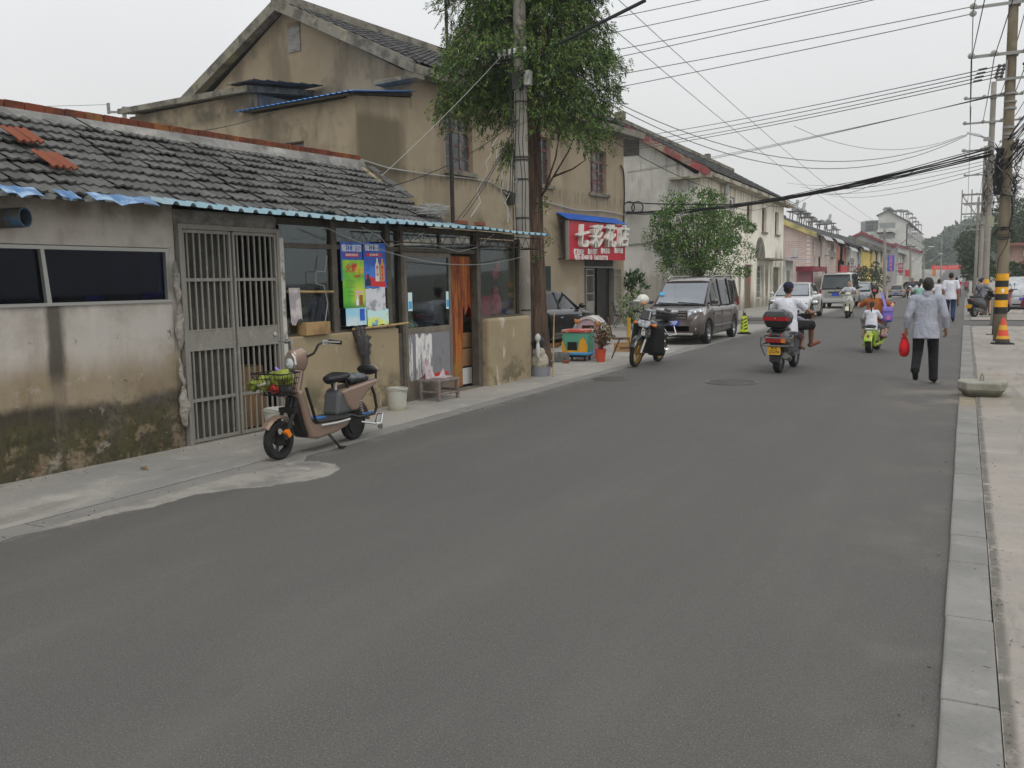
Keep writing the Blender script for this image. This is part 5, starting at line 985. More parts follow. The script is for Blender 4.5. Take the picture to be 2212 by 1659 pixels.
mb = MB(); rr = random.Random(12); rings = []
for i in range(36):
    z = -.1+i*.36; r = .215*(1-z/15)*(1+.5*math.exp(-max(z,0)*2.2)); cx_ = dpx*z
    rings.append([(cx_+r*math.cos(q)*(1+.09*math.sin(5*q+i*.15)+rr.uniform(-.03,.03)), r*math.sin(q)*(1+.09*math.cos(4*q+i*.1)), z) for q in (2*math.pi*k/16 for k in range(16))])
mb.loft(rings); mb.build('trunk',BARK,t1,smooth=True)
Ps, Ds = [], []
br = MB(); rr = random.Random(21)
def bough(z, az, L_, drop, dens):
    p = V((dpx*z,0,z)); pts = [p]; n = 8; d = V((math.cos(az),math.sin(az),.35))
    for i in range(n):
        d = V((d.x,d.y,d.z-drop/n)).normalized(); p = p+d*(L_/n)+V((rr.uniform(-.03,.03),rr.uniform(-.03,.03),0)); pts.append(p)
    limb(br,pts,.035 if z < 6.5 else .045,.008,5)
    for i in range(2,n+1):
        q = pts[i]; k = int(dens*(.35+.85*i/n)); sp = .2+.16*(1-abs(i/n-.7))
        for _ in range(k):
            side = rr.uniform(-1,1)*sp*1.5; tz = -abs(rr.gauss(0,.2))*1.2+.1; s_ = V((-math.sin(az),math.cos(az),0))
            c0 = q+s_*side+V((rr.gauss(0,.08),rr.gauss(0,.08),tz-abs(side)*.25)); dd = (s_*side*.9+V((math.cos(az),math.sin(az),0))*rr.uniform(-.05,.4)+V((0,0,-rr.uniform(.1,.85)))).normalized()
            # one drooping frond: 5-8 leaflets along an axis
            l = rr.uniform(.14,.30); m_ = rr.randint(10,14); w_ = dd.cross(V((rr.uniform(-1,1),rr.uniform(-1,1),rr.uniform(-.4,.4)))).normalized()
            for j in range(m_):
                f = j/m_; b0 = c0+dd*l*f; sg_ = 1 if j%2 else -1
                Ps.append(b0); Ds.append((dd*.7+w_*sg_*(.9-.5*f)))
for i in range(92):
    f = i/92; z = 5.45+f*5.2; az = i*2.39996+rr.uniform(-.3,.3); base = 1.75 if z < 8 else 1.75*(1-(z-8)/5)
    right = math.cos(az)                      # fuller and lower toward the street side
    L_ = base*rr.uniform(.72,1.12)*(1.-.10*right); L_ = min(L_,1.78 if z > 6.6 else 1.95); 
    if z < 5.7 and right < .1 and rr.random() < .5: continue
    bough(z, az, L_, rr.uniform(.8,1.2), 30)
for z,az,L_ in ((5.0,.1,1.5),(4.85,-.3,1.6),(4.5,-2.9,.6),(5.6,-2.6,1.8),(5.65,3.3,1.9),(5.6,2.8,1.9),(5.2,-1.0,1.3)): bough(z,az,L_,1.0,22)
for z,az in ((3.3,.2),(3.15,-.6),(2.55,.3),(2.45,2.2),(2.2,-1)):
    for _ in range(16):
        o_ = V((dpx*z+.2*math.cos(az)+rr.gauss(0,.06),.2*math.sin(az)+rr.gauss(0,.06),z+rr.gauss(0,.09)))
        for j in range(4): Ps.append(o_+V((rr.gauss(0,.04),rr.gauss(0,.04),rr.gauss(0,.04)))); Ds.append(V((rr.uniform(-1,1),rr.uniform(-1,1),rr.uniform(-.6,.8))))
# one bare forked limb low on the right
for pts in ([(0.1,0,3.35),(.45,-.1,3.75),(.8,-.15,4.2),(1.05,-.2,4.7)],[(.45,-.1,3.75),(.9,-.2,3.85),(1.2,-.25,4.0)],[(.25,-.05,3.55),(.5,-.1,4.1),(.6,-.1,4.6)]): limb(br,[V(p) for p in pts],.024,.008,6)
br.build('branches',BARK,t1,smooth=True)
Pn = np.array([tuple(p) for p in Ps]); Dn = np.array([tuple(p) for p in Ds]); k = len(Pn)
leafmesh('crown',Pn,Dn,rng.normal(size=(k,3)),rng.uniform(.05,.095,k),rng.uniform(.016,.027,k),REDW,t1)
NLEAF = k
LEAFG = mat('round_leaf',c('3f5a26'),.55,isl=(c('263a1c'),c('385426'),c('4c6e30'),c('648a3c'),c('8ca44e')),spec=.4)
def shrub_tree(name, lab, loc, trunk_h, rad, nleaf, lsize, m, clumps=40, seed=1, off=(0,0), gap=.35, cat='tree', trunk_r=.07, group=None, stems=5, barkm=None):
    t = thing(name,lab,cat,loc,0,group); rr = random.Random(seed); g_ = np.random.default_rng(seed); q = MB(); C0 = V((off[0],off[1],trunk_h+rad[2]))
    Ps,Ds = [],[]
    q.tube([(0,0,-.05),(off[0]*.2,off[1]*.2,trunk_h*.6),(off[0]*.4,off[1]*.4,trunk_h)],[trunk_r,trunk_r*.85,trunk_r*.7],7)
    for i in range(clumps):
        a = i*2.39996; u = 1-2*(i+.5)/clumps; r_ = rr.uniform(.35,1.12)**.6*(1.18 if i%7 == 0 else 1); s_ = math.sqrt(1-u*u)
        cc = C0+V((rad[0]*s_*math.cos(a)*r_,rad[1]*s_*math.sin(a)*r_,rad[2]*u*r_)); cr_ = gap*rr.uniform(.4,1.2)*min(rad)*(.6 if i%7 == 0 else 1)
        if i < stems*4: q.tube([(off[0]*.4,off[1]*.4,trunk_h*.9),((cc.x+off[0]*.4)/2,(cc.y+off[1]*.4)/2,(cc.z+trunk_h)/2+.1),tuple(cc)],[trunk_r*.45,trunk_r*.25,trunk_r*.08],5)
        k = nleaf//clumps; d = g_.normal(size=(k,3)); d /= np.linalg.norm(d,axis=1,keepdims=True); rd = g_.uniform(.25,1,k)**.5
        Ps.append(np.array(tuple(cc))+d*rd[:,None]*cr_*np.array([1.15,1.15,.85])); Ds.append(d+g_.normal(size=(k,3))*.5+np.array([0,0,.35]))
    q.build('trunk',barkm or BARK,t,smooth=True)
    Pn = np.concatenate(Ps); Dn = np.concatenate(Ds); k = len(Pn); leafmesh('crown',Pn,Dn,g_.normal(size=(k,3)),g_.uniform(.7,1.3,k)*lsize,g_.uniform(.35,.5,k)*lsize,m,t); return t
p = AY(1508,520,37.6)
shrub_tree('tree','small round leafy tree standing behind the brown minivan',(p.x,37.6,0),1.75,(2.15,2.0,1.72),24000,.11,LEAFG,75,5,(0,0),.34,trunk_r=.1,stems=6)
p = AY(*c3(905,690),84); shrub_tree('tree','small dusty tree by the yellow house',(p.x,84,-.3),.9,(1.5,1.3,1.0),2200,.2,mat('dusty_leaf',c('4a5238'),.7,isl=(c('2d3626'),c('434d34'),c('5b6344'))),22,6,(0,0),.42)
p = AY(1360,606,33.9); shrub_tree('plant','tall broad leaved plant by the end wall of the beige house',(AY(1358,640,33.6).x,33.6,0),1.2,(.45,.4,.45),170,.27,mat('broad_leaf','2a3f20',.4,isl=(c('22361c'),c('35522a'),c('466438'))),10,7,(.25,0),.5,cat='plant',trunk_r=.02,stems=2)
p = G(*k6(1200,1250)); shrub_tree('plant','bushy potted shrub behind the parked motorcycle',(p.x,29.2,0),.25,(.5,.4,.55),1500,.07,LEAFG,18,8,(0,0),.5,cat='plant',trunk_r=.02)
FARL = mat('far_leaf',c('3a4a30'),.8,isl=(c('27361f'),c('34482a'),c('435836'),c('556642')))
for i,(x,y,Y,rx,rz,lab) in enumerate(((1012,640,120,1.7,2.3,'leafy street tree on the far right, left one'),(1020,760,100,1.1,1.4,'low leafy tree beside the third utility pole'),(1035,585,150,2.2,2.6,'tall leafy street tree far on the right, behind the poles'),(1390,470,110,4.2,2.6,'large dark tree rising behind the brick house'),(1320,440,130,3.2,2.4,'dark tree top left of the brick house'),(1450,450,100,3.2,2.6,'dark tree at the right edge behind the brick house'),(1410,850,64,1.7,.7,'low bush in front of the brick house'))):
    p = AY(*c2(x,y),Y); shrub_tree('tree',lab,(p.x,Y,zg(Y)),max(.3,p.z-rz-zg(Y)),(rx,rx,rz),2600,.42 if Y > 80 else .25,FARL,26,20+i,(0,0),.42,trunk_r=.14)
# wooded hill at the end of the street
HM = mat('hill_soil','3a4530',.95)
mb = MB(); hp = lambda x,y: 24*math.exp(-((x-10)/(24 if x < 10 else 80))**2-((y-430)/75)**2)+8
gx, gy = [-260+i*13 for i in range(41)], [320+i*14 for i in range(17)]
hz = lambda x,y: (hp(x,y)-8)*.62+zg(y)-2.5-8*max(0,1-(y-320)/40)-max(0,(330-y))*.0
mb.add([(x,y,hz(x,y)) for y in gy for x in gx],[(j*41+i,j*41+i+1,(j+1)*41+i+1,(j+1)*41+i) for j in range(16) for i in range(40)]); struct(mb.build('hill',HM,smooth=True))
Pn = []; n = 0
g_ = np.random.default_rng(5)
for i in range(1100):
    x = g_.uniform(-24,110); y = g_.uniform(325,440); z = hz(x,y)
    if abs(x+3) < 5 and y < 400: continue
    r = g_.uniform(2.2,4.2); k = 34; d = g_.normal(size=(k,3)); d /= np.linalg.norm(d,axis=1,keepdims=True); d[:,2] = np.abs(d[:,2])*.9-.2
    Pn.append(np.array([x,y,z+r*.8])+d*r*np.array([1,1,1.1]))
Pn = np.concatenate(Pn); k = len(Pn); o = leafmesh('wooded_hill',Pn,g_.normal(size=(k,3)),g_.normal(size=(k,3)),g_.uniform(1.5,3,k),g_.uniform(1.2,2.,k),FARL,None); tag(o,'hazy green wooded hill closing the far end of the street','woodland',None,'stuff')
# ================================================================ UTILITY POLES
CP = mat('pole_concrete',c('7f7b73',1.45),.93,[dict(c=c('625e56',1.3),n=(1.2,.42,.62),st=(1,1,.3),a=.7),dict(c=c('9a968c',1.4),n=(5,.55,.7),a=.6),dict(c=c('6d4632',1.3),n=(1.1,.5,.6),z=(5.0,5.25,5.5,5.75),a=.7)],bump=(20,.4,.015))
CPT = mat('pole_tan',c('7f7562',1.05),.93,[dict(c=c('635a49',1.0),n=(1.1,.42,.62),st=(1,1,.3),a=.8),dict(c=c('8f8671',1.1),n=(4,.55,.7),a=.5),dict(c=c('5a4630',.9),n=(2.4,.62,.7),a=.7)],bump=(20,.4,.015))
PORC = mat('porcelain',c('b9b9b4',1.35),.3,[dict(c=c('8f8f8a',1.2),n=(3,.5,.7),a=.5)])
def taper(h, r0, r1, tilt=(0,0)):
    q = MB(); k = 10; q.loft([[V((tilt[0]*z+ (r0+(r1-r0)*z/h)*math.cos(a), tilt[1]*z+(r0+(r1-r0)*z/h)*math.sin(a), z)) for a in (2*math.pi*j/18 for j in range(18))] for z in [h*i/k for i in range(k+1)]]); return q
PYL = 14.85; plx = AY(1131,620,PYL).x
lpole = thing('utility_pole','concrete pole with white insulators and a black lamp arm before the tall conifer','utility pole',(plx,PYL,0))
taper(11,.135,.10).build('pole',CP,lpole,smooth=True)
zi = AY(1118,118,PYL).z
q = MB(); q.box((-.12,-.0,zi-.06),(.62,.07,.05)); q.box((.05,-.1,zi-.06),(.62,.05,.05)); q.build('crossarm',mat('crossarm_dark','2f2c29',.7),lpole)
for k in range(5):
    x = -.36+k*.105+(.1 if k == 4 else 0); q = MB(); q.lathe([(.012,-.05),(.012,0),(.03,.0),(.036,.03),(.024,.045),(.036,.07),(.03,.1),(.012,.11)],12,(x,-.12,zi-.02)); q.build('insulator',PORC,lpole,smooth=True)
zb_ = AY(1120,173,PYL).z
q = MB(); q.bx(.12,.24,-.12,.02,zb_-.13,zb_+.13); q.build('meter_box',mat('box_white',c('b3b2ac',1.4),.5),lpole,bevel=.01)
q = MB(); q.bx(-.06,.12,-.22,-.1,zb_-.2,zb_+.05); q.bx(-.16,.16,-.17,-.13,zb_+.06,zb_+.1); q.build('fuse_holder',mat('dark_box','23211f'),lpole)
q = MB()
for zz in (zb_-.4,1.2,2.62,2.9,3.6,3.95,4.0,zb_+.12): q.lathe([(.128,-.015),(.135,-.015),(.135,.015),(.128,.015)],16,(0,0,zz))
q.build('strap',mat('strap_wire','35322f',.6),lpole)
q = MB(); a0 = AY(1152,135,PYL); a1 = AY(1200,98,PYL-.1); a2 = AY(1394,1,PYL-.6); O_ = V((plx,PYL,0))
q.tube([V((.1,0,a0.z-.25)),a0-O_,a1-O_,a2-O_],.03,7); la = q.build('lamp_arm',mat('arm_black','1f1f1f',.6),lpole)
q = MB(); e = a2-O_; q.ell(e+V((.22,-.05,.09)),(.3,.1,.07)); q.build('lamp_head',mat('lamp_grey',c('8b8c8c',1.2),.5),la,smooth=True)
q = MB(); rr = random.Random(3)
for k in range(5):
    q.tube([( .13*math.cos(k)+rr.uniform(-.03,.03), -.13-abs(rr.gauss(0,.05)), z+rr.uniform(-.1,.1)) for z in (zb_,zb_-.5,zb_-1.1,zb_-1.9,3.0,2.5)],.008,4)
q.build('riser_cable',CABLE,lpole)
q = MB(); q.tube([(-.1,-.14,zb_-1.3),(-.2,-.2,zb_-2.),(-.02,-.15,3.6),(-.25,-.2,3.2),(-.1,-.15,2.7)],.011,5); q.build('riser_cable',WW,lpole)
# right hand row of poles
RX, RY = AY(2163,640,25.6).x, 25.6
rp = thing('utility_pole','nearest tan utility pole with yellow and black bands, wrapped in cable tangles','utility pole',(RX,RY,0))
taper(10.5,.15,.10,(-.003,0)).build('pole',CPT,rp,smooth=True)
zs = [AY(*c2(1235,y),RY).z for y in (855,918,977,1040,1097,1160,1222)]
YB = mat('band_yellow',c('d79a12',1.35),.5,[dict(c=c('a87a18',1.2),n=(3,.45,.65),a=.5)]); KB = mat('band_black','1d1c1b',.55,[dict(c='3b3936',n=(5,.5,.7),a=.6)])
for i in range(6):
    q = MB(); ra = .150; q.lathe([(ra,zs[i+1]),(ra+.002,zs[i+1]+.002),(ra+.002,zs[i]-.002),(ra,zs[i])],24,(0,0,0)); q.build('painted_band',KB if i%2 else YB,rp,smooth='auto')
q = MB(); q.prism([(-.02,0),(.03,-.01),(.035,.09),(-.03,.08)],(.02,-.155,zs[2]-.13),(1,0,0),(0,0,1),(0,.003,0)); q.build('paper_scrap',PW,rp)
def disc(q, p, r=.07, ax=(0,-1,0)):
    q.lathe([(r*.2,-.06),(r*.35,-.05),(r*.5,-.02),(r,0),(r*.9,.02),(r*.35,.03),(r*.25,.06)],14,p,ax)
def arm(par, z, x0, x1, nd, oy=-.13, stack=1):
    q = MB(); q.bx(x0,x1,oy-.035,oy-.03+.0,z-.04,z+.04); q.bx(x0,x1,oy-.03,oy+.03,z+.034,z+.04); q.bx(-.13,.13,oy+.03,.13,z-.04,z+.04); o = q.build('crossarm',mat('galvanised',c('858582',1.2),.6,metal=.2),par)
    for k in range(nd):
        x = x0+(x1-x0)*(k+.0)/(nd-1) if nd > 1 else x0
        if abs(x) < .12: x += .2
        q = MB()
        for j in range(stack): disc(q,(x,oy-.09,z+.02-.17*j),.085,(0,-1,.25))
        q.build('insulator',mat('insulator_grey',c('8a8a86',1.2),.35),par,smooth=True)
    return o
zA = AY(*c1(1240,55),RY).z; zB = AY(*c1(1240,510),RY).z; zC = AY(*c1(1200,650),RY).z
arm(rp,zA,-.9,1.1,3,stack=2); arm(rp,zB,-.9,1.1,5); 
for k in range(4):
    z = zC+.08-.085*k; q = MB(); q.lathe([(.015,-.1),(.045,-.08),(.045,-.04),(.02,0),(.045,.04),(.045,.08),(.015,.1)],10,(-.22-.02*k,-.12,z),(1,-.15,0)); q.lathe([(.015,-.1),(.04,-.08),(.04,.08),(.015,.1)],10,(.32+.02*k,-.05,z),(1,.15,0)); q.build('strain_insulator',mat('insulator_dark',c('4f4f4d'),.4),rp,smooth=True)
q = MB(); q.bx(-.34,.3,-.15,-.12,zC-.28,zC-.22); q.bx(-.14,-.1,-.17,-.1,zC-.3,zC+.2); q.lathe([(.155,-.02),(.16,-.02),(.16,.03),(.155,.03)],16,(0,0,zC-.6)); q.build('steel_bracket',mat('galvanised','858582'),rp)
q = MB()
for y_,w_ in ((505,.03),(945,.02),(1005,.03),(1180,.03),(1240,.03),(1270,.02)):
    z = AY(*c1(1240,y_),RY).z; q.lathe([(.13,-w_),(.145,-w_),(.145,w_),(.13,w_)],18,(0,0,z))
q.build('strap',mat('galvanised','858582'),rp)
hp_ = AY(*c1(940,1235),RY)-V((RX,RY,0)); h2 = AY(*c1(1060,1245),RY)-V((RX,RY,0)); h3 = AY(*c1(1190,1310),RY)-V((RX,RY,0))
q = MB(); q.tube([h3,h2+V((.1,0,-.06)),h2],.025,6); q.box(h2+V((.16,0,-.1)),(.16,.1,.09)); la = q.build('lamp_arm',mat('lamp_grey','8b8c8c'),rp)
q = MB(); q.loft([[hp_+V((0,-.05,.02)),hp_+V((0,.06,.02)),hp_+V((0,.06,.06)),hp_+V((0,-.05,.06))],[h2+V((0,-.05,-.03)),h2+V((0,.06,-.03)),h2+V((0,.06,.03)),h2+V((0,-.05,.03))]]); q.build('lamp_head',mat('lamp_head',c('b5b6b4',1.3),.4),la)
bxp = AY(*c2(1163,380),RY)-V((RX,RY,0)); q = MB(); q.box(bxp+V((0,-.05,0)),(.13,.12,.26)); q.build('meter_box',mat('olive_box',c('8f8f78',1.35),.6),rp,bevel=.01)
def tangle(name, n, z0, z1, rad, seed, m, r=.009, ctr=(0,0)):
    q = MB(); rr = random.Random(seed)
    for k in range(n):
        z = rr.uniform(z0,z1); a = rr.uniform(0,6.3); pts = []
        for i in range(9):
            a += rr.uniform(-.7,.7); z += rr.uniform(-.22,.2); z = min(max(z,z0-.1),z1+.1); rd = .15+abs(rr.gauss(0,1))*rad
            pts.append((ctr[0]+rd*math.cos(a),ctr[1]+rd*math.sin(a)-.02,z))
        q.tube(pts,r*rr.uniform(.6,1.3),4)
    return q.build(name,m,rp)
z_t = AY(*c1(1240,1370),RY).z; z_b = AY(*c2(1240,130),RY).z
tangle('cable_tangle',46,z_b-.1,z_t+.1,.10,4,CABLE); tangle('cable_tangle',22,z_b-.3,z_t,.14,5,mat('cable_grey','5a5a58',.6),.007); tangle('cable_tangle',12,z_b,z_t-.1,.12,6,mat('cable_pale',c('9a9a94'),.6),.006)
q = MB(); rr = random.Random(9)
for k in range(5):
    n = 16; zc = AY(*c2(1225,470),RY).z; q.tube([(-.03+(.15+.02*k)*math.cos(2*math.pi*i/n),-.17-.012*k,zc+.03*k+(.10+.025*(k%3))*math.sin(2*math.pi*i/n)-.05*k) for i in range(n+1)],.008,5)
zc2 = AY(*c2(1285,300),RY).z; q.tube([(-.1,-.16,z_b),(.12,-.16,zc2+.4),(.16,-.15,zc2),(.1,-.17,zc2-.35),(-.1,-.18,zc2-.4)],.024,6); q.tube([(.14,-.14,zc2),(.08,-.16,2.5),(-.1,-.16,2.1),(-.15,-.14,1.6)],.008,4); q.build('cable_loop',CABLE,rp)
q = MB(); rr = random.Random(14)
for k in range(12): q.tube([(-.2+rr.uniform(-.08,.1),-.16+rr.uniform(-.05,.05),z) for z in (z_t,z_t-.3,z_t-.7,z_t-1.1,z_b)],.022,5)
q.build('cable_trunk',CABLE,rp)
poles = [(RX,RY)]
for i,(x,y,Y,h,lab,band) in enumerate(((1110,905,42,9.5,'second utility pole on the right with one yellow band',1),(1062,880,58,9,'third utility pole on the right, slim and grey',0),(1022,780,85,8.5,'fourth utility pole on the right beside leafy trees',0),(960,780,125,8.2,'fifth utility pole on the right, far off',0))):
    xx = AY(*c2(x,y),Y).x; t = thing('utility_pole',lab,'utility pole',(xx,Y,zg(Y))); taper(h,.135,.10).build('pole',CP,t,smooth=True); poles.append((xx,Y))
    for z in ((h-.6),(h-1.6),(h-2.7)): arm(t,z,-1.0,1.0,4)
    if band:
        zt_,zb_ = AY(*c2(1110,905),Y).z,AY(*c2(1110,945),Y).z; q = MB(); q.lathe([(.134,zb_),(.14,zb_),(.14,zt_),(.134,zt_)],20); q.build('painted_band',YB,t); tz = 6.5
        q = MB(); rr = random.Random(5)
        for k in range(30):
            a = rr.uniform(0,6); z = rr.uniform(4,6.8); q.tube([(.15*math.cos(a+j*.5)*rr.uniform(.9,1.6),.15*math.sin(a+j*.5)*rr.uniform(.9,1.6)-.05,z+rr.uniform(-.3,.3)) for j in range(7)],.012,4)
        q.build('cable_tangle',CABLE,t)
    if i == 1:
        q = MB()
        for z in (4.6,5.2,5.8,6.3): q.bx(-1.1,.9,-.2,-.14,z,z+.06); q.bx(-1.1,.9,.14,.2,z,z+.06)
        for x_ in (-1.1,-.6): q.tube([(x_,-.17,4.3),(x_,-.17,6.6)],.03,4)
        q.tube([(-1.1,-.17,6.3),(0,-.17,4.6)],.03,4); q.build('platform_frame',mat('galvanised','858582'),t)
t = thing('concrete_post','short pale concrete post standing behind the striped pole','post',(AY(*c2(1185,1322),34.).x,34.,.0)); q = MB(); q.lathe([(.11,0),(.11,.02),(.10,.9),(.08,.94)],14); q.build('post',CP,t,smooth='auto'); q = MB(); q.lathe([(.16,0),(.16,.03)],14); q.build('base',WEAC,t)
p = G(*c2(1192,1422)); t = thing('steel_tube','dark steel tube on a base plate behind the traffic cone','post',(p.x,p.y,.022)); q = MB(); q.tube([(0,0,0),(.02,0,.98)],.07,12); q.build('tube',mat('dark_tube','343331',.6,[dict(c='54524c',n=(3,.45,.65),a=.6)]),t,smooth='auto'); q = MB(); q.box((0,0,.006),(.42,.3,.012)); q.build('base_plate',mat('dark_tube','343331'),t)
# left hand lamp poles further down
for i,(x,y,tx,ty,ex,ey,lab) in enumerate(((1037,895,1040,300,1290,330,'first left lamp pole down the street, beside the blue hotel sign'),(1252,840,1258,425,1432,450,'second left lamp pole down the street'),(1365,800,1366,472,1510,508,'third left lamp pole down the street'))):
    g0 = G(*c3(x,y)); top = AY(*c3(tx,ty),g0.y); en = AY(*c3(ex,ey),g0.y); t = thing('lamp_pole',lab,'lamp pole',tuple(g0)); h = top.z-g0.z
    taper(h,.15,.11,((top.x-g0.x)/h,0)).build('pole',CP,t,smooth=True)
    q = MB(); q.bx(-.75,.55,-.06,.06,h-.35,h-.25); q.build('crossarm',mat('crossarm_dark','2f2c29'),t)
    for dx in (-.7,-.3,.3): q = MB(); q.lathe([(.04,h-.25),(.07,h-.2),(.05,h-.05)],8,(dx,0,0)); q.build('insulator',PORC,t)
    zz = h*.62; q = MB(); q.tube([(.0,-.1,zz),(.35,-.1,zz+.25),(en.x-g0.x,-.1,en.z-g0.z)],.045,6); la = q.build('lamp_arm',mat('lamp_grey','8b8c8c'),t); q = MB(); q.ell((en.x-g0.x,-.1,en.z-g0.z+.03),(.35,.12,.08)); q.build('lamp_head',mat('lamp_head','b5b6b4'),la)
    if i == 0: LP1 = V((top.x,g0.y,top.z-.2))
    if i == 1: LP2 = V((top.x,g0.y,top.z-.2))
p = AY(*c2(711,530),170); g0 = V((p.x,170,zg(170))); t = thing('lamp_pole','thin distant pole rising before the wooded hill','pole',tuple(g0)); taper(p.z-g0.z,.14,.08).build('pole',CP,t,smooth=True); q = MB(); q.bx(-.5,.5,-.05,.05,p.z-g0.z-.8,p.z-g0.z-.7); q.build('crossarm',STEEL,t)
p = AY(268,236,30); t = thing('utility_pole','small utility pole with crooked crossarm poking up behind the brick ridge','utility pole',(p.x,30,0)); h = p.z; taper(h+.1,.12,.1).build('pole',CP,t,smooth=True)
q = MB(); q.box((0,-.1,h-.15),(2.0,.08,.1),ry=R(6)); q.box((-.95,-.1,h+.12),(.12,.1,.5)); q.box((1.0,-.1,h-.1),(.1,.1,.3)); q.build('crossarm',STEEL,t)
OPT = V((p.x,30,h))
# ================================================================ WIRES
WK = mat('wire_dark','2a2a2b',.7); WG = mat('wire_grey',c('77777a'),.6)
def w3(lab, a, b, sag, r=.012, m=None, group=None, n=16, name='overhead_wire'): return wire(name,lab,cat_pts(a,b,sag,n),r,m or WK,group,'wire')
DW = lambda x,y: (892+.30244*x,.30244*y)
BACK = lambda x,y: RP(x,y,MC-MY*.05,MY)          # on the beige facade
GBL = lambda x,y: RP(x,y,(0,61.7+UN-.06,0),(0,1,0))   # on the grey gable
tops = [((1335,104),(1990,-60)),((1332,126),(2040,-30)),((1332,155),(2103,8)),((1330,182),(2110,24))]
g4 = 'upper power lines crossing the street'
for i,((xa,ya),(xb,yb)) in enumerate((((1310,38),(1900,-92)),((1320,68),(1960,-72)),((1318,108),(2060,-42)),((1322,124),(2104,-50)),((1320,160),(2101,8)),((1330,186),(2108,24)))):
    b = V((RX-.62+.05*i,RY-.2,AY(xb,yb,RY).z)) if i < 4 else V((RX-.9,RY-.22,zA+.02-.17*(i-4)))
    a = RP(xa-190,ya+(ya-yb)*190/(xb-xa),(0,30,0),(0,1,0)); u0 = BACK(xa-190,ya+(ya-yb)*190/(xb-xa))
    w3('thin dark power line among the upper group running into the conifer',u0,b,.05,.011,WK,g4)
g5 = 'four low voltage lines'
for i,((xa,ya),yb) in enumerate((((1351,299),160),((1351,310),168),((1351,320),175),((1360,324),182))):
    w3('one of four parallel power lines from the grey gable to the right pole',GBL(xa,ya),V((RX-.28,RY-.12,zC+.08-.085*i)),.12,.012,WK,g5)
    q = MB(); e_ = V((RX-.28,RY-.12,zC+.08-.085*i)); d_ = (GBL(xa,ya)-e_).normalized(); q.tube([e_-V((RX,RY,0))+d_*(.38+.05*i),e_-V((RX,RY,0))+d_*(.62+.05*i)],.028,6); q.build('wire_clamp',mat('insulator_dark','4f4f4d'),rp)
for i,(ya,yb) in enumerate(((371,241),(373,244),(374,246))): w3('one of three close thin lines from the grey gable to the right pole',GBL(1356,ya),V((RX-.12,RY-.1,zC-.60+.02*i)),.1+.03*i,.007,WK,'three close thin lines')
INS = V((plx,PYL-.12,zi+.08))
w3('sagging pale wire from the left pole insulators to the right pole lamp, upper',INS+V((.1,0,0)),AY(2090,290,RY-.1),1.25,.009,WG,'sagging insulator wires',26); w3('sagging pale wire from the left pole insulators to the right pole lamp, lower',INS+V((.14,0,-.05)),AY(2088,293,RY-.1),1.38,.009,WG,'sagging insulator wires',26)
w3('slack thin wire hanging in a deep loop toward the right pole lamp',AY(1715,272,22.),AY(2080,292,RY-.1),.45,.006,WG)
w3('long thin wire from the conifer down to the first lamp pole, upper',V((plx+.1,PYL,8.3)),LP1+V((.5,0,0)),.5,.009,WG,'wires along the left side'); w3('long thin wire from the conifer down to the first lamp pole, lower',V((plx+.1,PYL,7.6)),LP1+V((-.6,0,0)),.5,.009,WG,'wires along the left side')
w3('dark wire from the left pole box down past the flower shop sign',V((plx+.15,PYL-.05,zb_*0+AY(1135,190,PYL).z)),GBL(1560,415),.25,.012,WK)
for i in range(3): w3('thin wire between the first and second left lamp poles',LP1+V((-.7+.5*i,0,0)),LP2+V((-.7+.5*i,0,0)),.4,.012,WG,'wires between the left lamp poles')
# thick black bundle
bd = thing('cable_bundle','thick black bundle of cables slung across the street to the right pole','cable bundle',(0,0,0)); rr = random.Random(6)
c0,c1_ = GBL(1354,460),AY(2140,328,RY-.15); mid = None
q = MB()
for k in range(8):
    o1 = V((rr.gauss(0,.03),rr.gauss(0,.03),rr.gauss(0,.05))); o2 = V((rr.gauss(0,.03),rr.gauss(0,.03),rr.gauss(0,.07))); pts = cat_pts(c0+o1,c1_+o2,.42+rr.gauss(0,.05),22); pts = [p_+V((0,0,rr.gauss(0,.012))) for p_ in pts]; q.tube(pts,rr.choice((.008,.011,.015,.019)),5)
q.build('main_strand',CABLE,bd)
q = MB(); m_ = cat_pts(c0,c1_,.42,22)[11]
for k in range(5): q.tube([p_+V((0,0,rr.gauss(0,.01))) for p_ in cat_pts(GBL(1354,438)+V((0,0,rr.gauss(0,.02))),m_,.06,12)],.011,5)
q.build('upper_strand',CABLE,bd)
q = MB()
for k in range(6): 
    i0 = rr.uniform(.15,.8); pa = c0.lerp(c1_,i0)-V((0,0,.42*4*i0*(1-i0))); i1 = i0+.15; pb = c0.lerp(c1_,i1)-V((0,0,.42*4*i1*(1-i1))); q.tube(cat_pts(pa,pb,.14+rr.random()*.15,8),.007,4)
q.build('slack_loop',CABLE,bd)
q = MB(); p_ = GBL(1376,449)
for sgn in (-1,1):
    n = 16; q.tube([GBL(1370+sgn*9,449)+V((.28*math.cos(2*math.pi*i/n),-.15,.28*math.sin(2*math.pi*i/n))) for i in range(n+1)],.03,5)
q.build('cable_ring',CABLE,bd)
for k in range(4): w3('thin service wire fanning below the black cable bundle to the right pole',AY(1700+30*k,395+9*k,55),AY(2140,345+7*k,RY-.1),.35,.008,WG,'thin service wires under the bundle')
pcoil = AY(1338+.23523*815,223+.23523*845,44); q = MB(); rr = random.Random(2)
for k in range(9):
    n = 20; r_ = .42+rr.uniform(-.1,.08); q.tube([(r_*math.cos(2*math.pi*i/n)+rr.gauss(0,.01),rr.uniform(-.08,.08),r_*math.sin(2*math.pi*i/n)) for i in range(n+1)],.02,5)
tag(q.build('cable_coil',CABLE,loc=pcoil),'black coil of spare cable hanging from the bundle by the cream facade','cable coil')
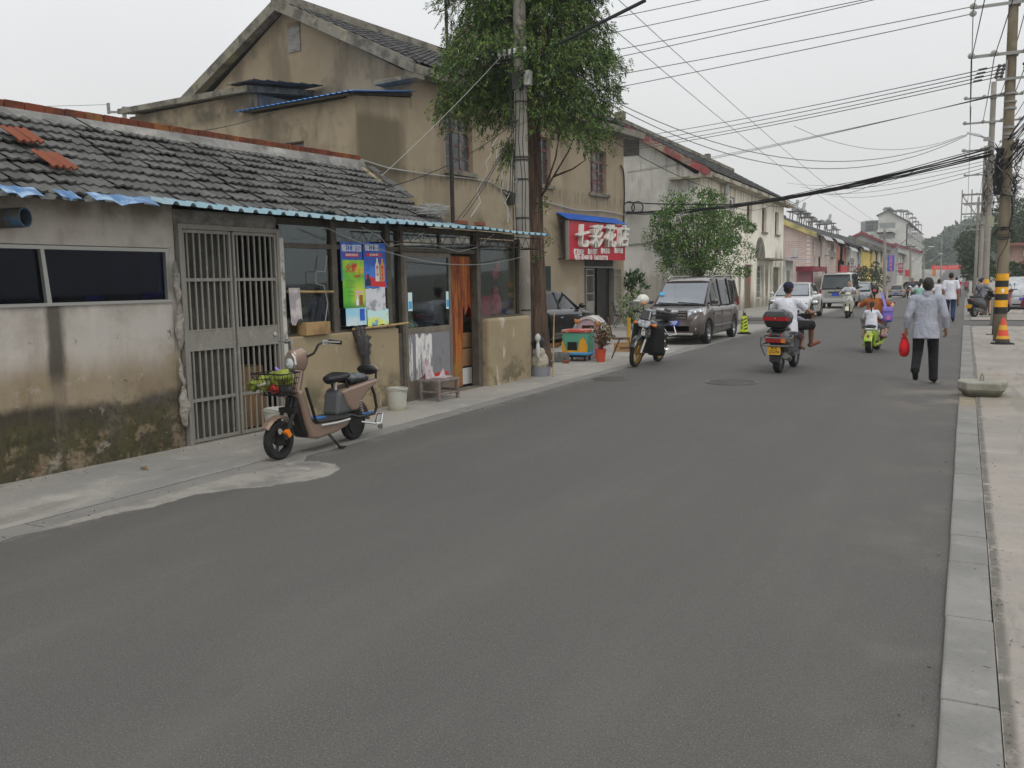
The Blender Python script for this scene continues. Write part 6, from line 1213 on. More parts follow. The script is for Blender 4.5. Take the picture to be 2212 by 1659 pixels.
p1_ = AY(1338+.23523*665,223+.23523*868,43); q = MB(); q.box((0,0,0),(.5,.3,.5)); q.box((0,0,.28),(.4,.2,.06)); tag(q.build('junction_box',BLK,loc=p1_,bevel=.03),'black junction box hanging on the upper cable strand','junction box')
# wires leaving the right pole along the pole row and back over the camera
nb = V((1.6,-12,0)); 
for (z,xs) in ((zA,(-.9,.25,1.1)),(zB,(-.9,-.4,.35,.75,1.1))):
    for x in xs:
        dz = (9.5-.6 if z == zA else 9.5-1.6); w3('power line running along the right hand pole row between the crossarms',(RX+x,RY-.2,z-.1),(poles[1][0]+x*.9,42,dz),.15,.012,WK,'lines along the right pole row')
        w3('power line running back overhead from the nearest right pole crossarms',(RX+x,RY-.25,z-.1),(nb.x+x*.9+.5,-12,z+.9),.4,.011,WK,'lines back over the street')
for a_,b_ in zip(poles[1:],poles[2:]):
    for x in (-.8,0,.8): w3('power line between the farther right hand poles',(a_[0]+x,a_[1],8.6+zg(a_[1])),(b_[0]+x,b_[1],8.2+zg(b_[1])),.3,.014,WK,'lines between the farther right poles')
bd = thing('cable_bundle','dark sheaf of cables sweeping up from the nearest right pole over the pavement','cable bundle',(0,0,0)); rr = random.Random(16); q = MB()
for k in range(24):
    pts = cat_pts(V((RX+rr.uniform(-.05,.25),RY-.15,z_t+rr.uniform(-.5,.35))),V((3.1+rr.gauss(0,.12),4+rr.gauss(0,.5),7.3+rr.gauss(0,.25))),.35+rr.gauss(0,.12),14); q.tube([p_+V((rr.gauss(0,.02),0,rr.gauss(0,.02))) for p_ in pts],rr.choice((.008,.012,.018)),4)
q.build('cable_strand',CABLE,bd)
for k in range(7):
    w3('thin service wire from the right pole toward the houses on the right',(RX+.1,RY,3.2+.25*k),(9+k,60+4*k,4.2+.15*k),.5,.007,WG,'service wires to the right')
# service wires of the left pole
g6 = 'service wires from the left pole'
for (xa,ya,zoff) in ((824,380,0),(1075,402,.02)): w3('pale service wire from the left pole insulators down to the house wall or roof',INS+V((-.2,0,zoff)),RP(xa,ya,LW(0,.8,3.2),LY) if xa < 900 else BACK(xa,ya),.05,.005,WW,g6)
for (xa,ya) in ((1000,470),(985,478)): w3('dark service wire from the left pole down to the shop roof corner',V((plx,PYL-.12,AY(1104,263,PYL).z)),RP(xa,ya,LW(0,-.1,2.7),LY),.12,.007,WK,g6)
w3('long dark wire drooping across the shop roof from the left pole',V((plx,PYL-.12,AY(1104,263,PYL).z)),RP(620,432,LW(0,.4,3.0),LY),.35,.008,WK); w3('dark wire crossing in front of the brick ridge toward the annex roof',RP(-40,300,LW(0,1.3,3.6),LY),MW(-15.1,2.5,6.35),.25,.009,WK); w3('dark wire slanting down over the tiled roof from upper left',RP(145,245,LW(0,1.5,3.6),LY),RP(600,430,LW(0,.5,3.05),LY),.12,.008,WK)
for k,(xa,ya,xb,yb) in enumerate(((1071,304,1015,470),(1072,310,1096,480))):
    q = MB(); pA_,pB_ = BACK(xa,ya)+V((.3,-.5,0)),RP(xb,yb,LW(0,.2,2.75),LY); rr = random.Random(k)
    q.tube([pA_.lerp(pB_,i/9)+V((rr.gauss(0,.06),rr.gauss(0,.03),0)) for i in range(10)],.009,5); tag(q.build('service_cable',WW),['white cable snaking from the beige wall to the wire coil on the roof','white cable dropping from the beige wall behind the concrete pole'][k],'cable')
for i,(dx,dz) in enumerate(((-.95,.3),(1.0,0),(0,.1))): w3('thin wire from the small pole behind the brick ridge',OPT+V((dx,-.1,dz)),(OPT.x+(-14 if i == 0 else 9),30+(-16 if i == 0 else 3),OPT.z+(-.9 if i == 0 else .2)),.2,.012,WG,'wires of the small pole')
# ================================================================ CARS (local +y forward, origin on the ground)
def interp(pts, y):
    if y <= pts[0][0]: return pts[0][1]
    for (a,p),(b,q) in zip(pts,pts[1:]):
        if y <= b: return p+(q-p)*(y-a)/(b-a)
    return pts[-1][1]
def wheel(par, ctr, r, w, rimm, spokes=5, name='wheel', rr=.68, ring=True, hub=.2):
    t = MB(); h = w/2; t.lathe([(r*rr,-h*.8),(r*.9,-h),(r*.985,-h*.75),(r,0),(r*.985,h*.75),(r*.9,h),(r*rr,h*.8),(r*rr,-h*.8)],26,ctr,(1,0,0),False); o = t.build(name,RUB,par,smooth='auto')
    q = MB(); c_ = V(ctr); q.lathe([(r*rr*1.01,-h*.7),(r*rr*1.01,h*.7),(r*rr*.9,h*.7),(r*rr*.9,-h*.7),(r*rr*1.01,-h*.7)],26,ctr,(1,0,0),False); q.lathe([(r*hub,-h*.75),(r*hub,h*.75)],14,ctr,(1,0,0))
    for k in range(spokes):
        a = 2*math.pi*k/spokes; d = V((0,math.cos(a),math.sin(a))); q.tube([c_+d*r*hub*.7,c_+d*r*rr*.92],[h*.5 if spokes < 9 else .006]*2,5,1. if spokes >= 9 else (.9))
    q.build('rim',rimm,o,smooth='auto'); 
    if ring and spokes < 9: q = MB(); q.lathe([(r*rr*.88,-h*.3),(r*rr*.88,h*.3)],20,ctr,(1,0,0)); q.build('brake_disc',mat('brake_dark','2c2c2c',.6),o)
    return o
ALLOY = mat('alloy_rim',c('b9babb'),.3,metal=.8)
LENS = mat('lamp_lens',c('c9ced2'),.12,[dict(c=c('6f767c'),n=(14,.45,.6),a=.8)],coat=.5); REDL = mat('tail_lens',c('8c1014',1.4),.2,coat=.5); ORL = mat('amber_lens',c('d0701a',1.3),.25,coat=.4)
BPL = mat('plate_blue',c('1d3fa6',1.4),.4)
CARG = mat('car_glass','0c0f12',.05,[dict(c='1d2225',n=(.9,.4,.65),a=.5)],spec=.45)
WSG = mat('windscreen_glass',c('7d838a'),.06,[dict(c=c('989ea4'),n=(.8,.4,.65),a=.6)],spec=.9)
def paint(n, h, k=1., met=.0): return mat(n,c(h,k),.28,[dict(c=c(h,k*.82),n=(1.2,.4,.7),a=.5)],metal=met,coat=.7)
def car(name, lab, loc, rz, L, W, wb, wr, top, cab, pm, cat='car', zl=.22, wprof=None, pillars=(), roof=True, front=None, rear=None, rimm=None, screen=None, doors=(), trim=None, group=None, wc=0., sc=1., mir=True, side_glass=True):
    t = thing(name,lab,cat,loc,rz,group); t.scale = (sc,)*3; hw = W/2
    ya = (wb/2+wc, -wb/2+wc); ys = sorted(set([round(-L/2+L*i/44,4) for i in range(45)]+[round(y+s*wr*1.22*f,4) for y in ya for s in (-1,1) for f in (.3,.6,.8,.9,.97,1.01)]))
    wp = wprof or [(-L/2,.80),(-L/2+.12,.93),(-L/2+.6,1),(L/2-.9,1),(L/2-.25,.92),(L/2-.06,.78),(L/2,.66)]
    rings = []
    for y in ys:
        if abs(y) > L/2: continue
        w_ = hw*interp(wp,y); zt = interp(top,y); z0 = zl+.05*max(0,(abs(y)-L/2+.5))/.5
        for c_ in ya:
            d = abs(y-c_); ra = wr*1.2
            if d < ra: z0 = max(z0, wr+math.sqrt(ra*ra-d*d)*.97)
        half = [(.93,0),(.985,.07),(1.0,.3),(1.0,.6),(.985,.8),(.95,.93),(.88,1.0),(.45,1.015)]
        rings.append([V((w_*a,y,z0+(zt-z0)*b)) for a,b in half]+[V((-w_*a,y,z0+(zt-z0)*b)) for a,b in reversed(half)])
    q = MB(); q.loft(rings); body = q.build('body',pm,t,smooth='auto')
    q = MB(); q.bx(-hw*.86,hw*.86,-L/2+.12,L/2-.12,zl-.03,wr*2+.02); q.build('underbody',mat('underbody','121212',.9),t)
    # cabin
    q = MB(); rs = [[V((wb_,y,zb)),V((wt_,y,zt)),V((-wt_,y,zt)),V((-wb_,y,zb))] for y,zb,zt,wb_,wt_ in cab]; q.loft(rs); q.build('side_glass',CARG,t,smooth='auto')
    n = len(cab)
    def pan(i, j, nm, m, d):
        A,B = cab[i],cab[j]; s = 1 if B[0] < A[0] else -1; q = MB(); k = .95; dy,dz = A[0]-B[0],B[2]-A[2]; ln = math.hypot(dy,dz); ny,nz = dz/ln*s*.012,abs(dy)/ln*.012
        def pp(f, o): return A[0]+(B[0]-A[0])*f+ny*o, A[2]+(B[2]-A[2])*f+nz*o, (A[4]+(B[4]-A[4])*f)*k
        rs_ = []
        for o in (1,-1):
            (ya_,za_,wa_),(yb_,zb_,wb_) = pp(.05,o),pp(.95,o); rs_.append([V((wa_,ya_,za_)),V((-wa_,ya_,za_)),V((-wb_,yb_,zb_)),V((wb_,yb_,zb_))])
        q.loft(rs_); q.build(nm,m,t)
    pan(n-1,n-2,'windscreen',screen or WSG,1); pan(0,1,'rear_window',CARG,1)
    q = MB(); rr_ = []
    for y,zb,zt,wb_,wt_ in cab[1:-1]: rr_.append([V((wt_+.015,y,zt-.035)),V((wt_*.97,y,zt+.02)),V((wt_*.6,y,zt+.045)),V((-wt_*.6,y,zt+.045)),V((-wt_*.97,y,zt+.02)),V((-wt_-.015,y,zt-.035))])
    q.loft(rr_); q.build('roof',pm,t,smooth='auto')
    q = MB(); (y0,zb0,zt0,wb0,wt0),(y1,zb1,zt1,wb1,wt1) = cab[-1],cab[-2]; (u0,vb0,vt0,xb0,xt0),(u1,vb1,vt1,xb1,xt1) = cab[0],cab[1]
    for s in (1,-1):
        q.tube([(s*wb0,y0+.01,zb0-.02),(s*(wt1-.01),y1,zt1)],.035,6); q.tube([(s*xb0,u0-.01,vb0-.02),(s*(xt1-.01),u1,vt1)],.05,6)
    q.build('pillar',pm,t)
    for yb,yt in pillars:
        wb_ = np.interp(yb,[k[0] for k in cab],[k[3] for k in cab]); wt_ = np.interp(yt,[k[0] for k in cab],[k[4] for k in cab]); zb = np.interp(yb,[k[0] for k in cab],[k[1] for k in cab]); zt = np.interp(yt,[k[0] for k in cab],[k[2] for k in cab])
        for s in (1,-1): q = MB(); q.tube([(s*wb_,yb,zb-.02),(s*wt_,yt,zt)],.032,6); q.build('door_pillar',BLK,t)
    if trim:
        q = MB()
        for s in (1,-1): q.tube([(s*(k[3]+.008),k[0],k[1]+.0) for k in cab],.012,5)
        q.build('belt_trim',trim,t)
    for c_ in ya:
        for s in (1,-1): wheel(t,(s*(hw-.10),c_,wr),wr,.2,rimm or ALLOY,5 if L > 4.3 else 7)
    if doors:
        q = MB(); zb = interp(top,0)
        for y in doors:
            for s in (1,-1): q.bx(s*hw-.003,s*hw+.003,y-.006,y+.006,zl+.1,zb-.16)
        q.build('door_seam',mat('seam','151515',.8),t)
        for i,y in enumerate(doors[:-1]):
            for s in (1,-1): q = MB(); q.box((s*(hw+.005),y-.13 if doors[0] < doors[-1] else y-.13,zb-.21),(.03,.16,.03)); q.build('door_handle',trim or pm,t,bevel=.008)
    if mir:
        y0 = cab[-1][0]-.25
        for s in (1,-1): q = MB(); q.ell((s*(cab[-1][3]+.16),y0,cab[-1][1]+.12),(.11,.07,.075)); q.tube([(s*cab[-1][3],y0+.02,cab[-1][1]+.06),(s*(cab[-1][3]+.1),y0,cab[-1][1]+.1)],.022,5); q.build('wing_mirror',pm,t,smooth=True)
    return t
def plate(t, s_, y, z, dirn, m=BPL, tm=PW, w=.44, h=.14, size=.13):
    q = MB(); q.bx(-w/2,w/2,y-.012,y+.012,z-h/2,z+h/2); o = q.build('number_plate',m,t)
    if s_: text('plate_lettering',s_,size,tm,o,facing((0,y+dirn*.015,z-.0),(-dirn,0,0)),.001,.001,sx=.8)
    return o
# ---- brown minivan
BRN = paint('brown_paint','544a45',.95,.05)
MVX, MVY = -6.87, 24.70
mv = car('minivan','brown minivan with roof rails parked at the road edge facing the camera',(MVX,MVY,.008),R(180),4.4,1.70,2.85,.315,
    [(-2.2,.98),(1.2,1.02),(1.5,.99),(1.9,.89),(2.1,.77),(2.2,.60)],
    [(-2.17,1.0,1.02,.76,.70),(-1.98,1.0,1.68,.80,.66),(-1.,1.0,1.73,.82,.67),(.3,1.0,1.71,.81,.66),(.62,1.0,1.63,.80,.63),(1.42,1.0,1.02,.74,.70)],BRN,'van',
    pillars=((-.95,-.95),(.1,.1),(.98,.82)),doors=(1.05,.1,-.95),trim=None,zl=.24,wprof=[(-2.2,.86),(-2.05,.96),(-1.6,1),(1.4,1),(1.9,.96),(2.1,.86),(2.2,.70)])
for s in (1,-1):
    q = MB(); q.loft([[V((s*.44,2.13,.74)),V((s*.44,2.05,.92)),V((s*.48,1.95,.92)),V((s*.48,2.05,.74))],[V((s*.79,1.9,.76)),V((s*.80,1.78,.96)),V((s*.82,1.68,.96)),V((s*.82,1.80,.78))]]); o = q.build('headlight',LENS,mv)
    q = MB(); q.ell((s*.60,2.045,.84),(.06,.04,.06)); q.ell((s*.72,1.97,.86),(.06,.04,.06)); q.build('bulb',CHR,o,smooth=True)
    q = MB(); q.lathe([(.07,0),(.075,.02),(.05,.03)],14,(s*.60,2.13,.42),(0,1,0)); q.build('fog_lamp',LENS,mv)
    q = MB(); q.tube([(s*.62,-1.9,1.72),(s*.63,-1.7,1.80),(s*.63,.1,1.80),(s*.60,.5,1.70)],.022,6); q.build('roof_rail',BRN,mv)
    q = MB(); q.bx(s*.865-.012,s*.865+.012,-1.,1.0,.42,.47); q.build('side_moulding',BRN,mv,bevel=.008)
    q = MB(); q.box((s*.77,-2.16,1.05),(.05,.06,.26)); q.build('tail_light',REDL,mv,bevel=.01)
q = MB(); q.bx(-.42,.42,2.12,2.16,.66,.90); g_o = q.build('grille',BLK,mv)
for k in range(3):
    for x0 in (.10,-.41): q = MB(); z = .70+k*.075; q.bx(x0,x0+.31,2.155,2.175,z,z+.03); q.build('grille_bar',CHR,g_o)
q = MB(); q.lathe([(.05,0),(.055,.015),(.03,.02)],14,(0,2.165,.80),(0,1,0)); q.build('badge',CHR,mv)
q = MB(); q.bx(-.5,.5,2.17,2.2,.36,.50); q.build('lower_grille',BLK,mv); q = MB(); q.bx(-.6,.6,2.12,2.215,.26,.32); q.build('skid_plate',ALU,mv,bevel=.02)
plate(mv,'苏K·DEP',2.215,.585,1)
q = MB(); q.tube([(-.55,1.44,1.06),(.05,1.36,1.10)],.012,5); q.tube([(.0,1.45,1.06),(.6,1.37,1.09)],.012,5); q.build('wiper',BLK,mv)
q = MB(); q.tube([(.1,.6,1.7),(.1,.55,1.82)],.008,5); q.build('aerial',BLK,mv)
q = MB()
for k in range(5): q.bx(-.45+k*.2,-.37+k*.2,-1.7,.1,1.765,1.785)
q.build('roof_rib',BRN,mv)
q = MB(); q.box((.57,1.12,1.33),(.13,.01,.1),rx=R(38)); q.build('sticker',mat('cyan_print','3f97c4'),mv)
# ---- white sedan facing the camera
WPT = paint('white_paint','d2d2d0',.95)
ws_ = car('sedan','white sedan parked facing the camera behind the scooter rider',(-6.52,39.75,.008),R(180),4.5,1.76,2.68,.32,
    [(-2.25,.86),(-1.9,.98),(-1.2,.98),(.8,.96),(1.1,.94),(1.7,.86),(2.1,.72),(2.25,.55)],
    [(-1.85,.95,.97,.66,.6),(-1.1,.95,1.38,.76,.58),(-.3,.95,1.46,.78,.6),(.25,.95,1.42,.78,.58),(1.12,.93,.95,.72,.68)],WPT,'car',pillars=((-.25,-.25),(.75,.6),(-1.2,-1.05)),doors=(.85,-.2,-1.15),zl=.2)
for s in (1,-1):
    q = MB(); q.loft([[V((s*.46,2.14,.62)),V((s*.46,2.1,.74)),V((s*.5,2.0,.74)),V((s*.5,2.02,.62))],[V((s*.82,1.78,.70)),V((s*.82,1.7,.82)),V((s*.84,1.6,.82)),V((s*.84,1.7,.72))]]); q.build('headlight',LENS,ws_)
    q = MB(); q.box((s*.62,2.13,.36),(.28,.06,.1),rz=-s*.35); q.build('fog_recess',BLK,ws_)
q = MB(); q.loft([[V((-.44,2.2,.58)),V((-.4,2.22,.68)),V((-.4,2.1,.68)),V((-.44,2.1,.58))],[V((.44,2.2,.58)),V((.4,2.22,.68)),V((.4,2.1,.68)),V((.44,2.1,.58))]]); g_o = q.build('grille',BLK,ws_)
q = MB(); q.bx(-.42,.42,2.215,2.235,.62,.645); q.build('grille_bar',CHR,g_o); q = MB(); q.bx(-.5,.5,2.17,2.26,.26,.38); q.build('lower_grille',BLK,ws_); plate(ws_,'',2.265,.47,1)
# ---- white minibus seen from behind
vl, vr_ = AY(*c3(497,900),50.6), AY(*c3(742,900),50.6); VW = 1.72; vx = (vl.x+vr_.x)/2+.05
SVP = paint('silver_white_paint','adaeab',1.0)
vn = car('minibus','silver white minibus parked with its rear window toward the camera',(vx,50.7+2.0,.008),0,4.0,VW,2.5,.3,
    [(-2.0,1.02),(1.7,1.02),(1.9,.98),(2.0,.7)],[(-2.0,1.04,1.06,.80,.76),(-1.88,1.04,1.82,.80,.70),(-.5,1.04,1.9,.82,.71),(.9,1.04,1.88,.81,.7),(1.75,1.02,1.06,.76,.72)],SVP,'van',pillars=((-.9,-.9),(.2,.2),(1.2,.95)),doors=(1.1,.1,-.9),zl=.3,wprof=[(-2,.95),(-1.9,1),(1.5,1),(1.9,.93),(2,.8)])
q = MB(); q.loft([[V((x,-2.035+.1*(z-1.06)/.72,z)) for x,z in ((-.72,1.1),(.72,1.1),(.66,1.72),(-.66,1.72))],[V((x,-2.0+.1*(z-1.06)/.72,z)) for x,z in ((-.72,1.1),(.72,1.1),(.66,1.72),(-.66,1.72))]]); q.build('rear_window',GLASSW,vn)
q = MB(); q.loft([[V((x,-2.028+.1*(z-1.06)/.72,z)) for x,z in ((-.77,1.05),(.77,1.05),(.71,1.77),(-.71,1.77))],[V((x,-2.0+.1*(z-1.06)/.72,z)) for x,z in ((-.77,1.05),(.77,1.05),(.71,1.77),(-.71,1.77))]]); q.build('window_seal',BLK,vn)
plate(vn,'',-2.02,.76,-1); q = MB(); q.bx(-.42,.42,-2.03,-2.0,.85,.92); q.build('plate_lamp',BLK,vn); q = MB(); q.bx(-.86,.86,-2.1,-1.95,.32,.5); q.build('bumper',SVP,vn,bevel=.03); q = MB(); q.bx(-.6,.6,-2.02,-2.0,.63,.88); q.build('plate_recess',mat('recess_grey',c('8d8e8b',1.),.5),vn)
for s in (1,-1): q = MB(); q.box((s*.81,-1.99,.86),(.09,.05,.28)); q.build('tail_light',REDL,vn)
q = MB(); q.lathe([(.05,0),(.04,.02)],12,(0,-2.01,1.0),(0,-1,0)); q.build('badge',CHR,vn)
# ---- black sedan parked by the tree (right flank toward the street)
BKP = paint('black_paint','101114',1.)
bs = car('sedan','glossy black sedan parked beside the conifer and the beige house',(-10.42,21.88,.008),R(-1.5),4.8,1.80,2.78,.335,
    [(-2.4,.78),(-2.1,.98),(-1.3,1.0),(.8,.95),(1.15,.93),(1.8,.84),(2.2,.70),(2.4,.5)],
    [(-1.95,.97,1.0,.66,.6),(-1.15,.96,1.36,.77,.58),(-.2,.95,1.44,.79,.6),(.3,.94,1.4,.78,.58),(1.25,.92,.94,.72,.68)],BKP,'car',pillars=((-.25,-.3),(-1.25,-1.05)),doors=(.95,-.25,-1.2),trim=CHR,zl=.2,screen=CARG)
for s in (1,-1):
    q = MB(); q.bx(s*.905-.006,s*.905+.006,-.95,.95,.32,.36); q.build('sill_trim',CHR,bs)
    q = MB(); q.box((s*.72,2.14,.66),(.3,.2,.12),rz=-s*.5); q.build('headlight',LENS,bs); q = MB(); q.box((s*.7,-2.3,.82),(.3,.12,.14),rz=s*.2); q.build('tail_light',REDL,bs)
# ---- silver sedan driving away
p0,p1 = G(*c3(1078,878)),G(*c3(1192,878)); sc = abs(p1.x-p0.x)/1.5
SLV = paint('silver_paint','a3a4a3',1.,.3)
ss = car('sedan','silver sedan seen from behind beside the first lamp pole',((p0.x+p1.x)/2,p0.y+1.3*sc,zg(p0.y)),0,4.4,1.75,2.6,.31,
    [(-2.2,.86),(-1.9,.98),(-1.2,1.),(.8,.94),(1.7,.82),(2.1,.7),(2.2,.5)],[(-2.0,.97,1.0,.66,.6),(-1.3,.96,1.4,.74,.58),(-.3,.95,1.47,.78,.6),(.25,.95,1.42,.78,.58),(1.1,.93,.95,.72,.68)],SLV,'car',pillars=((-.25,-.25),),zl=.22,sc=sc)
for s in (1,-1): q = MB(); q.box((s*.62,-2.17,.8),(.36,.1,.13),rz=s*.2); q.build('tail_light',REDL,ss)
plate(ss,'',-2.21,.5,-1); q = MB(); q.bx(-.7,.7,-2.22,-2.1,.24,.36); q.build('bumper',BLK,ss); q = MB(); q.lathe([(.06,0),(.05,.02)],12,(0,-2.2,.78),(0,-1,0)); q.build('badge',CHR,ss)
# ---- other distant cars
cs = dict(L=4.3,W=1.72,wb=2.55,wr=.31,top=[(-2.15,.86),(-1.9,.96),(-1.2,.97),(.8,.94),(1.7,.82),(2.05,.7),(2.15,.5)],cab=[(-1.95,.95,.98,.66,.6),(-1.2,.95,1.4,.74,.58),(-.3,.95,1.46,.78,.6),(.25,.95,1.42,.78,.58),(1.1,.93,.95,.72,.68)])
def simple(lab, x, y, Y, rz, pm, sc=1., name='sedan', **k):
    p = AY(*c3(x,y),Y); a = dict(cs); a.update(k); o = car(name,lab,(p.x,Y,zg(Y)),rz,a['L'],a['W'],a['wb'],a['wr'],a['top'],a['cab'],pm,a.get('cat','car'),pillars=((-.25,-.25),),zl=.22,sc=sc)
    hl = a['L']/2
    for s in (1,-1):
        q = MB(); q.box((s*.6,hl-.12,.68),(.32,.14,.12),rz=-s*.3); q.build('headlight',LENS,o); q = MB(); q.box((s*.64,-hl+.05,.82),(.3,.1,.13),rz=s*.2); q.build('tail_light',REDL,o)
    plate(o,'',hl+.0,.45,1); return o
simple('dark red car partly behind the silver sedan',1238,800,108,R(35),paint('maroon_paint','7d2a34'),.8)
vanp = dict(L=4.9,W=1.8,wb=2.8,top=[(-2.45,1.05),(1.6,1.05),(2.2,.95),(2.45,.7)],cab=[(-2.42,1.05,1.08,.82,.78),(-2.3,1.05,1.95,.8,.74),(-.5,1.05,2.02,.82,.75),(1.2,1.05,1.98,.8,.72),(2.0,1.0,1.04,.76,.72)],cat='van')
simple('long white minibus parked crosswise far down on the left',1290,790,122,R(75),WPT,.78,'minibus',**vanp)
p = AY(*c3(822,830),58); simple('grey hatchback parked behind the woman on the cream scooter',838,830,60,R(178),paint('grey_paint','77797a',1.,.3),.95)
pp = AY(*c2(862,885),250); simple('white car far away where the street begins to climb',1660,700,215,R(180),WPT,.9)
# ---- covered car on the right pavement
p = G(*c2(1310,1190)); cc = car('sedan','silver car under a pale fabric cover on the right pavement',(2.35,p.y+2.4,.022),R(184),4.4,1.75,2.6,.31,cs['top'],cs['cab'],SLV,'car',pillars=((-.25,-.25),),zl=.22)
q = MB(); rings = []; rr = random.Random(4)
for i in range(25):
    y = -2.2+4.3*i/24; zt = interp([(-2.2,.92),(-1.6,1.05),(-1.1,1.46),(-.3,1.53),(.3,1.5),(1.2,1.02),(1.9,.92),(2.15,.74)],y); w_ = .93 if -1.9 < y < 1.8 else .84
    rings.append([V((w_*a+rr.gauss(0,.008),y,.62+(zt-.62)*b+rr.gauss(0,.008))) for a,b in ((1.02,0),(1.0,.35),(.9,.62),(.7,.93),(.3,1.0),(-.3,1.0),(-.7,.93),(-.9,.62),(-1.0,.35),(-1.02,0))])
q.loft(rings); q.build('car_cover',mat('silver_cover',c('b3b6b8',1.1),.5,[dict(c=c('8d9194'),n=(2.5,.42,.65),a=.7)],bump=(4,.6,.05)),cc,smooth=True)
plate(cc,'',2.2,.5,1)
for s in (1,-1): q = MB(); q.box((s*.62,2.06,.66),(.3,.16,.12),rz=-s*.35); q.build('headlight',LENS,cc)
# ================================================================ PINK E-BIKE
PNK = paint('rose_gold_paint','9a8272',1.0,.3); GRYP = mat('grey_moulding',c('56585a'),.45)
eb = thing('electric_scooter','rose gold electric scooter with wire basket parked by the barred gate','scooter',(-6.03,7.22,.008),R(180.5)); 
def ebwheel(y, r, spokes, nm): return wheel(eb,(0,y,r),r,.075,mat('black_rim','1a1a1b',.4),spokes,nm,.68,False,.3)
ebwheel(.61,.195,5,'wheel'); rwh = ebwheel(-.60,.195,6,'wheel')
q = MB(); q.lathe([(.125,-.045),(.13,0),(.125,.045)],20,(0,-.6,.195),(1,0,0)); q.build('hub_motor',mat('motor_dark','242322',.55),rwh)
def side(poly, w, m, name, par=eb, bev=.02, x=0): q = MB(); q.prism(poly,(x-w/2,0,0),(0,1,0),(0,0,1),(w,0,0)); return q.build(name,m,par,bevel=bev)
side([(.41,.66),(.33,.68),(.262,.5),(.215,.335),(.17,.305),(-.30,.285),(-.43,.285),(-.38,.20),(-.2,.155),(.12,.13),(.24,.155),(.30,.3),(.35,.46)],.23,PNK,'body_shell',bev=.045)
side([(.395,.62),(.33,.46),(.285,.32),(.235,.17),(.30,.17),(.36,.32),(.43,.5)],.15,BLK,'front_frame')
q = MB(); 
for s in (1,-1): q.tube([(s*.125,.315,.69),(s*.13,.245,.49),(s*.13,.195,.345),(s*.13,.15,.315),(s*.13,-.3,.30),(s*.12,-.42,.31)],.016,6)
q.build('edge_trim',BLK,eb)
q = MB(); 
for s in (1,-1): q.tube([(s*.128,.1,.272),(s*.131,-.15,.262),(s*.128,-.38,.268)],.014,6)
q.build('silver_strip',mat('silver_trim',c('c9c8c4'),.35,metal=.4),eb)
side([(.19,.31),(.17,.335),(-.42,.325),(-.42,.30)],.25,mat('floor_mat','2e2f30',.85),'floor_mat',bev=.006); q = MB(); q.box((0,.03,.335),(.15,.16,.014)); q.build('mat_inlay',mat('cobalt','2f6fb5',.5),eb)
side([(-.20,.325),(-.24,.56),(-.30,.60),(-.52,.58),(-.56,.46),(-.50,.33)],.21,GRYP,'battery_case',bev=.04)
side([(-.27,.585),(-.36,.42),(-.44,.345),(-.56,.34),(-.62,.43),(-.74,.52),(-.93,.60),(-.95,.655),(-.90,.66),(-.35,.605)],.25,PNK,'rear_shell',bev=.03)
q = MB(); q.tube([(0,.36,.64),(0,.30,.86)],.075,10); q.build('steering_column',PNK,eb,smooth='auto')
q = MB(); q.loft([[V((x*.8,.36+.02,z)) for x,z in ((-.06,.88),(.06,.88),(.09,.94),(.085,1.02),(.05,1.06),(-.05,1.06),(-.085,1.02),(-.09,.94))],[V((x*1.1,.25,z+.01)) for x,z in ((-.06,.84),(.06,.84),(.09,.92),(.085,1.04),(.05,1.08),(-.05,1.08),(-.085,1.04),(-.09,.92))],[V((x*.7,.18,z+.01)) for x,z in ((-.06,.88),(.06,.88),(.09,.94),(.085,1.02),(.05,1.06),(-.05,1.06),(-.085,1.02),(-.09,.94))]]); hd = q.build('headlight_housing',PNK,eb,smooth='auto',bevel=.015)
q = MB(); q.prism([(-.055,.875),(.055,.875),(.078,.93),(.07,1.0),(.035,1.045),(-.035,1.045),(-.07,1.0),(-.078,.93)],(0,.375,0),(1,0,0),(0,0,1),(0,.025,0)); q.build('headlight',CHR,hd,bevel=.008); q = MB(); q.ell((0,.395,.94),(.055,.014,.055)); q.build('lens',LENS,hd,smooth=True)
q = MB(); 
for s in (1,-1): q.tube([(s*.05,.24,.98),(s*.15,.2,1.03),(s*.19,.17,1.12),(s*.24,.1,1.15)],.013,7)
hb = q.build('handlebar',BLK,eb)
for s in (1,-1):
    q = MB(); q.tube([(s*.24,.10,1.15),(s*.37,.02,1.13)],.021,8); q.build('grip',RUB,hb); q = MB(); q.tube([(s*.235,.135,1.14),(s*.3,.14,1.145),(s*.4,.09,1.14)],.008,5); q.box((s*.235,.11,1.14),(.06,.05,.05),rz=s*-.5); q.build('brake_lever',ALU,hb)
q = MB(); 
for s in (1,-1): q.tube([(s*.075,.44,.47),(s*.075,.52,.36),(s*.075,.60,.2)],[.02,.02,.024],7)
q.box((0,.45,.475),(.2,.06,.05)); q.tube([(0,.36,.64),(0,.44,.47)],.03,7); fk = q.build('fork',BLK,eb); q = MB()
for s in (1,-1): q.tube([(s*.075,.47,.43),(s*.075,.535,.335)],.015,7)
q.build('fork_leg',CHR,fk)
q = MB(); q.box((-.083,.572,.26),(.05,.05,.07),rx=-.55); q.build('reflector',ORL,fk)
q = MB(); rings = []
for i in range(9):
    a = R(35+i*14); rad = .235; rings.append([V((x*(.055 if 0 < i < 8 else .04),.61+rad*math.cos(a)+.0,.195+rad*math.sin(a)+(.0 if abs(x) == 1 else .014))) for x in (-1,-.5,.5,1)]+[V((x*.05,.61+(rad-.012)*math.cos(a),.195+(rad-.012)*math.sin(a))) for x in (1,-1)])
q.loft(rings); q.build('front_mudguard',PNK,eb,smooth='auto')
q = MB(); rings = []
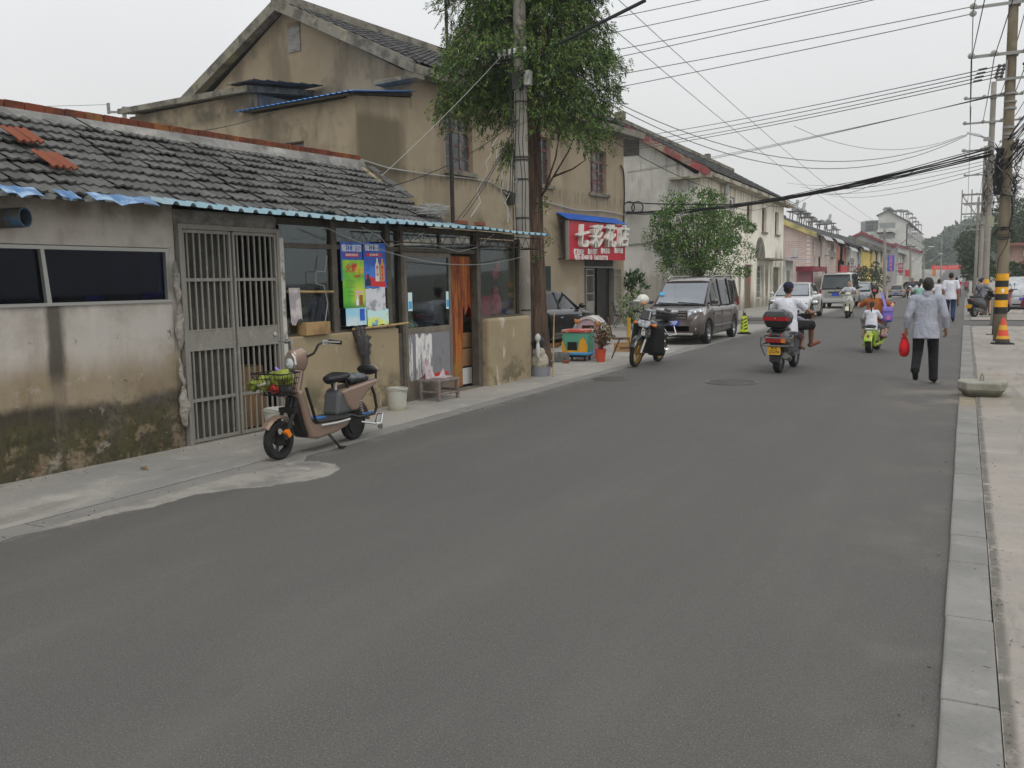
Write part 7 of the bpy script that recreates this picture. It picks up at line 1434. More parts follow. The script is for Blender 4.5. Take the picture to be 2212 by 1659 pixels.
for i in range(9):
    a = R(60+i*15); rad = .25; rings.append([V((x*.055,-.6+rad*math.cos(a),.195+rad*math.sin(a)+(.0 if abs(x) == 1 else .014))) for x in (-1,-.5,.5,1)]+[V((x*.05,-.6+(rad-.012)*math.cos(a),.195+(rad-.012)*math.sin(a))) for x in (1,-1)])
q.loft(rings); q.build('rear_mudguard',PNK,eb,smooth='auto')
# saddle
q = MB(); rings = []
for i in range(11):
    t_ = i/10; y = -.16-.27*t_; w_ = .055+.09*math.sin(min(1,t_*1.25)*math.pi/2)**1.3; 
    if i in (0,10): w_ *= .55
    zc = .70+.035*t_*t_; h = .045 if 0 < i < 10 else .02
    rings.append([V((w_*math.cos(a),y,zc+h*math.sin(a)*(1. if math.sin(a) > 0 else .9)+.018*abs(math.cos(a)))) for a in (2*math.pi*k/14 for k in range(14))])
q.loft(rings); q.build('saddle',mat('vinyl_black','1b1c1f',.4),eb,smooth=True); q = MB(); q.tube([(0,-.31,.58),(0,-.32,.69)],.022,8); q.build('seat_post',CHR,eb)
q = MB(); q.tube([(-.1,-.40,.6),(-.1,-.36,.70),(0,-.35,.72),(.1,-.36,.70),(.1,-.40,.6)],.014,6); q.build('grab_loop',BLK,eb)
q = MB(); rr = random.Random(3); q.box((0,-.63,.67),(.2,.34,.05)); ps = q.build('pillion_pad',mat('vinyl_black','1b1c1f'),eb,bevel=.02)
q = MB(); q.ell((0,-.63,.70),(.125,.19,.045),16,9); bag_ = q.build('plastic_cover',mat('translucent_grey',c('7d8084'),.25,[dict(c=c('4d5054'),n=(12,.45,.6),a=.8)],bump=(20,1,.06)),ps,smooth=True)
for s in (1,-1): q = MB(); q.tube([(s*.105,-.86,.6),(s*.105,-.92,.64),(s*.1,-.93,.73)],.014,6); q.build('backrest_bar',BLK,eb)
q = MB(); q.ell((0,-.90,.755),(.14,.038,.06),16,9,Matrix.Rotation(R(-8),3,'X')); bk_ = q.build('backrest',mat('vinyl_black','1b1c1f'),eb,smooth=True); q = MB(); q.ell((0,-.925,.757),(.145,.033,.056),16,9,Matrix.Rotation(R(-8),3,'X')); q.build('backrest_shell',PNK,bk_,smooth=True)
q = MB()
for s in (1,-1):
    q.tube([(s*.12,-.40,.31),(s*.14,-.52,.27),(s*.14,-.82,.27),(s*.13,-.88,.33),(s*.12,-.86,.48),(s*.11,-.82,.58)],.018,6)
q.build('rear_frame',BLK,eb); q = MB(); q.box((.13,-.7,.285),(.03,.16,.025)); q.box((-.13,-.7,.285),(.03,.16,.025)); q.build('foot_pad',mat('cobalt','2f6fb5'),eb)
for s in (1,-1):
    q = MB(); n = 60; q.tube([(s*.11+.022*math.cos(i*.75),-.64+.06*(i/n)+.022*math.sin(i*.75)*.6,.26+.2*i/n) for i in range(n)],.006,5); q.build('shock_spring',ALU,eb)
q = MB(); q.tube([(-.09,-.05,.17),(-.19,-.10,.02),(-.21,-.13,.012)],.012,6); q.tube([(-.1,-.03,.16),(-.2,-.0,.1),(-.2,-.08,.03)],.009,5); q.box((-.21,-.12,.012),(.05,.08,.012)); q.build('kickstand',BLK,eb)
q = MB(); q.tube([(-.1,-.62,.2),(-.16,-.78,.16),(-.2,-.86,.16),(-.2,-.9,.26),(-.13,-.9,.25),(-.13,-.84,.14)],.012,6); q.lathe([(.03,-.015),(.03,.015)],10,(-.2,-.84,.12),(1,0,0)); q.build('side_wheel_arm',CHR,eb)
# basket
bq = MB(); T = [(-.18,.46),(.18,.46),(.2,.74),(-.2,.74)]; Bt = [(-.12,.47),(.12,.47),(.135,.66),(-.135,.66)]; zt_, zb_ = .865, .645
def ringp(f): return [V((Bt[i][0]+(T[i][0]-Bt[i][0])*f,Bt[i][1]+(T[i][1]-Bt[i][1])*f,zb_+(zt_-zb_)*f)) for i in range(4)]
for f,r_ in ((0,.006),(.25,.0035),(.5,.0035),(.75,.0035),(1,.008)): P_ = ringp(f); bq.tube(P_+[P_[0],P_[1]],r_,5)
for i in range(4):
    a,b = ringp(0)[i],ringp(0)[(i+1)%4]; d,e = ringp(1)[i],ringp(1)[(i+1)%4]
    for k in range(7): bq.tube([a.lerp(b,k/7),d.lerp(e,k/7)],.003,4)
for k in range(1,6): a,b = ringp(0)[0].lerp(ringp(0)[1],k/6),ringp(0)[3].lerp(ringp(0)[2],k/6); bq.tube([a,b],.003,4)
bq.tube([(0,.40,.60),(0,.5,.645),(0,.64,.645)],.012,5); bq.build('wire_basket',BLK,eb)
WBX = Matrix.Translation((-6.03,7.22,.008)) @ Matrix.Rotation(R(180.5),4,'Z')
q = MB(); rr = random.Random(2); q.ell((.0,.56,.79),(.165,.1,.09)); q.ell((-.09,.62,.84),(.1,.07,.06)); q.ell((.11,.66,.76),(.09,.06,.07)); q.ell((.2,.72,.75),(.06,.05,.05)); q.crumple(.011,3)
o = q.build('snack_bag',mat('lime_pack',c('8f9c38',1.1),.35,[dict(c=c('4a5220'),n=(9,.52,.56),a=.8),dict(c=c('b5b3a2',1.1),n=(9,.6,.63),a=.9),dict(c=c('8a3a4a'),n=(13,.62,.65),a=.8)],bump=(14,1,.04)),smooth=True); o.matrix_world = WBX; tag(o,'yellow green snack bags heaped in the scooter basket','bag')
q = MB(); q.ell((.02,.60,.715),(.10,.06,.05)); q.crumple(.006,5); o = q.build('snack_bag',mat('red_pack',c('b3261f',1.4),.35,[dict(c=c('d9d3cf',1.2),n=(8,.55,.6),a=.9)],bump=(14,1,.04)),smooth=True); o.matrix_world = WBX; tag(o,'red and white packet low in the scooter basket','bag')
q = MB(); q.ell((-.09,.59,.71),(.075,.06,.055)); o = q.build('plastic_bag',mat('dark_bag','35363a',.35,bump=(16,1,.04)),smooth=True); o.matrix_world = WBX; tag(o,'dark plastic bag at the street side of the scooter basket','bag')
q = MB(); q.tube([(-.05,.63,.84),(-.06,.64,.9),(-.03,.63,.92),(-.02,.62,.86),(-.1,.6,.8),(-.12,.58,.74)],.012,5); o = q.build('ribbon',mat('violet_ribbon',c('8a5fc0',1.4),.5)); o.matrix_world = WBX; tag(o,'violet ribbon tied over the bags in the scooter basket','ribbon')
# ================================================================ PEOPLE
def skin(n, h): return mat(n,c(h,1.25),.55,[dict(c=c(h,1.0),n=(9,.45,.7),a=.5)],sub=.08)
SK1, SK2 = skin('skin_tan','8a6650'), skin('skin_pale','b38d78')
HAIR = mat('black_hair','14110f',.5,[dict(c='2a221d',n=(30,.45,.65),st=(1,1,.3),a=.8)],bump=(40,.8,.01))
def cloth(n, h, k=1.2, h2=None): return mat(n,c(h,k),.9,[dict(c=c(h2 or h,k*.85),n=(2.2,.42,.7),a=.5)],bump=(4.5,1.,.09,(1.6,1.6,.8)))
def mir(p): return V((-p[0],p[1],p[2]))
def person(lab, loc, rz, J, top, bot, shoe, hair, sk, k=1., vox=.012, fdir=(0,1,0), extra=None, group=None, women=False):
    """J: joints for each side; top=(material,sleeve 0-2,hem drop), bot=(material,length 0-2)"""
    t = thing('person',lab,'person',loc,rz,group); P_ = lambda a: V(J[a]); X = (V(J['shR'])-V(J['shL'])).normalized(); B = MB()
    pel,ch,nk,hd = P_('pel'),P_('ch'),P_('nk'),P_('hd'); fd = V(fdir).normalized(); sx = fd.cross(V((0,0,1))).normalized(); U = sx.cross(fd)
    B.cap(pel,pel.lerp(ch,.5),.115*k,.105*k,14,X,1.3); B.cap(pel.lerp(ch,.5),ch,.105*k,.115*k,14,X,1.35); B.cap(V(J['shL']),V(J['shR']),.058*k,.058*k,12); B.cap(ch,nk,.09*k,.052*k,12,X,1.2); B.cap(nk,hd-U*.04*k,.05*k,.05*k,12)
    rot = Matrix((sx,fd,U)).transposed()
    B.ell(hd+U*.02*k-fd*.005*k,(.075*k,.095*k,.105*k),16,10,rot); B.ell(hd-U*.055*k+fd*.028*k,(.055*k,.06*k,.055*k),12,8,rot); B.ell(hd+fd*.098*k-U*.02*k,(.014*k,.02*k,.024*k),8,6,rot)
    for s in (1,-1): B.ell(hd+sx*(.078*k*s)-U*.01*k,(.012*k,.02*k,.032*k),8,6,rot)
    for s,S_ in ((-1,'L'),(1,'R')):
        sh,el,wr = P_('sh'+S_),P_('el'+S_),P_('wr'+S_); B.cap(sh,el,.047*k,.038*k,12); B.cap(el,wr,.037*k,.025*k,12)
        hdir = V(J.get('hd'+S_,(wr-el))).normalized(); pn = V(J.get('pn'+S_,(-s,0,0))); pn = (pn-hdir*pn.dot(hdir)).normalized(); lat = hdir.cross(pn)*s
        pe = wr+hdir*.085*k; B.cap(wr,pe,.024*k,.026*k,10,lat,1.45); cu = J.get('curl',.5)
        for i,(o,l) in enumerate(((.03,.072),(.010,.08),(-.010,.075),(-.029,.058))):
            b0 = pe+lat*(o*k); d1 = (hdir+pn*cu*.7).normalized(); d2 = (hdir+pn*cu*2.2).normalized(); m1 = b0+d1*l*.5*k; B.cap(b0,m1,.0095*k,.009*k,8); B.cap(m1,m1+d2*l*.5*k,.009*k,.0075*k,8)
        tb_ = wr+hdir*.03*k+lat*.03*k; B.cap(tb_,tb_+(hdir*.6+lat*.7+pn*.5).normalized()*.04*k,.012*k,.0105*k,8); B.cap(tb_+(hdir*.6+lat*.7+pn*.5).normalized()*.04*k,tb_+(hdir*.6+lat*.7+pn*.5).normalized()*.04*k+(hdir+pn*.6).normalized()*.03*k,.0105*k,.008*k,8)
        hp,kn,an,toe = P_('hip'+S_),P_('kn'+S_),P_('an'+S_),P_('toe'+S_); B.cap(hp,kn,.082*k,.056*k,12); cm = kn.lerp(an,.3); B.cap(kn,cm,.054*k,.056*k,12); B.cap(cm,an,.055*k,.036*k,12); B.cap(an,toe,.036*k,.028*k,10,X,1.2); B.ell(an+(an-toe).normalized()*.02*k-V((0,0,.01)),(.035*k,.04*k,.035*k))
    B.build('body',sk,t,remesh=vox,sm=3)
    Q = MB(); hem = top[2]; dn = (pel-ch).normalized(); Q.cap(pel+dn*hem*.3,pel.lerp(ch,.5),.142*k,.13*k,16,X,1.3); Q.cap(pel.lerp(ch,.5),ch+(nk-ch)*.2,.13*k,.128*k,16,X,1.36); Q.cap(V(J['shL']),V(J['shR']),.075*k,.075*k,12); Q.cap(ch,ch.lerp(nk,.75),.115*k,.066*k,12,X,1.25)
    if hem > .1:
        Y_ = dn.cross(X).normalized(); Q.loft([[pel+dn*h+X*(rx*k*math.cos(a))+Y_*(ry*k*math.sin(a)) for a in (2*math.pi*j/20 for j in range(20))] for rx,ry,h in ((.188,.142,-.06),(.2,.152,hem*.5),(.204,.156,hem))])
    for S_ in 'LR':
        sh,el,wr = P_('sh'+S_),P_('el'+S_),P_('wr'+S_); f = top[1]
        if f <= 1: e = sh.lerp(el,f); Q.cap(sh,e,.07*k,.066*k,12); Q.lathe([(.066*k,-.02),(.07*k,.03*k),(.06*k,.03*k)],12,e,(el-sh))
        else: Q.cap(sh,el,.072*k,.06*k,12); e = el.lerp(wr,f-1); Q.cap(el,e,.06*k,.05*k,12); Q.lathe([(.05*k,-.04),(.052*k,.03*k),(.044*k,.03*k)],12,e,(wr-el))
    Q.build('shirt',top[0],t,remesh=max(vox*.9,.009),sm=4)
    Q = MB(); Q.cap(pel+V((0,0,.02)),pel-dn*.1,.13*k,.125*k,14,X,1.28)
    for S_ in 'LR':
        hp,kn,an = P_('hip'+S_),P_('kn'+S_),P_('an'+S_); f = bot[1]
        if f <= 1: e = hp.lerp(kn,f); Q.cap(hp,e,.1*k,.085*k,12); Q.lathe([(.085*k,-.03),(.09*k,.04*k),(.075*k,.04*k)],12,e,(kn-hp))
        else: Q.cap(hp,kn,.1*k,.078*k,12); e = kn.lerp(an,f-1); Q.cap(kn,e,.078*k,.066*k,12); Q.lathe([(.066*k,-.03),(.07*k,.03*k),(.055*k,.03*k)],12,e,(an-kn))
    Q.build('trousers' if bot[1] > 1 else 'shorts',bot[0],t,remesh=max(vox*.9,.009),sm=3)
    for S_ in 'LR':
        an,toe = P_('an'+S_),P_('toe'+S_); d = (toe-an).normalized(); Q = MB(); Q.cap(an-d*.02-V((0,0,.005)),toe,.043*k,.036*k,10,X,1.15); Q.build('shoe',shoe,t,smooth=True)
    H_ = MB(); H_.ell(hd+U*.038*k-fd*.02*k,(.082*k,.098*k,.1*k),16,10,rot); H_.ell(hd-U*.005*k-fd*.045*k,(.076*k,.062*k,.078*k),14,8,rot)
    if hair in ('pony','long'):
        H_.ell(hd+U*.02*k-fd*.115*k,(.035*k,.035*k,.035*k)); z0 = hd-fd*.125*k; n = 6 if hair == 'long' else 3; H_.tube([z0+U*.02,z0-fd*.02-U*.06*k,z0-U*.06*k*n*.6,z0+fd*.02-U*.065*k*n],[.028*k,.03*k,.024*k,.008],8)
    if hair == 'bun': H_.ell(hd+U*.03*k-fd*.12*k,(.05*k,.045*k,.045*k))
    H_.build('hair',HAIR,t,remesh=max(vox*.8,.007),sm=1)
    for s in (1,-1):
        q = MB(); q.ell(hd+fd*.086*k+sx*(.032*k*s)+U*.005*k,(.013*k,.008*k,.006*k),8,6,rot); q.build('eye',BLK,t); q = MB(); q.ell(hd+fd*.088*k+sx*(.032*k*s)+U*.03*k,(.02*k,.006*k,.004*k),8,6,rot); q.build('eyebrow',HAIR,t)
    q = MB(); q.ell(hd+fd*.087*k-U*.06*k,(.022*k,.008*k,.006*k),8,6,rot); q.build('mouth',mat('lips',c('8c4f48'),.5),t)
    return t, dict(hd=hd,fd=fd,sx=sx,U=U,rot=rot,k=k)
def rider(z, y, k, hx, hy, hz, kx, ky, kz, fx, fy, fz, lean=.06, spread=.2):
    """seated joints: seat height z, seat position y, hands, knees and feet (half widths)"""
    J = dict(pel=(0,y,z+.06),ch=(0,y+lean,z+.38*k),nk=(0,y+lean*1.25,z+.56*k),hd=(0,y+lean*1.5+.02,z+.71*k),curl=1.1)
    for s,S_ in ((-1,'L'),(1,'R')):
        sh = V((s*.175*k,y+lean*1.1,z+.47*k)); wr = V((s*hx,hy-.05,hz)); mid = sh.lerp(wr,.5)+V((s*.09,-.03,-.09))*k
        J.update({'sh'+S_:sh,'el'+S_:mid,'wr'+S_:wr,'hd'+S_:(-s*.1,.6,-.35),'pn'+S_:(0,-.2,-1),'hip'+S_:(s*.09*k,y+.03,z+.04),'kn'+S_:(s*kx,ky,kz),'an'+S_:(s*fx,fy,fz+.07),'toe'+S_:(s*(fx+.03),fy+.15*k,fz+.03)})
    return J
TEE = cloth('white_tee','c9cad2',1.35,'b4b6c2')
# ---- man walking in a pale grey shirt
Jm = dict(pel=(0,0,.90),ch=(0,.03,1.24),nk=(0,.02,1.42),hd=(.01,.05,1.555),shL=(-.19,.02,1.345),shR=(.19,.02,1.345),elL=(-.265,-.03,1.07),elR=(.27,-.05,1.08),wrL=(-.29,.03,.86),wrR=(.285,.06,.87),pnL=(1,0,0),pnR=(-1,-.3,0),curl=.55,
    hipL=(-.095,0,.88),hipR=(.095,0,.88),knL=(-.11,.02,.49),knR=(.115,.1,.49),anL=(-.125,-.30,.24),anR=(.13,.02,.085),toeL=(-.12,-.20,.10),toeR=(.14,.17,.04))
p = G(1996,828); GM = V((p.x,p.y,0)); SHG = cloth('grey_shirt','9b9da8',1.3,'8d8f9a'); TRK = cloth('black_trousers','0f0f12',1.,'16161a')
gm,_ = person('man walking away in a pale grey long sleeved shirt and black trousers',(p.x,p.y,0),0,Jm,(SHG,1.72,.185),(TRK,1.98),mat('black_shoe','121212',.5),'short',SK1,1.,.0085)
q = MB(); q.lathe([(.072,-.03),(.078,.0),(.074,.045),(.06,.05)],16,(0,.02,1.415),(0,.05,1)); q.build('collar',SHG,gm,smooth='auto'); q = MB(); q.tube([(-.17,-.125,1.315),(-.06,-.145,1.33),(.06,-.145,1.33),(.17,-.125,1.315)],.006,5); q.build('yoke_seam',SHG,gm)
REDB = mat('red_cloth_bag',c('c1121c',1.3),.8,[dict(c=c('8c0c14',1.2),n=(7,.42,.62),a=.7)],bump=(9,.9,.04)); q = MB(); z0 = .80
q.lathe([(.012,.07),(.05,.035),(.022,0),(.05,-.05),(.078,-.14),(.082,-.24),(.06,-.31),(.02,-.33)],18,(0,0,0)); q.tube([(-.02,-.03,.0),(-.06,-.04,-.04)],.006,5); q.tube([(.02,-.02,.0),(.05,-.05,-.05)],.006,5)
tag(q.build('cloth_bag',REDB,smooth=True,loc=GM+V((-.31,.07,.745))),'bright red drawstring bag hanging from the grey shirted man\'s left hand','bag')
# ---- other walkers
def walker(k, ph=1): 
    J = dict(pel=(0,0,.93),ch=(0,.03,1.27),nk=(0,.03,1.45),hd=(0,.05,1.59),shL=(-.185,.02,1.38),shR=(.185,.02,1.38),elL=(-.25,-.04,1.11),elR=(.25,-.04,1.11),wrL=(-.25,.08*ph,.88),wrR=(.26,-.02*ph,.87),hipL=(-.09,0,.9),hipR=(.09,0,.9),knL=(-.1,.14*ph,.5),knR=(.1,.03,.5),anL=(-.1,.2*ph,.09),anR=(.1,-.24*ph,.14),toeL=(-.11,.36*ph,.04),toeR=(.11,-.1*ph,.05))
    return {a:tuple(v*k for v in b) for a,b in J.items()}
p = G(*c2(780,1297)); person('tall young man walking away in white tee and blue jeans',(p.x,p.y,0),0,walker(1.05),(TEE,.75,.16),(cloth('blue_jeans','23355f',1.1,'16213f'),1.98),mat('black_shoe','121212'),'short',SK1,1.05,.012)
p = G(*c2(836,1158)); person('woman walking away in red sleeveless top and tan trousers',(p.x,p.y,0),0,walker(.93,-1),(cloth('red_top','a5242b',1.2),.2,.12),(cloth('tan_trousers','8c7558',1.2),1.95),mat('black_shoe','121212'),'bun',SK2,.95,.014)
p = AY(*c2(865,985),92); person('person walking away in a blue top far down the right side',(p.x,92,zg(92)),0,walker(.95),(cloth('blue_top','2f4f9c',1.2),.8,.14),(TRK,1.9),mat('black_shoe','121212'),'short',SK1,.95,.016)
p = AY(*c2(680,1060),44); person('person in white shirt walking ahead, half hidden by the grey shirted man',(p.x,44,0),0,walker(.9,-1),(TEE,.8,.16),(TRK,1.95),mat('black_shoe','121212'),'short',SK1,.92,.014)
# ================================================================ SCOOTERS
def scooter(lab, loc, rz, pm, seat_m=None, r=.23, tw=.12, box=False, rack=False, pl=None, retro=False, tail=True, mirrors=True, lean=0, name='motor_scooter', cat='scooter', rimm=None):
    t = thing(name,lab,cat,loc,rz); t.rotation_euler.y = lean; sm = seat_m or mat('vinyl_black','1b1c1f')
    for y in (.62,-.6): wheel(t,(0,y,r),r,tw,rimm or ALLOY,5,'wheel',.62,True,.3)
    q = MB(); q.loft([[V((w_*a,y,z0+(z1-z0)*b)) for a,b in ((.6,0),(1,.25),(1,.65),(.7,1),(-.7,1),(-1,.65),(-1,.25),(-.6,0))] for y,w_,z0,z1 in ((-.98,.07,.66,.74),(-.85,.15,.5,.78),(-.6,.19,.44,.79),(-.3,.185,.34,.77),(-.08,.15,.28,.7),(.0,.12,.27,.42))]); q.build('rear_body',pm,t,smooth='auto',bevel=.02)
    q = MB(); q.box((0,.18,.30),(.32,.42,.07)); q.build('footboard',GRYP if not retro else pm,t,bevel=.015)
    q = MB(); q.loft([[V((w_*a,y+dy*(1-abs(a)),z)) for a,dy in ((-1,0),(-.6,.05),(0,.08),(.6,.05),(1,0),(.9,-.08),(0,-.06),(-.9,-.08))] for y,w_,z in ((.36,.15,.27),(.42,.2,.45),(.46,.21,.65),(.43,.2,.82),(.40,.14,.93))]); q.build('front_shield',pm,t,smooth='auto',bevel=.02)
    q = MB(); rings = []
    for i in range(9):
        a = R(20+i*17); rad = r+.045; rings.append([V((x*tw*.62,.62+rad*math.cos(a),r+rad*math.sin(a)+(.0 if abs(x) == 1 else .02))) for x in (-1,-.5,.5,1)]+[V((x*tw*.55,.62+(rad-.014)*math.cos(a),r+(rad-.014)*math.sin(a))) for x in (1,-1)])
    q.loft(rings); q.build('front_mudguard',pm,t,smooth='auto')
    q = MB(); q.tube([(0,.62-.12,.62),(0,.4,.98)],.04,8); 
    for s in (1,-1): q.tube([(s*tw*.7,.5,.6),(s*tw*.75,.62,r)],.022,6)
    q.build('fork',BLK,t)
    q = MB(); q.ell((0,.40,.99),(.13,.1,.085)); hh = q.build('handlebar_cowl',pm,t,smooth=True); q = MB()
    for s in (1,-1): q.tube([(0,.38,1.0),(s*.2,.36,1.03),(s*.36,.27,1.03)],[.018,.018,.018],7)
    hb = q.build('handlebar',BLK,hh)
    for s in (1,-1): q = MB(); q.tube([(s*.25,.33,1.03),(s*.37,.265,1.03)],.022,8); q.build('grip',RUB,hb); q = MB(); q.tube([(s*.24,.37,1.03),(s*.38,.31,1.025)],.007,5); q.build('brake_lever',ALU,hb)
    q = MB(); q.lathe([(.08,0),(.085,.02),(.06,.045),(.02,.05)],18,(0,.47,.98) if not retro else (0,.55,.76),(0,1,.05)); o = q.build('headlight',LENS,t,smooth='auto')
    if retro: q = MB(); q.lathe([(.085,0),(.105,.01),(.1,.035),(.085,.03)],20,(0,.535,.76),(0,1,.05)); q.build('headlight_ring',CHR,o)
    for s in (1,-1): q = MB(); q.ell((s*.15,.5,.70 if retro else .86),(.035,.03,.035)); q.build('indicator',ORL if not retro else LENS,t,smooth=True)
    if mirrors:
        for s in (1,-1):
            q = MB(); q.tube([(s*.2,.36,1.03),(s*.3,.33,1.15),(s*.36,.36,1.22)],.008,5); q.ell((s*.39,.36,1.26),(.075,.025,.05),12,8); o = q.build('mirror',BLK,t,smooth=True); q = MB(); q.ell((s*.39,.342,1.26),(.064,.012,.041),12,8); q.build('mirror_glass',MIRR,o,smooth=True)
    q = MB(); q.loft([[V((w_*math.cos(a),y,z+h*math.sin(a))) for a in (2*math.pi*k/14 for k in range(14))] for y,w_,z,h in ((-.84,.08,.80,.02),(-.78,.14,.81,.05),(-.5,.155,.80,.055),(-.42,.15,.785,.05),(-.2,.12,.775,.045),(-.08,.07,.76,.02))]); q.build('seat',sm,t,smooth=True)
    q = MB(); q.box((0,-.93,.70),(.22,.06,.07)); q.build('tail_light',REDL,t,bevel=.015)
    q = MB(); q.tube([(.13,-.25,.24),(.16,-.5,.26),(.17,-.85,.34)],[.03,.055,.06],10); o = q.build('exhaust',mat('exhaust_grey',c('6d6c69'),.4,metal=.5),t,smooth='auto'); q = MB(); q.box((-.09,-.45,.24),(.1,.36,.16)); q.build('engine',mat('engine_dark','2a2a29',.6),t,bevel=.03)
    q = MB(); q.tube([(-.12,-.15,.24),(-.2,-.18,.03)],.012,5); q.build('side_stand',BLK,t)
    q = MB(); q.prism([(-.11,0),(.11,0),(.09,-.2),(-.09,-.2)],(0,-.90,.42),(1,0,0),(0,.12,1),(0,.012,0)); q.build('rear_flap',BLK,t)
    if rack:
        q = MB()
        for z,rx_ in ((.66,.27),(.52,.28)): q.tube([(-.2,-.45,z+.02),(-rx_,-.8,z),(-.2,-1.02,z),(.2,-1.02,z),(rx_,-.8,z),(.2,-.45,z+.02)],.014,6)
        for s in (1,-1): q.tube([(s*.26,-.9,.66),(s*.27,-.9,.52),(s*.2,-.82,.32)],.012,6)
        q.build('crash_bar',mat('bar_grey',c('6f706e'),.4,metal=.4),t); q = MB(); q.bx(-.17,.10,-.98,-.93,.57,.65); q.build('tail_lens',REDL,t,bevel=.01); q = MB(); q.bx(.10,.18,-.975,-.93,.57,.65); q.build('indicator',ORL,t,bevel=.01)
    if pl is not None:
        q = MB(); q.bx(-.11,.11,-1.0,-.985,.36,.51); o = q.build('number_plate',mat('plate_yellow',c('c99a1e',1.3),.45),t)
        if pl: text('plate_lettering',pl[0],.058,mat('print_black','1a1712',.6),o,facing((0,-1.002,.475),(1,0,0)),.001,.001); text('plate_lettering',pl[1],.075,mat('print_black','1a1712'),o,facing((0,-1.002,.41),(1,0,0)),.001,.001,sx=.82)
    if box:
        q = MB(); q.loft([[V((w_*a,y0*b-.80,z)) for a,b in ((-1,-.6),(-.8,-1),(.8,-1),(1,-.6),(1,.6),(.8,1),(-.8,1),(-1,.6))] for w_,y0,z in ((.17,.15,.84),(.225,.19,.93),(.245,.2,1.02),(.24,.2,1.05),(.2,.17,1.12),(.1,.1,1.16))]); o = q.build('top_box',mat('box_black','1e1f20',.3,coat=.4),t,smooth='auto',bevel=.012); q = MB(); q.loft([[V((w_*a,y0*b-.80,z)) for a,b in ((-.95,-.7),(-.8,-1),(.8,-1),(.95,-.7),(.9,-.6),(-.9,-.6))] for w_,y0,z in ((.242,.2,.965),(.25,.205,1.03))]); q.build('reflector_band',REDL,o); q = MB(); q.lathe([(.014,0),(.01,.01)],10,(0,-1.003,1.005),(0,-1,0)); q.build('lock',CHR,o); q = MB(); q.tube([(-.14,-.55,.82),(-.14,-.98,.76),(.14,-.98,.76),(.14,-.55,.82)],.013,6); q.build('rack_bar',BLK,o)
    return t
BSC = paint('scooter_black','17181a',1.)
rw = G(1685,805); SCX, SCY = rw.x+.0, rw.y+.6; LN = R(1.5)
scooter('black motor scooter with a large top box ridden by a man in a cap',(SCX,SCY,0),R(-3),BSC,box=True,rack=True,pl=('苏·K','QG296'),lean=LN)
J = rider(.80,-.22,1.0,.36,.33,1.07,.30,.22,.80,.26,.42,.36,.04); J.update(knR=(.36,.2,.83),anR=(.30,.45,.45),toeR=(.41,.62,.49))
mp,a = person('man in white tee, black shorts and navy cap riding the black scooter',(SCX+.05,SCY,0),R(-3),J,(TEE,.55,.14),(cloth('black_shorts','131316',1.),.95),mat('brown_sandal',c('6d3526',1.2),.6),'short',SK1,1.02,.0095)
NAVYC = mat('navy_cap','191a38',.8,[dict(c='25264c',n=(20,.45,.65),a=.6)]); hd,U,fd,rot,sx = a['hd'],a['U'],a['fd'],a['rot'],a['sx']
q = MB(); q.ell(hd+U*.055-fd*.012,(.094,.108,.088),18,10,rot); q.build('cap',NAVYC,mp,smooth=True); q = MB(); q.ell(hd+U*.05+fd*.12,(.075,.07,.012),14,7,rot); q.build('cap_peak',NAVYC,mp,smooth=True); q = MB(); q.tube([(-.3,.22,1.06),(-.33,.2,1.07)],.03,8); q.tube([tuple(V(J['wrR'])+V((-.02,-.05,.01))),tuple(V(J['wrR'])+V((-.01,-.02,0)))],.033,10); q.build('wristband',BLK,mp)
Jc = rider(.66,.12,.62,.24,.32,.93,.14,.36,.58,.12,.34,.34,.03); person('child in grey tee standing in front of the man on the black scooter',(SCX+.08,SCY,0),R(-3),Jc,(cloth('grey_tee','8f919c',1.2),.9,.1),(cloth('pink_shorts','8a6a6e',1.1),.8),mat('child_shoe','8a5a50',.6),'short',SK2,.64,.011)
# ---- lime mini bike with woman and girl
LIME = paint('lime_paint','9fb92c',1.1); lm = G(1881,762); LMX, LMY = lm.x, lm.y+.5
t = thing('electric_minibike','lime green electric minibike with fat tyres carrying a woman and a girl','scooter',(LMX,LMY,0),R(-4))
for y in (.55,-.5): wheel(t,(0,y,.2),.2,.13,mat('lime_rim',c('9fb92c'),.4),5,'wheel',.6,True,.35)
q = MB(); q.loft([[V((w_*a,y,z0+(z1-z0)*b)) for a,b in ((.7,0),(1,.4),(.8,1),(-.8,1),(-1,.4),(-.7,0))] for y,w_,z0,z1 in ((-.42,.09,.36,.54),(-.2,.12,.26,.55),(.1,.12,.22,.42),(.3,.08,.3,.45))]); q.build('body_shell',LIME,t,smooth='auto',bevel=.02)
for y,s in ((-.5,1),(.55,1)):
    q = MB(); rings = []
    for i in range(9):
        a_ = R((35 if y < 0 else 10)+i*16); rad = .235; rings.append([V((x*.085,y+rad*math.cos(a_),.2+rad*math.sin(a_)+(.0 if abs(x) == 1 else .02))) for x in (-1,-.5,.5,1)]+[V((x*.07,y+(rad-.014)*math.cos(a_),.2+(rad-.014)*math.sin(a_))) for x in (1,-1)])
    q.loft(rings); q.build('mudguard',LIME,t,smooth='auto')
q = MB(); q.prism([(-.07,.26),(.07,.26),(.075,.42),(.04,.47),(-.04,.47),(-.075,.42)],(0,-.76,0),(1,0,0),(0,.25,1),(0,.03,0)); q.build('rear_guard',LIME,t,bevel=.015); q = MB(); q.lathe([(.03,0),(.032,.015),(.015,.02)],14,(0,-.685,.385),(0,-1,.2)); q.build('tail_light',REDL,t)
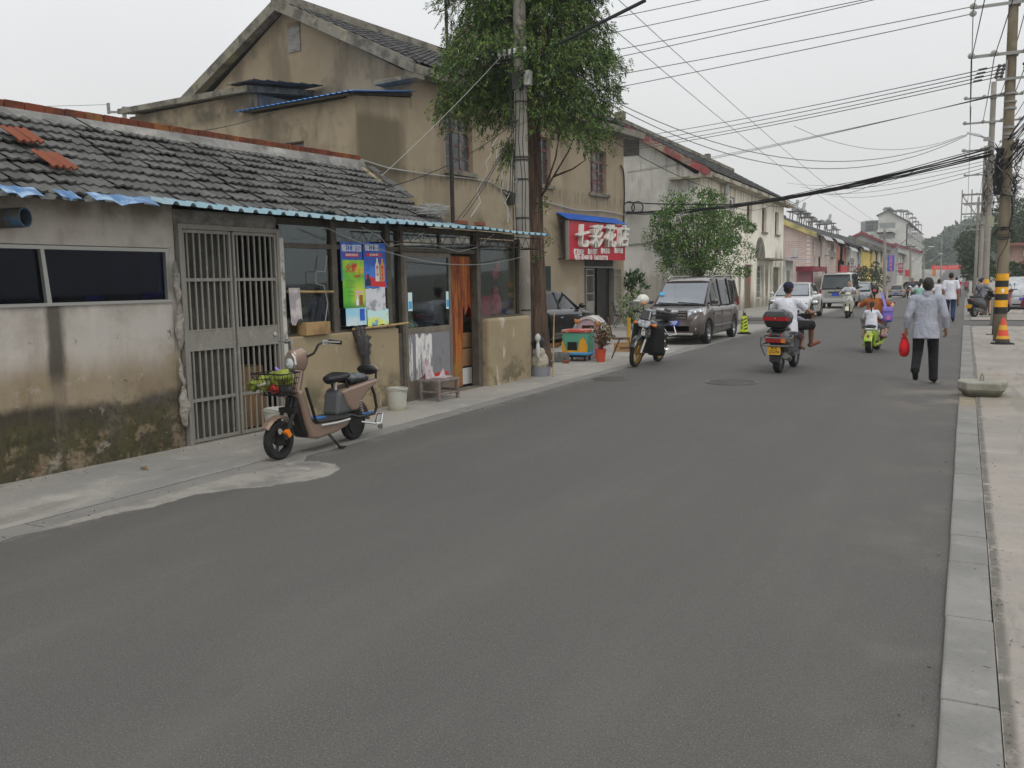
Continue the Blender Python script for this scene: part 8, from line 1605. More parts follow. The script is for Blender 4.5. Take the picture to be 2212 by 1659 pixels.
for s in (1,-1): q = MB(); q.tube([(s*.1,-.5,.2),(s*.13,-.52,.4)],.022,6); q.tube([(s*.12,-.5,.18),(s*.16,.0,.2),(s*.19,.25,.26)],.035,7); q.build('side_bar',LIME,t,smooth='auto'); q = MB(); q.box((s*.2,.12,.31),(.12,.12,.03)); q.build('foot_peg',BLK,t)
q = MB(); q.loft([[V((w_*math.cos(a_),y,z+h*math.sin(a_))) for a_ in (2*math.pi*k/12 for k in range(12))] for y,w_,z,h in ((-.52,.07,.58,.02),(-.46,.12,.59,.045),(0,.13,.58,.05),(.2,.09,.57,.03))]); q.build('seat',mat('vinyl_black','1b1c1f'),t,smooth=True); q = MB(); q.box((0,-.53,.54),(.15,.05,.03)); q.box((0,-.56,.48),(.11,.04,.03)); q.build('rear_trim',mat('pale_trim',c('c4c9c0',1.2),.4),t,bevel=.01)
q = MB(); q.tube([(0,.5,.45),(0,.40,.98)],.03,7); 
for s in (1,-1): q.tube([(s*.09,.47,.5),(s*.1,.55,.2)],.02,6); q.tube([(0,.4,.97),(s*.25,.36,1.08),(s*.38,.28,1.1)],.014,6)
q.build('handlebar',BLK,t); q = MB()
for s in (1,-1): q.tube([(s*.28,.335,1.09),(s*.4,.27,1.1)],.022,7)
q.build('grip',mat('red_grip',c('8c2420'),.6),t)
J = rider(.66,.04,1.02,.36,.33,1.09,.28,.34,.72,.2,.16,.31,.03); wm,_ = person('woman in orange top with tied hair riding the lime minibike',(LMX,LMY,0),R(-4),J,(cloth('orange_top','9c5a2a',1.2),.55,.12),(cloth('grey_leggings','77787e',1.2),1.5),mat('pale_shoe',c('9c8a88',1.1),.7),'pony',SK2,1.0,.012)
q = MB(); h_ = V(J['hd']); q.ell(h_+V((0,-.14,.0)),(.045,.03,.035)); q.build('hair_tie',mat('pink_tie',c('b5404f',1.2),.7),wm)
J = rider(.60,-.32,.66,.12,.02,.78,.2,.0,.56,.2,-.08,.31,.02); gl,_ = person('girl with long ponytail in oversized white tee on the minibike pillion',(LMX,LMY,0),R(-4),J,(TEE,1.0,.16),(cloth('grey_leggings','77787e'),1.2),mat('pink_shoe',c('a5707a',1.2),.7),'long',SK2,.68,.011)
PURP = mat('purple_bag',c('6a5ba8',1.25),.6,[dict(c=c('4d4190',1.2),n=(5,.45,.65),a=.6)]); pb = V((LMX+.30,LMY-.12,.68)); t = thing('school_bag','purple school bag hanging at the girl\'s right side','bag',pb,R(-4)); q = MB(); q.box((0,0,.17),(.22,.14,.34)); q.build('body',PURP,t,bevel=.03); q = MB(); q.box((0,-.075,.10),(.17,.04,.15)); q.build('pocket',PURP,t,bevel=.02); q = MB(); q.box((0,-.06,.29),(.2,.05,.09)); q.build('flap',mat('lilac_flap',c('8577c4',1.25),.6),t,bevel=.015); q = MB(); q.box((.03,-.099,.1),(.08,.006,.09)); q.build('patch',mat('pink_patch',c('c46a94',1.25),.6),t); q = MB(); q.prism([(-.03,0),(.03,0),(-.09,.34),(-.14,.34)],(-.04,-.03,.33),(1,0,0),(0,.35,1),(0,.01,0)); q.build('strap',mat('lilac_flap','8577c4'),t)
# ---- cream retro scooter coming toward the camera
CRM = paint('cream_paint','c4c2b0',1.05); fw = G(*c3(716,1050)); RSX, RSY = fw.x, fw.y+.62
scooter('cream retro scooter ridden toward the camera by a woman',(RSX,RSY,0),R(182),CRM,retro=True,r=.22,tw=.12)
J = rider(.78,-.22,.92,.34,.30,1.05,.16,.2,.72,.13,.2,.31,.05); person('woman in white printed tee riding the cream scooter toward the camera',(RSX,RSY,0),R(182),J,(cloth('white_print_tee','b5b6bc',1.3,'8f929c'),.55,.1),(cloth('grey_shorts','55575e',1.1),.8),mat('pink_shoe','a5707a'),'pony',SK2,.93,.011)
# ---- scooter with woman and boy, left of the walking man
p = AY(*c2(490,1205),39.); SWX = p.x
scooter('silver scooter carrying a woman and a boy ahead of the walking man',(SWX,39.6,0),R(-2),paint('dull_silver','8f9292',1.,.3),mirrors=True)
J = rider(.80,.05,.94,.34,.33,1.06,.2,.35,.74,.16,.3,.33,.05); person('woman in white shirt with reddish tied hair riding the silver scooter',(SWX+.04,39.6,0),R(-2),J,(TEE,.7,.12),(TRK,1.9),mat('black_shoe','121212'),'pony',SK2,.95,.013)
J = rider(.80,-.38,.74,.14,.0,1.0,.2,-.05,.72,.2,-.1,.4,.02); person('boy in mint tee on the pillion of the silver scooter',(SWX+.02,39.6,0),R(-2),J,(cloth('mint_tee','86b0a4',1.25),.8,.1),(TRK,.9),mat('black_shoe','121212'),'short',SK1,.76,.013)
q = MB(); q.loft([[V((-.34,-.4,.42)),V((-.31,-.9,.4)),V((-.26,-.9,.45))],[V((-.4,-.4,.8)),V((-.36,-.85,.85)),V((-.3,-.85,.85))],[V((-.36,-.3,1.15)),V((-.32,-.6,1.1)),V((-.28,-.6,1.1))]]); tag(q.build('rain_cover',PLAS,loc=(SWX,39.6,0)),'crumpled silver rain cover hanging on the left side of the silver scooter','cover')
# ---- woman on the black scooter at the right kerb
bk = G(*c2(1006,1252),.02); a_ = R(-33); o = V((math.sin(-a_),math.cos(a_),0)); bo = V((bk.x,bk.y,.022))+o*.6
scooter('black scooter stopped on the right pavement by the second pole',bo,a_,BSC,pl=('',''))
J = rider(.78,-.22,.93,.34,.32,1.05,.15,.22,.72,.2,.12,.02,.03); kw,_ = person('woman in grey top with dark straps seated on the black scooter at right',bo,a_,J,(cloth('grey_top','6f7179',1.2),.7,.1),(cloth('black_skirt','141417',1.),1.0),mat('black_shoe','121212'),'bun',SK2,.95,.012,fdir=(.5,.85,0))
q = MB(); q.tube([(-.13,-.34,1.18),(.0,-.335,1.0),(.1,-.34,.86)],.014,5); q.tube([(.13,-.34,1.18),(.0,-.335,1.0),(-.1,-.34,.86)],.014,5); q.build('strap',TRK,kw)
# ---- distant rider and cyclist
p = AY(*c2(435,985),64); zz = zg(64); scooter('dark scooter coming toward the camera far behind the silver scooter',(p.x,64,zz),R(178),paint('dull_dark','33363a',1.)); J = rider(.80,-.22,1.,.36,.33,1.06,.2,.22,.74,.18,.3,.33,.04); person('man in dark tee riding the distant scooter toward the camera',(p.x,64,zz),R(178),J,(cloth('dark_tee','4a4f58',1.1),.8,.1),(TRK,1.9),mat('black_shoe','121212'),'short',SK1,1.,.016)
p = AY(*c2(930,1018),122); zz = zg(122); t = thing('bicycle','small bicycle ridden by the person in pink far down the street','bicycle',(p.x,122,zz))
for y in (.52,-.52): wheel(t,(0,y,.33),.33,.04,ALU,12,'wheel',.9,False,.08)
q = MB(); q.tube([(0,-.52,.33),(0,-.1,.3),(0,.4,.75),(0,-.18,.8),(0,-.1,.3)],.02,5); q.tube([(0,.52,.33),(0,.4,.75),(0,.38,.98)],.02,5); q.tube([(-.28,.3,1.0),(0,.38,.98),(.28,.3,1.0)],.015,5); q.build('frame',BLK,t); q = MB(); q.ell((0,-.2,.85),(.09,.13,.04)); q.build('saddle',BLK,t)
J = rider(.86,-.2,.95,.26,.32,1.0,.12,.12,.65,.1,.0,.3,.12); person('person in pink top cycling far down the right side of the street',(p.x,122,zz),0,J,(cloth('pink_top','b5506e',1.25),.8,.12),(TRK,1.9),mat('black_shoe','121212'),'short',SK1,.95,.016)
# ---- parked two wheelers at the far right, behind the striped pole
for i,(x,y,rz_,col,lab) in enumerate(((1395,1222,R(75),'7a2027','dark red motorbike parked crosswise behind the striped pole'),(1440,1105,R(60),'8f9292','grey motorbike parked beside the covered car'))):
    p = G(*c2(x,y),.02); scooter(lab,(p.x+.15,p.y,.022),rz_,paint('bike_paint_'+'ab'[i],col,1.),rimm=ALU)
# ================================================================ BLACK MOTORCYCLE WITH LEG APRONS
mw = G(1369,793); rz_ = R(180-3); MCX, MCY = mw.x+.05, mw.y+.66
mc = thing('motorcycle','black motorcycle with leg aprons, silver top box and helmet parked facing the camera','motorcycle',(MCX,MCY,.006),rz_); mc.rotation_euler.y = R(-10)
GOLD = mat('gold_rim',c('9c7c3a',1.1),.35,metal=.6)
for y,r,w_ in ((.66,.30,.085),(-.62,.30,.1)): wheel(mc,(0,y,r),r,w_,GOLD,18,'wheel',.78,False,.18)
q = MB()
for s in (1,-1): q.tube([(s*.085,.40,.82),(s*.085,.66,.30)],.024,8)
fk = q.build('fork',mat('fork_black','1c1c1d',.4),mc,smooth='auto'); q = MB()
for s in (1,-1): q.tube([(s*.085,.54,.56),(s*.085,.665,.30)],.026,8)
q.build('fork_leg',ALU,fk)
q = MB(); rings = []
for i in range(9):
    a = R(20+i*16); rad = .335; rings.append([V((x*.06,.66+rad*math.cos(a),.30+rad*math.sin(a)+(.0 if abs(x) == 1 else .018))) for x in (-1,-.5,.5,1)]+[V((x*.055,.66+(rad-.014)*math.cos(a),.30+(rad-.014)*math.sin(a))) for x in (1,-1)])
q.loft(rings); q.build('front_mudguard',BSC,mc,smooth='auto')
q = MB(); q.prism([(-.10,0),(.10,0),(.13,.07),(.11,.15),(-.11,.15),(-.13,.07)],(0,.50,.80),(1,0,0),(0,-.15,1),(0,.09,0)); q.build('headlight',LENS,mc,bevel=.03)
q = MB(); q.loft([[V((-.13,.48,.95)),V((.13,.48,.95)),V((.12,.58,.95)),V((-.12,.58,.95))],[V((-.11,.40,1.12)),V((.11,.40,1.12)),V((.09,.47,1.14)),V((-.09,.47,1.14))]]); q.build('cowl',BSC,mc,bevel=.02)
for s in (1,-1):
    q = MB(); q.tube([(s*.1,.46,.86),(s*.17,.46,.86)],.01,5); q.ell((s*.20,.47,.86),(.05,.035,.032)); q.build('indicator',ORL,mc,smooth=True)
q = MB()
for s in (1,-1): q.tube([(s*.03,.38,1.0),(s*.15,.36,1.06),(s*.38,.22,1.05)],.013,7)
hb = q.build('handlebar',BLK,mc)
for s in (1,-1):
    q = MB(); q.tube([(s*.26,.30,1.055),(s*.39,.22,1.05)],.022,8); q.build('grip',RUB,hb)
    q = MB(); q.tube([(s*.2,.34,1.06),(s*.28,.36,1.16),(s*.34,.36,1.2)],.009,5); q.ell((s*.38,.36,1.21),(.08,.03,.045)); q.build('mirror',mat('mirror_shell',c('7a7b7c'),.3,metal=.5),hb,smooth=True)
q = MB(); q.loft([[V((w_*math.cos(a),y,z+h*math.sin(a))) for a in (2*math.pi*k/14 for k in range(14))] for y,w_,z,h in ((.34,.06,.82,.05),(.28,.13,.82,.10),(.1,.14,.83,.10),(-.06,.09,.80,.06))]); q.build('tank',mat('tank_grey','3a3c3f',.25,coat=.5),mc,smooth=True)
q = MB(); q.loft([[V((w_*math.cos(a),y,z+h*math.sin(a))) for a in (2*math.pi*k/12 for k in range(12))] for y,w_,z,h in ((-.04,.09,.80,.04),(-.2,.13,.79,.05),(-.7,.13,.83,.05),(-.78,.08,.84,.02))]); q.build('seat',mat('vinyl_black','1b1c1f'),mc,smooth=True)
q = MB(); q.box((0,.05,.42),(.26,.42,.34)); q.box((0,-.3,.5),(.2,.4,.2)); q.build('engine',mat('engine_dark','2a2a29'),mc,bevel=.04)
APR = mat('apron_black','141415',.75,[dict(c='222223',n=(4,.45,.65),a=.6)],bump=(5,.6,.05))
for s in (1,-1):
    q = MB(); n = 7; rings = []
    for i in range(n):
        t_ = i/(n-1); z = .86-.62*t_; x0,x1 = s*.10,s*(.33+.05*t_); rings.append([V((x0,.40-.12*t_,z)),V(((x0+x1)/2,.42-.1*t_+.015*math.sin(i*2),z)),V((x1,.26-.14*t_,z+.02)),V((x1,.25-.14*t_,z+.02)),V(((x0+x1)/2,.40-.1*t_,z)),V((x0,.385-.12*t_,z))])
    q.loft(rings); q.build('leg_apron',APR,mc,smooth=True)
    q = MB(); q.tube([(s*.1,.22,.7),(s*.36,.15,.55),(s*.36,.05,.35),(s*.1,.1,.24)],.013,6); q.tube([(s*.12,-.25,.78),(s*.24,-.35,.62),(s*.26,-.75,.62),(s*.15,-.8,.80)],.013,6); q.tube([(s*.14,-.3,.36),(s*.32,-.35,.34),(s*.32,-.2,.34),(s*.14,-.12,.36)],.012,6); q.build('crash_bar',CHR,mc)
q = MB(); q.box((0,-.68,.98),(.36,.32,.17)); tb_ = q.build('top_box',mat('box_dark','2a2b2d',.4),mc,bevel=.02); q = MB(); q.box((0,-.68,1.085),(.38,.34,.06)); q.build('box_lid',mat('lid_silver',c('c4c6c8'),.25,metal=.5),tb_,bevel=.02)
q = MB(); q.tube([(.12,-.1,.3),(.15,-.5,.34),(.16,-.95,.42)],[.025,.045,.05],9); q.build('exhaust',CHR,mc,smooth='auto'); q = MB(); q.tube([(.06,.0,.25),(.2,-.02,.012)],.012,6); q.build('side_stand',BLK,mc)
p = AY(*k6(1280,985),MCY-.28); t = thing('helmet','white open helmet with clear visor hung on the motorcycle mirror','helmet',p); q = MB(); q.ell((0,0,.02),(.13,.15,.115),20,12); q.build('shell',mat('helmet_white',c('c3c2b8',1.25),.25,coat=.4),t,smooth=True); q = MB(); q.ell((-.07,-.1,-.0),(.1,.07,.03)); q.build('peak',mat('helmet_white','c3c2b8'),t,smooth=True); q = MB(); q.loft([[V((-.16+.02*i,-.13-.02*math.sin(i*.6),-.02)) for i in range(5)]+[V((-.16+.02*i,-.12-.02*math.sin(i*.6),-.02)) for i in range(4,-1,-1)],[V((-.16+.02*i,-.11-.02*math.sin(i*.6),-.15)) for i in range(5)]+[V((-.16+.02*i,-.10-.02*math.sin(i*.6),-.15)) for i in range(4,-1,-1)]]); q.build('visor',mat('visor_grey',c('8a8a85'),.15),t); q = MB(); q.ell((.06,-.1,-.05),(.04,.03,.03)); q.build('orange_mark',ORL,t); q = MB(); q.tube([(0,.02,-.06),(.02,.03,-.2)],.012,5); q.build('strap',BLK,t)
# ================================================================ SMALL THINGS ON THE LEFT PAVEMENT
def bucket(px, py, s, lab):
    p = G(px,py); t = thing('bucket',lab,'bucket',(p.x,p.y+.12*s,.008)); m = mat('bucket_white',c('aaa99f',1.2),.4,[dict(c=c('8f8463',1.1),z=(.08,.0),zn=.06,a=.7),dict(c=c('94938a',1.1),n=(4,.45,.7),a=.5)])
    q = MB(); q.lathe([(.115*s,0),(.14*s,.27*s),(.148*s,.275*s),(.15*s,.295*s),(.14*s,.3*s),(.132*s,.28*s),(.108*s,.02),(.02,.018)],28); q.build('pail',m,t,smooth='auto'); q = MB(); q.tube([(.15*s*math.cos(a),.15*s*math.sin(a),.26*s-.05*s*math.sin((a+.2)*1.)) for a in (math.pi*k/12+3.3 for k in range(13))],.004,5); q.build('handle',STEEL,t)
bucket(585,951,1.13,'white plastic bucket in front of the barred gate, behind the pink scooter'); bucket(848,889,1.02,'white plastic bucket by the shop parapet, right of the pink scooter')
# bamboo stool with a child's picture book
c0 = LW(6.35,-.30,0); t = thing('stool','worn bamboo stool beside the shop door','stool',(c0.x,c0.y,.008),LA); SW = mat('old_bamboo',c('7a6f68',1.15),.85,[dict(c=c('57504a'),n=(8,.45,.65),st=(1,1,.4),a=.7)])
for x in (-.24,.24):
    for y in (-.16,.16): q = MB(); q.tube([(x,y,0),(x,y,.12),(x,y,.13),(x,y,.3)],[.03,.029,.033,.03],9); q.build('leg',SW,t,smooth='auto')
q = MB()
for y in (-.16,.16): q.tube([(-.25,y,.10),(.25,y,.10)],.018,7); q.tube([(-.28,y,.29),(.28,y,.29)],.024,7)
for x in (-.24,.24): q.tube([(x,-.17,.13),(x,.17,.13)],.018,7); q.tube([(x,-.18,.285),(x,.18,.285)],.022,7)
q.build('stretcher',SW,t); q = MB()
for k in range(9): q.tube([(-.26,-.15+.0375*k,.305),(.26,-.15+.0375*k,.305)],.012,6)
q.build('seat',SW,t)
q = MB(); q.prism([(-.18,0),(.04,0),(.0,.2),(-.06,.3),(-.14,.18)],(0,.1,.315),(1,0,0),(0,.3,1),(0,.02,0)); q.box((.08,0,.325),(.3,.2,.012),rz=.2); q.prism([(.1,0),(.28,0),(.26,.12)],(0,.08,.315),(1,0,0),(0,.2,1),(0,.008,0)); tag(q.build('paper_bag',mat('pinkish_paper',c('a59a9c',1.3),.8,[dict(c=c('8a6a70',1.2),n=(6,.5,.62),a=.7)]),loc=(c0.x,c0.y,.008),rz=LA),'crumpled whitish paper bag lying on the bamboo stool','bag')
# broom, dustpan, sacks behind the pier
e0 = LW(9.72,-.42,0); t = thing('broom','long handled broom leaning at the end of the shop pier','broom',(e0.x,e0.y,.008)); q = MB(); q.tube([(0,0,.0),(.02,.05,1.15)],.013,7); q.build('handle',BAMB,t)
q = MB(); q.loft([[V((x,y,z)) for x,y in ((-.03,-.03),(.03,-.03),(.03,.03),(-.03,.03))] for z in (.28,.3)]+[[V((x,y,.3)) for x,y in ((-.01,-.01),(.01,-.01),(.01,.01),(-.01,.01))]]); q.build('binding',STEEL,t)
e1 = LW(9.80,-.12,0); q = MB(); q.lathe([(.17,0),(.2,.17),(.19,.17),(.16,.02)],20,(0,0,0)); tag(q.build('basin',mat('grey_basin',c('7d8086',1.2),.5),smooth='auto',loc=(e1.x,e1.y,.008)),'grey plastic basin on the ground at the end of the shop pier','basin')
def sack(lab, s, t_, z, parts, m, cat='bag', name='sack'):
    l = LW(s,t_,z); q = MB()
    for ctr,rad in parts: q.ell(ctr,rad,14,9)
    tag(q.build(name,m,loc=l,rz=LA,remesh=.012,sm=3),lab,cat)
sack('cream woven sack standing in the basin beside the concrete pole',9.8,-.12,.1,[((0,0,.16),(.19,.15,.2)),((-.04,.0,.34),(.13,.11,.12))],mat('cream_sack',c('a39b8a',1.3),.9,[dict(c=c('2f7db0',1.3),x=(.09,.12),a=.9),dict(c=c('7a7264',1.2),n=(7,.45,.62),a=.7)],bump=(12,.9,.04)))
sack('black rubbish bag on top of the cream sack',9.76,-.10,.62,[((0,0,0),(.16,.12,.13)),((.05,.0,-.12),(.13,.11,.1))],mat('black_bag','19191b',.3,bump=(14,1,.05)))
sack('small white plastic bag hooked on the concrete pole',9.58,-.2,.72,[((0,0,0),(.06,.05,.08)),((0,0,-.22),(.045,.04,.16))],mat('white_bag',c('b5b7b3',1.25),.4,bump=(16,1,.04)))
# painted box trolley (old children's ride)
cb = G(*k6(685,1550)); CTX, CTY = cb.x-.13, cb.y+.34
t = thing('painted_cart','faded toy ride cart painted green, yellow and blue with a red rim','cart',(CTX,CTY,.008),R(6)); 
def rr_box(w, d, z0, z1, w1=None): 
    w1 = w1 or w; return [[V((ww*a,d*b,z)) for a,b in ((-.5,-.42),(-.42,-.5),(.42,-.5),(.5,-.42),(.5,.42),(.42,.5),(-.42,.5),(-.5,.42))] for ww,z in ((w,z0),(w1,z1))]
q = MB(); q.loft(rr_box(.56,.50,.20,.62,.60)); q.build('body',mat('cart_green',c('4f9078',1.25),.6,[dict(c=c('6b8a5a',1.1),n=(3,.5,.7),a=.5)]),t,bevel=.015)
q = MB(); q.loft(rr_box(.63,.55,.62,.68,.60)); q.build('rim',mat('cart_red',c('a8433c',1.3),.6,[dict(c=c('b8b0a5',1.2),n=(4,.5,.56),a=.9)]),t,bevel=.015)
q = MB()
for pg in ([(-.285,.2),(-.17,.2),(-.27,.45),(-.29,.42)],[(.06,.2),(.285,.2),(.29,.32),(.24,.45),(.19,.52),(.12,.46)],[(-.17,.2),(.06,.2),(.06,.24),(-.17,.24)]): q.prism(pg,(0,-.268,0),(1,0,0),(0,-.03,1),(0,.014,0))
q.build('yellow_flame',mat('cart_yellow',c('c98f20',1.3),.6,[dict(c=c('a8702a',1.1),n=(3,.5,.65),a=.6)]),t)
q = MB(); q.bx(-.16,.05,-.272,-.264,.22,.42); q.build('dark_hatch',mat('hatch_dark','14120f',.8),t); q = MB(); q.loft(rr_box(.62,.60,.135,.20,.60)); q.build('blue_base',mat('cart_blue',c('3f86b5',1.25),.6),t,bevel=.02)
for x in (-.2,.2):
    for y in (-.18,.18): q = MB(); q.lathe([(.045,-.015),(.045,.015)],12,(x,y,.045),(1,0,0)); q.box((x,y,.1),(.03,.05,.08)); q.build('caster',BLK,t)
q = MB(); q.bx(-.25,.25,-.22,.22,.09,.135); q.build('underframe',BLK,t)
pg_ = AY(*k6(780,1180),CTY+.45); t = thing('toy_house','weathered white and pink toy house with a dark opening behind the painted cart','toy house',(pg_.x-.03,CTY+.5,.008),R(4)); t.scale = (.80,.8,.84)
q = MB(); n = 10; q.prism([(-.36,0),(.36,0)]+[(.36*math.cos(math.pi*i/n),.70+.34*math.sin(math.pi*i/n)) for i in range(n+1)],(0,-.02,0),(1,0,0),(0,0,1),(0,.5,0)); q.build('shell',mat('toy_pink',c('b09aa0',1.3),.7,[dict(c=c('8f858a',1.2),n=(4,.5,.65),a=.6)]),t,bevel=.01)
q = MB(); rings = []
for i in range(n+1):
    a = math.pi*i/n; rings.append([V((math.cos(a)*rd,y,.70+math.sin(a)*rd)) for rd,y in ((.35,-.06),(.42,-.06),(.43,.52),(.36,.52))])
q.loft(rings); q.build('snow_roof',mat('toy_white',c('b5b2ae',1.3),.7,[dict(c=c('8b8784',1.1),n=(6,.5,.62),a=.7)],bump=(8,.9,.04)),t,smooth='auto'); q = MB(); q.bx(-.16,.18,-.03,-.021,.55,.88); q.build('opening',mat('opening_brown','3a1d16',.8,[dict(c='6b3a22',n=(3,.5,.65),a=.6)]),t); q = MB(); q.box((.0,-.04,.7),(.03,.02,.34),ry=R(40)); q.build('stick',BAMB,t)
for s,z in ((-1,.98),(1,.92)): q = MB(); q.ell((s*.30,-.05,z),(.07,.05,.06)); q.ell((s*.34,-.06,z+.04),(.03,.03,.04)); q.build('orange_ornament',mat('orange_orn',c('b5702a',1.3),.6,[dict(c='4a2a10',n=(9,.55,.65),a=.8)]),t,smooth=True)
q = MB(); q.tube([(.38,-.12,.86),(.40,-.14,.6),(.37,-.13,.3),(.36,-.12,.1)],.03,6); q.build('red_cloth',mat('red_cloth','a51a22',.7),t)
# potted plants
p = G(*k6(876,1553)); t = thing('potted_plant','spindly reddish plant in an orange plastic pot before the toy cart','plant',(p.x,p.y+.12,.008)); q = MB(); q.lathe([(.085,0),(.115,.24),(.125,.245),(.125,.27),(.11,.27),(.1,.2)],24); q.build('pot',mat('orange_pot',c('b5482c',1.25),.5),t,smooth='auto'); q = MB(); rr = random.Random(6); Ps = []; Ds = []
for k in range(14):
    a = rr.uniform(0,6.3); h = rr.uniform(.3,.62); q.tube([(0,0,.2),(.08*math.cos(a),.08*math.sin(a),.2+h*.5),(.2*math.cos(a)*rr.uniform(.5,1.2),.2*math.sin(a),.2+h)],.006,4)
    for j in range(24): f = rr.uniform(.35,1.05); Ps.append((.2*math.cos(a)*f+rr.gauss(0,.04),.2*math.sin(a)*f+rr.gauss(0,.04),.2+h*f+rr.gauss(0,.03))); Ds.append((rr.uniform(-1,1),rr.uniform(-1,1),rr.uniform(-.3,1)))
q.build('stem',BARK,t); k = len(Ps); leafmesh('foliage',np.array(Ps),np.array(Ds),rng.normal(size=(k,3)),rng.uniform(.07,.13,k),.035,mat('reddish_leaf','4f5230',.6,isl=(c('3a4526'),c('566034'),c('7a4a34'),c('6b6a3c'))),t)
p = G(*k6(1200,1235)); 
# chairs
def frame_chair(name, lab, loc, rz, m, back_pts, seat_z=.43, w=.2, pad=None, rusty=False):
    t = thing(name,lab,'chair',loc,rz)
    for s in (1,-1):
        q = MB(); q.tube([(s*w,-.2,.0),(s*w,-.02,seat_z*.98),(s*w,.19,seat_z),(s*w,.22,.0)] if rusty else [(s*w,-.24,0),(s*w,-.02,seat_z)],.012,7); q.build('leg',m,t); q = MB(); q.tube([(s*w,.22,0),(s*w,.05,seat_z),(s*w,-.18,seat_z+.04)] if not rusty else [(s*w,-.02,seat_z*.5),(s*w,.12,seat_z*.5),(s*w,.2,seat_z*.55)],.012,7); q.build('leg',m,t)
    q = MB(); q.tube([(-w,-.18,seat_z)]+back_pts+[(w,-.18,seat_z)],.012,7); q.build('back_frame',m,t)
    q = MB(); q.tube([(-w,-.18,seat_z),(-w,.2,seat_z),(w,.2,seat_z),(w,-.18,seat_z)],.012,7); q.build('seat_frame',m,t)
    if pad: q = MB(); q.box((0,0,seat_z+.02),(2*w,.38,.035)); q.build('seat',mat('vinyl_black','1b1c1f'),t,bevel=.012); q = MB(); q.prism([(-.15,.12),(.15,.12),(.13,.38),(.06,.45),(-.06,.45),(-.13,.38)],(0,-.235,seat_z),(1,0,0),(0,-.12,1),(0,.03,0)); q.build('backrest',mat('chair_fabric',c('6d6d6a'),.9,[dict(c='2a2a29',n=(9,.5,.58),a=.8)]),t)
    return t
RUST = mat('rusty_tube','5d3f30',.7,[dict(c='3a2c24',n=(6,.45,.65),a=.7)])
p = G(*k6(1035,1520)); frame_chair('chair','bare rusty chair frame without seat beside the motorcycle',(p.x+.02,p.y+.25,.008),R(-70),RUST,[(-.2,-.26,.82),(-.14,-.28,.9),(.14,-.28,.9),(.2,-.26,.82)],rusty=True)
p = G(*k6(1060,1235)); frame_chair('chair','folding chair with oval patterned back near the flower shop door',(p.x,p.y+.2,.008),R(-60),BLK,[(-.2,-.24,.7),(-.15,-.28,.92),(0,-.29,.97),(.15,-.28,.92),(.2,-.24,.7)],pad=True)
p = G(*k6(1110,1453)); t = thing('wooden_crate','small plain wooden crate on the ground behind the rusty chair frame','crate',(p.x,p.y+.1,.008),R(4)); WD = mat('plain_wood',c('9c7a50',1.2),.8,[dict(c=c('7a5c38'),n=(3,.45,.65),st=(1,1,6),a=.7)]); q = MB(); q.bx(-.25,.25,-.15,-.135,0,.2); q.bx(-.25,.25,.135,.15,0,.2); q.bx(-.25,-.235,-.135,.135,0,.2); q.bx(.235,.25,-.135,.135,0,.2); q.build('side_board',WD,t); q = MB(); q.bx(-.235,.235,-.135,.135,.01,.02); q.build('bottom',WD,t)
p = G(*k6(1152,1395)); t = thing('yellow_tube','upright yellow plastic tube standing behind the wooden crate','post',(p.x,p.y,.008)); q = MB(); q.lathe([(.06,0),(.06,.02),(.05,.03),(.05,.66),(.06,.68),(.06,.72)],16); q.build('tube',mat('yellow_plastic',c('b8902a',1.2),.5),t,smooth='auto'); q = MB(); q.lathe([(.1,0),(.1,.02)],16); q.build('foot',BLK,t)
# grey blocks and bricks by the tree
for k,(x,y,s_,lab) in enumerate(((440,1553,(.5,.2,.2),'grey concrete block lying left of the painted cart'),(520,1553,(.28,.2,.2),'short grey concrete block tight against the painted cart'))):
    p = G(*k6(x,y)); q = MB(); q.box((0,0,s_[2]/2),s_); tag(q.build('concrete_block',mat('block_grey',c('6f6f6c',1.2),.95,[dict(c=c('55554f'),n=(5,.45,.65),a=.7)],bump=(16,.6,.02)),loc=(p.x,p.y+.12,.008),rz=R(5),bevel=.012),lab,'block')
p = G(*k6(450,1500)); q = MB(); rr = random.Random(3)
for k in range(8): q.tube([(-.16+rr.uniform(-.03,.03),.02*k-.06,.22+.008*k),(.16+rr.uniform(-.04,.04),.02*k-.05,.23+.012*k)],.016,6)
tag(q.build('firewood',mat('twig_brown','6b4a30',.9,[dict(c='8a6a48',n=(8,.5,.65),a=.6)]),loc=(p.x,p.y+.05,.0)),'small bundle of brown sticks on the grey blocks','firewood')
p = G(*k6(575,1562)); q = MB(); q.box((0,0,.03),(.13,.1,.06),rz=.3); q.box((.03,.02,.065),(.07,.06,.02),rz=.6); tag(q.build('brick',CLAY,loc=(p.x,p.y,.008),bevel=.008),'broken orange brick on the ground in front of the painted cart','brick')
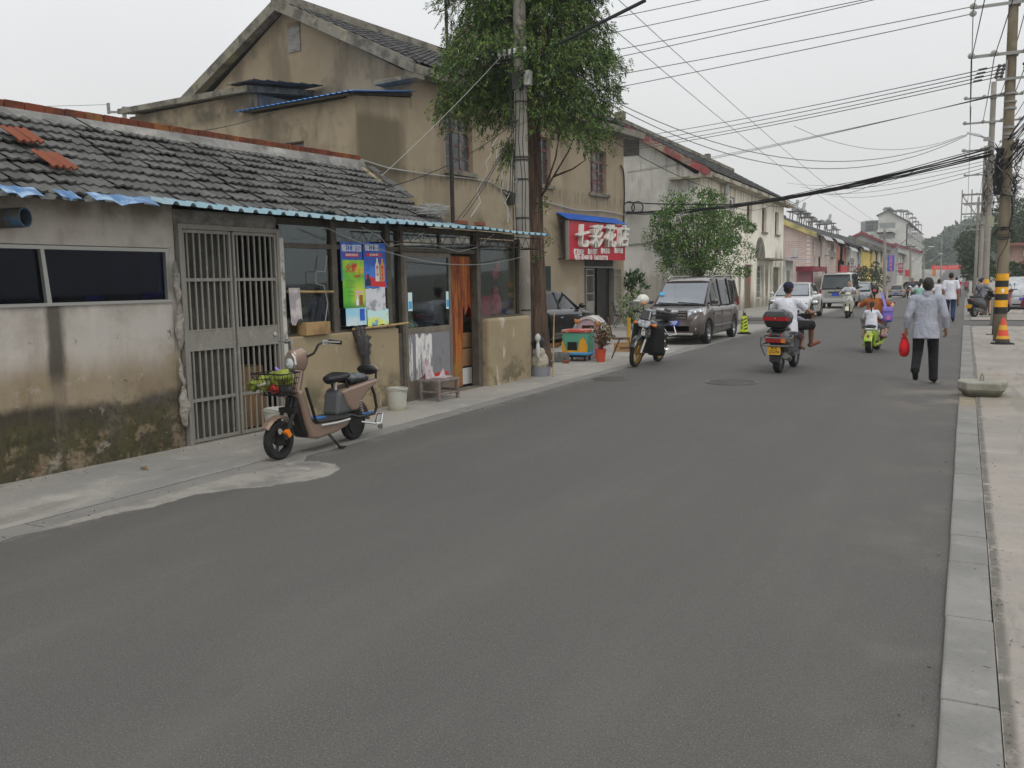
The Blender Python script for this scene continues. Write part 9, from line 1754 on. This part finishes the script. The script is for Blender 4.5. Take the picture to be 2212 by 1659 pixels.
# fallen leaf, warning cone by the minivan, stones
p = G(*(.27724*1120,585.4+.27724*1555)); q = MB(); q.quad((-.05,0,.008),(0,-.03,.03),(.05,0,.012),(0,.03,.035)); q.tube([(.05,0,.012),(.09,-.02,.008)],.0025,4); tag(q.build('fallen_leaf',mat('dry_leaf',c('8a6a3a'),.8),loc=(p.x,p.y,.01)),'dry brown leaf lying on the pavement before the stained wall','leaf')
p = G((2300+1835*.31646)*.5575,(1000+932*.31646)*.5575); t = thing('warning_cone','yellow square warning bollard with black chevrons behind the minivan','cone',(p.x,p.y+.1,.008),R(8)); sq = lambda w,z: [V((a*w/2,b*w/2,z)) for a,b in ((-1,-1),(1,-1),(1,1),(-1,1))]
q = MB(); q.loft([sq(.40,0),sq(.40,.03)]); q.loft([sq(.28,.03),sq(.27,.06)]); q.build('base',RUB,t); q = MB(); q.loft([sq(.26,.06),sq(.13,.56)]); q.build('body',mat('cone_yellow',c('b5c51e',1.3),.4),t,bevel=.01); q = MB(); q.loft([sq(.12,.56),sq(.06,.66)]); q.tube([(-.03,0,.66),(-.03,0,.72),(.03,0,.72),(.03,0,.66)],.01,5); q.build('handle',BLK,t)
q = MB()
for k in range(4):
    z = .12+.1*k; w0,w1 = .13-.065*(z-.06)/.5,.13-.065*(z+.04-.06)/.5; yy = lambda z: -(.13-.065*(z-.06)/.5)-.004
    q.add([(0,yy(z),z),(w0*.95,yy(z+.04),z+.05),(w0*.95,yy(z+.08),z+.09),(0,yy(z+.04),z+.04)],[(0,1,2,3)])
q.build('chevron',BLK,t)
for k,ch in enumerate('停车位'): text('lettering',ch,.085,BLK,t,facing((-.055,-.118+.013*k*-1-.012+.03*(k*0)+(.013*(3-k)*-0),.42-.11*k),(1,0,0),(0,.13,1)),.002,.002)
for k,(x,y,lab) in enumerate(((1890,745,'rounded grey stone on the side road edge behind the minivan'),(2000,745,'flat grey kerb fragment on the side road edge'))):
    p = G((2300+x*.31646)*.5575,(1000+(y+20)*.31646)*.5575); q = MB()
    if k == 0: q.ell((0,0,.1),(.22,.16,.12))
    else: q.box((0,0,.07),(.55,.25,.14),rz=.1)
    tag(q.build('stone',KERB,loc=(p.x,p.y,.0),bevel=0 if k == 0 else .02,smooth=k == 0),lab,'stone')
# ================================================================ RIGHT PAVEMENT THINGS
p = G(*c2(1268,1503),.022); t = thing('traffic_cone','worn orange and yellow traffic cone at the foot of the striped pole','cone',(p.x,p.y+.12,.022),R(10)); q = MB(); q.lathe([(.26,0),(.26,.02),(.17,.03),(.15,.08),(.16,.03)],8); q.loft([sq(.44,0),sq(.42,.03)]); q.build('base',RUB,t); q = MB(); q.lathe([(.15,.05),(.142,.13),(.05,.60),(.035,.63)],24); q.build('body',mat('cone_orange',c('c2462a',1.3),.5,[dict(c=c('9c3a26',1.2),n=(4,.45,.65),a=.6)]),t,smooth='auto')
q = MB(); q.lathe([(.144,.13),(.146,.132),(.132,.2),(.13,.2)],24); q.lathe([(.102,.345),(.104,.347),(.083,.46),(.081,.46)],24); q.build('yellow_band',mat('cone_band',c('c4952a',1.3),.5),t,smooth='auto'); q = MB(); q.lathe([(.155,.03),(.158,.04),(.147,.12),(.142,.12)],24); q.build('dark_skirt',mat('cone_skirt','4a4844',.8),t,smooth='auto')
p = G(2117,859,.022); t = thing('concrete_weight','chamfered concrete weight block with an iron lifting loop on the kerb','block',(p.x+.02,p.y+.30,.02),R(-6)); t.scale = (.9,.85,.95); CW = mat('weight_concrete',c('99978b',1.05),.95,[dict(c=c('77766a'),n=(2.5,.42,.65),a=.7),dict(c=c('4d4c38'),z=(.12,.03),zn=.08,a=.8),dict(c=c('5c5a50'),n=(14,.6,.7),a=.6)],bump=(16,.6,.02))
q = MB(); hexo = lambda w,d,z: [V((w*a,d*b,z)) for a,b in ((-.5,-.1),(-.27,-.5),(.40,-.5),(.5,-.34),(.5,.4),(.4,.5),(-.4,.5),(-.5,.35))]
q.loft([hexo(.50,.48,0),hexo(.68,.66,.11),hexo(.69,.67,.20),hexo(.665,.645,.215)]); q.build('block',CW,t,bevel=.005); q = MB(); q.tube([(-.02,0,.21),(-.02,0,.29),(.0,0,.33),(.02,0,.29),(.02,0,.21)],.012,7); q.build('lifting_loop',STEEL,t)
q = MB(); rr = random.Random(3)
for k in range(6): 
    q.box((rr.uniform(-.5,.4)+2.0,rr.uniform(0,.4)+58,.06+.03*k),(1.1,.5,.05),rz=rr.uniform(-.1,.1))
tag(q.build('board_stack',mat('grey_boards','57554f',.9,[dict(c='74716a',n=(2,.45,.65),a=.6)])),'stack of flat grey boards on the right pavement near the low wall','boards')
g_ = np.random.default_rng(9); Pn = []
for k,(x,y0,y1,sg,n) in enumerate(((.19,2.5,32,.05,420),(-5.98,3,33,.10,420),(-.02,2.5,30,.07,260))): Pn.append(np.stack([x+g_.normal(size=n)*sg, y0+(y1-y0)*g_.random(n)**1.6, np.full(n,.008 if k else .026)],1))
b0 = np.array([(LW(s,-.12-abs(random.gauss(0,.14)),.014)) for s in np.linspace(-.5,9.4,240)]); Pn.append(b0); Pn = np.concatenate(Pn); k = len(Pn); dd_ = g_.normal(size=(k,3)); dd_[:,2] = np.abs(dd_[:,2])*.12; uu_ = g_.normal(size=(k,3)); uu_[:,2] *= .3
tag(leafmesh('road_grit',Pn,dd_,uu_,g_.uniform(.006,.035,k)*(1+(g_.random(k) > .93)*1.2),g_.uniform(.004,.014,k),mat('grit_mix','4a443a',.95,isl=(c('35312b'),c('5d574c'),c('8a8374'),c('3f3a30'),c('6b5a3c'))),None),'scattered grit, twigs and leaf bits along the kerb and wall foot','grit',None,'stuff')
# ================================================================ HAZE
mb = MB(); mb.bx(-315,310,-13.5,448,-8,75); hz_ = mb.build('haze',None); hm = bpy.data.materials.new('haze_air'); hm.use_nodes = True; nt = hm.node_tree; nt.nodes.clear(); o_ = nt.nodes.new('ShaderNodeOutputMaterial'); pv = nt.nodes.new('ShaderNodeVolumePrincipled'); pv.inputs['Color'].default_value = (.9,.93,.95,1); pv.inputs['Density'].default_value = .0009; pv.inputs['Anisotropy'].default_value = .2; nt.links.new(pv.outputs[0],o_.inputs['Volume']); hz_.data.materials.append(hm); hz_['kind'] = 'stuff'
tag(hz_,'thin pale haze filling the street air','haze')
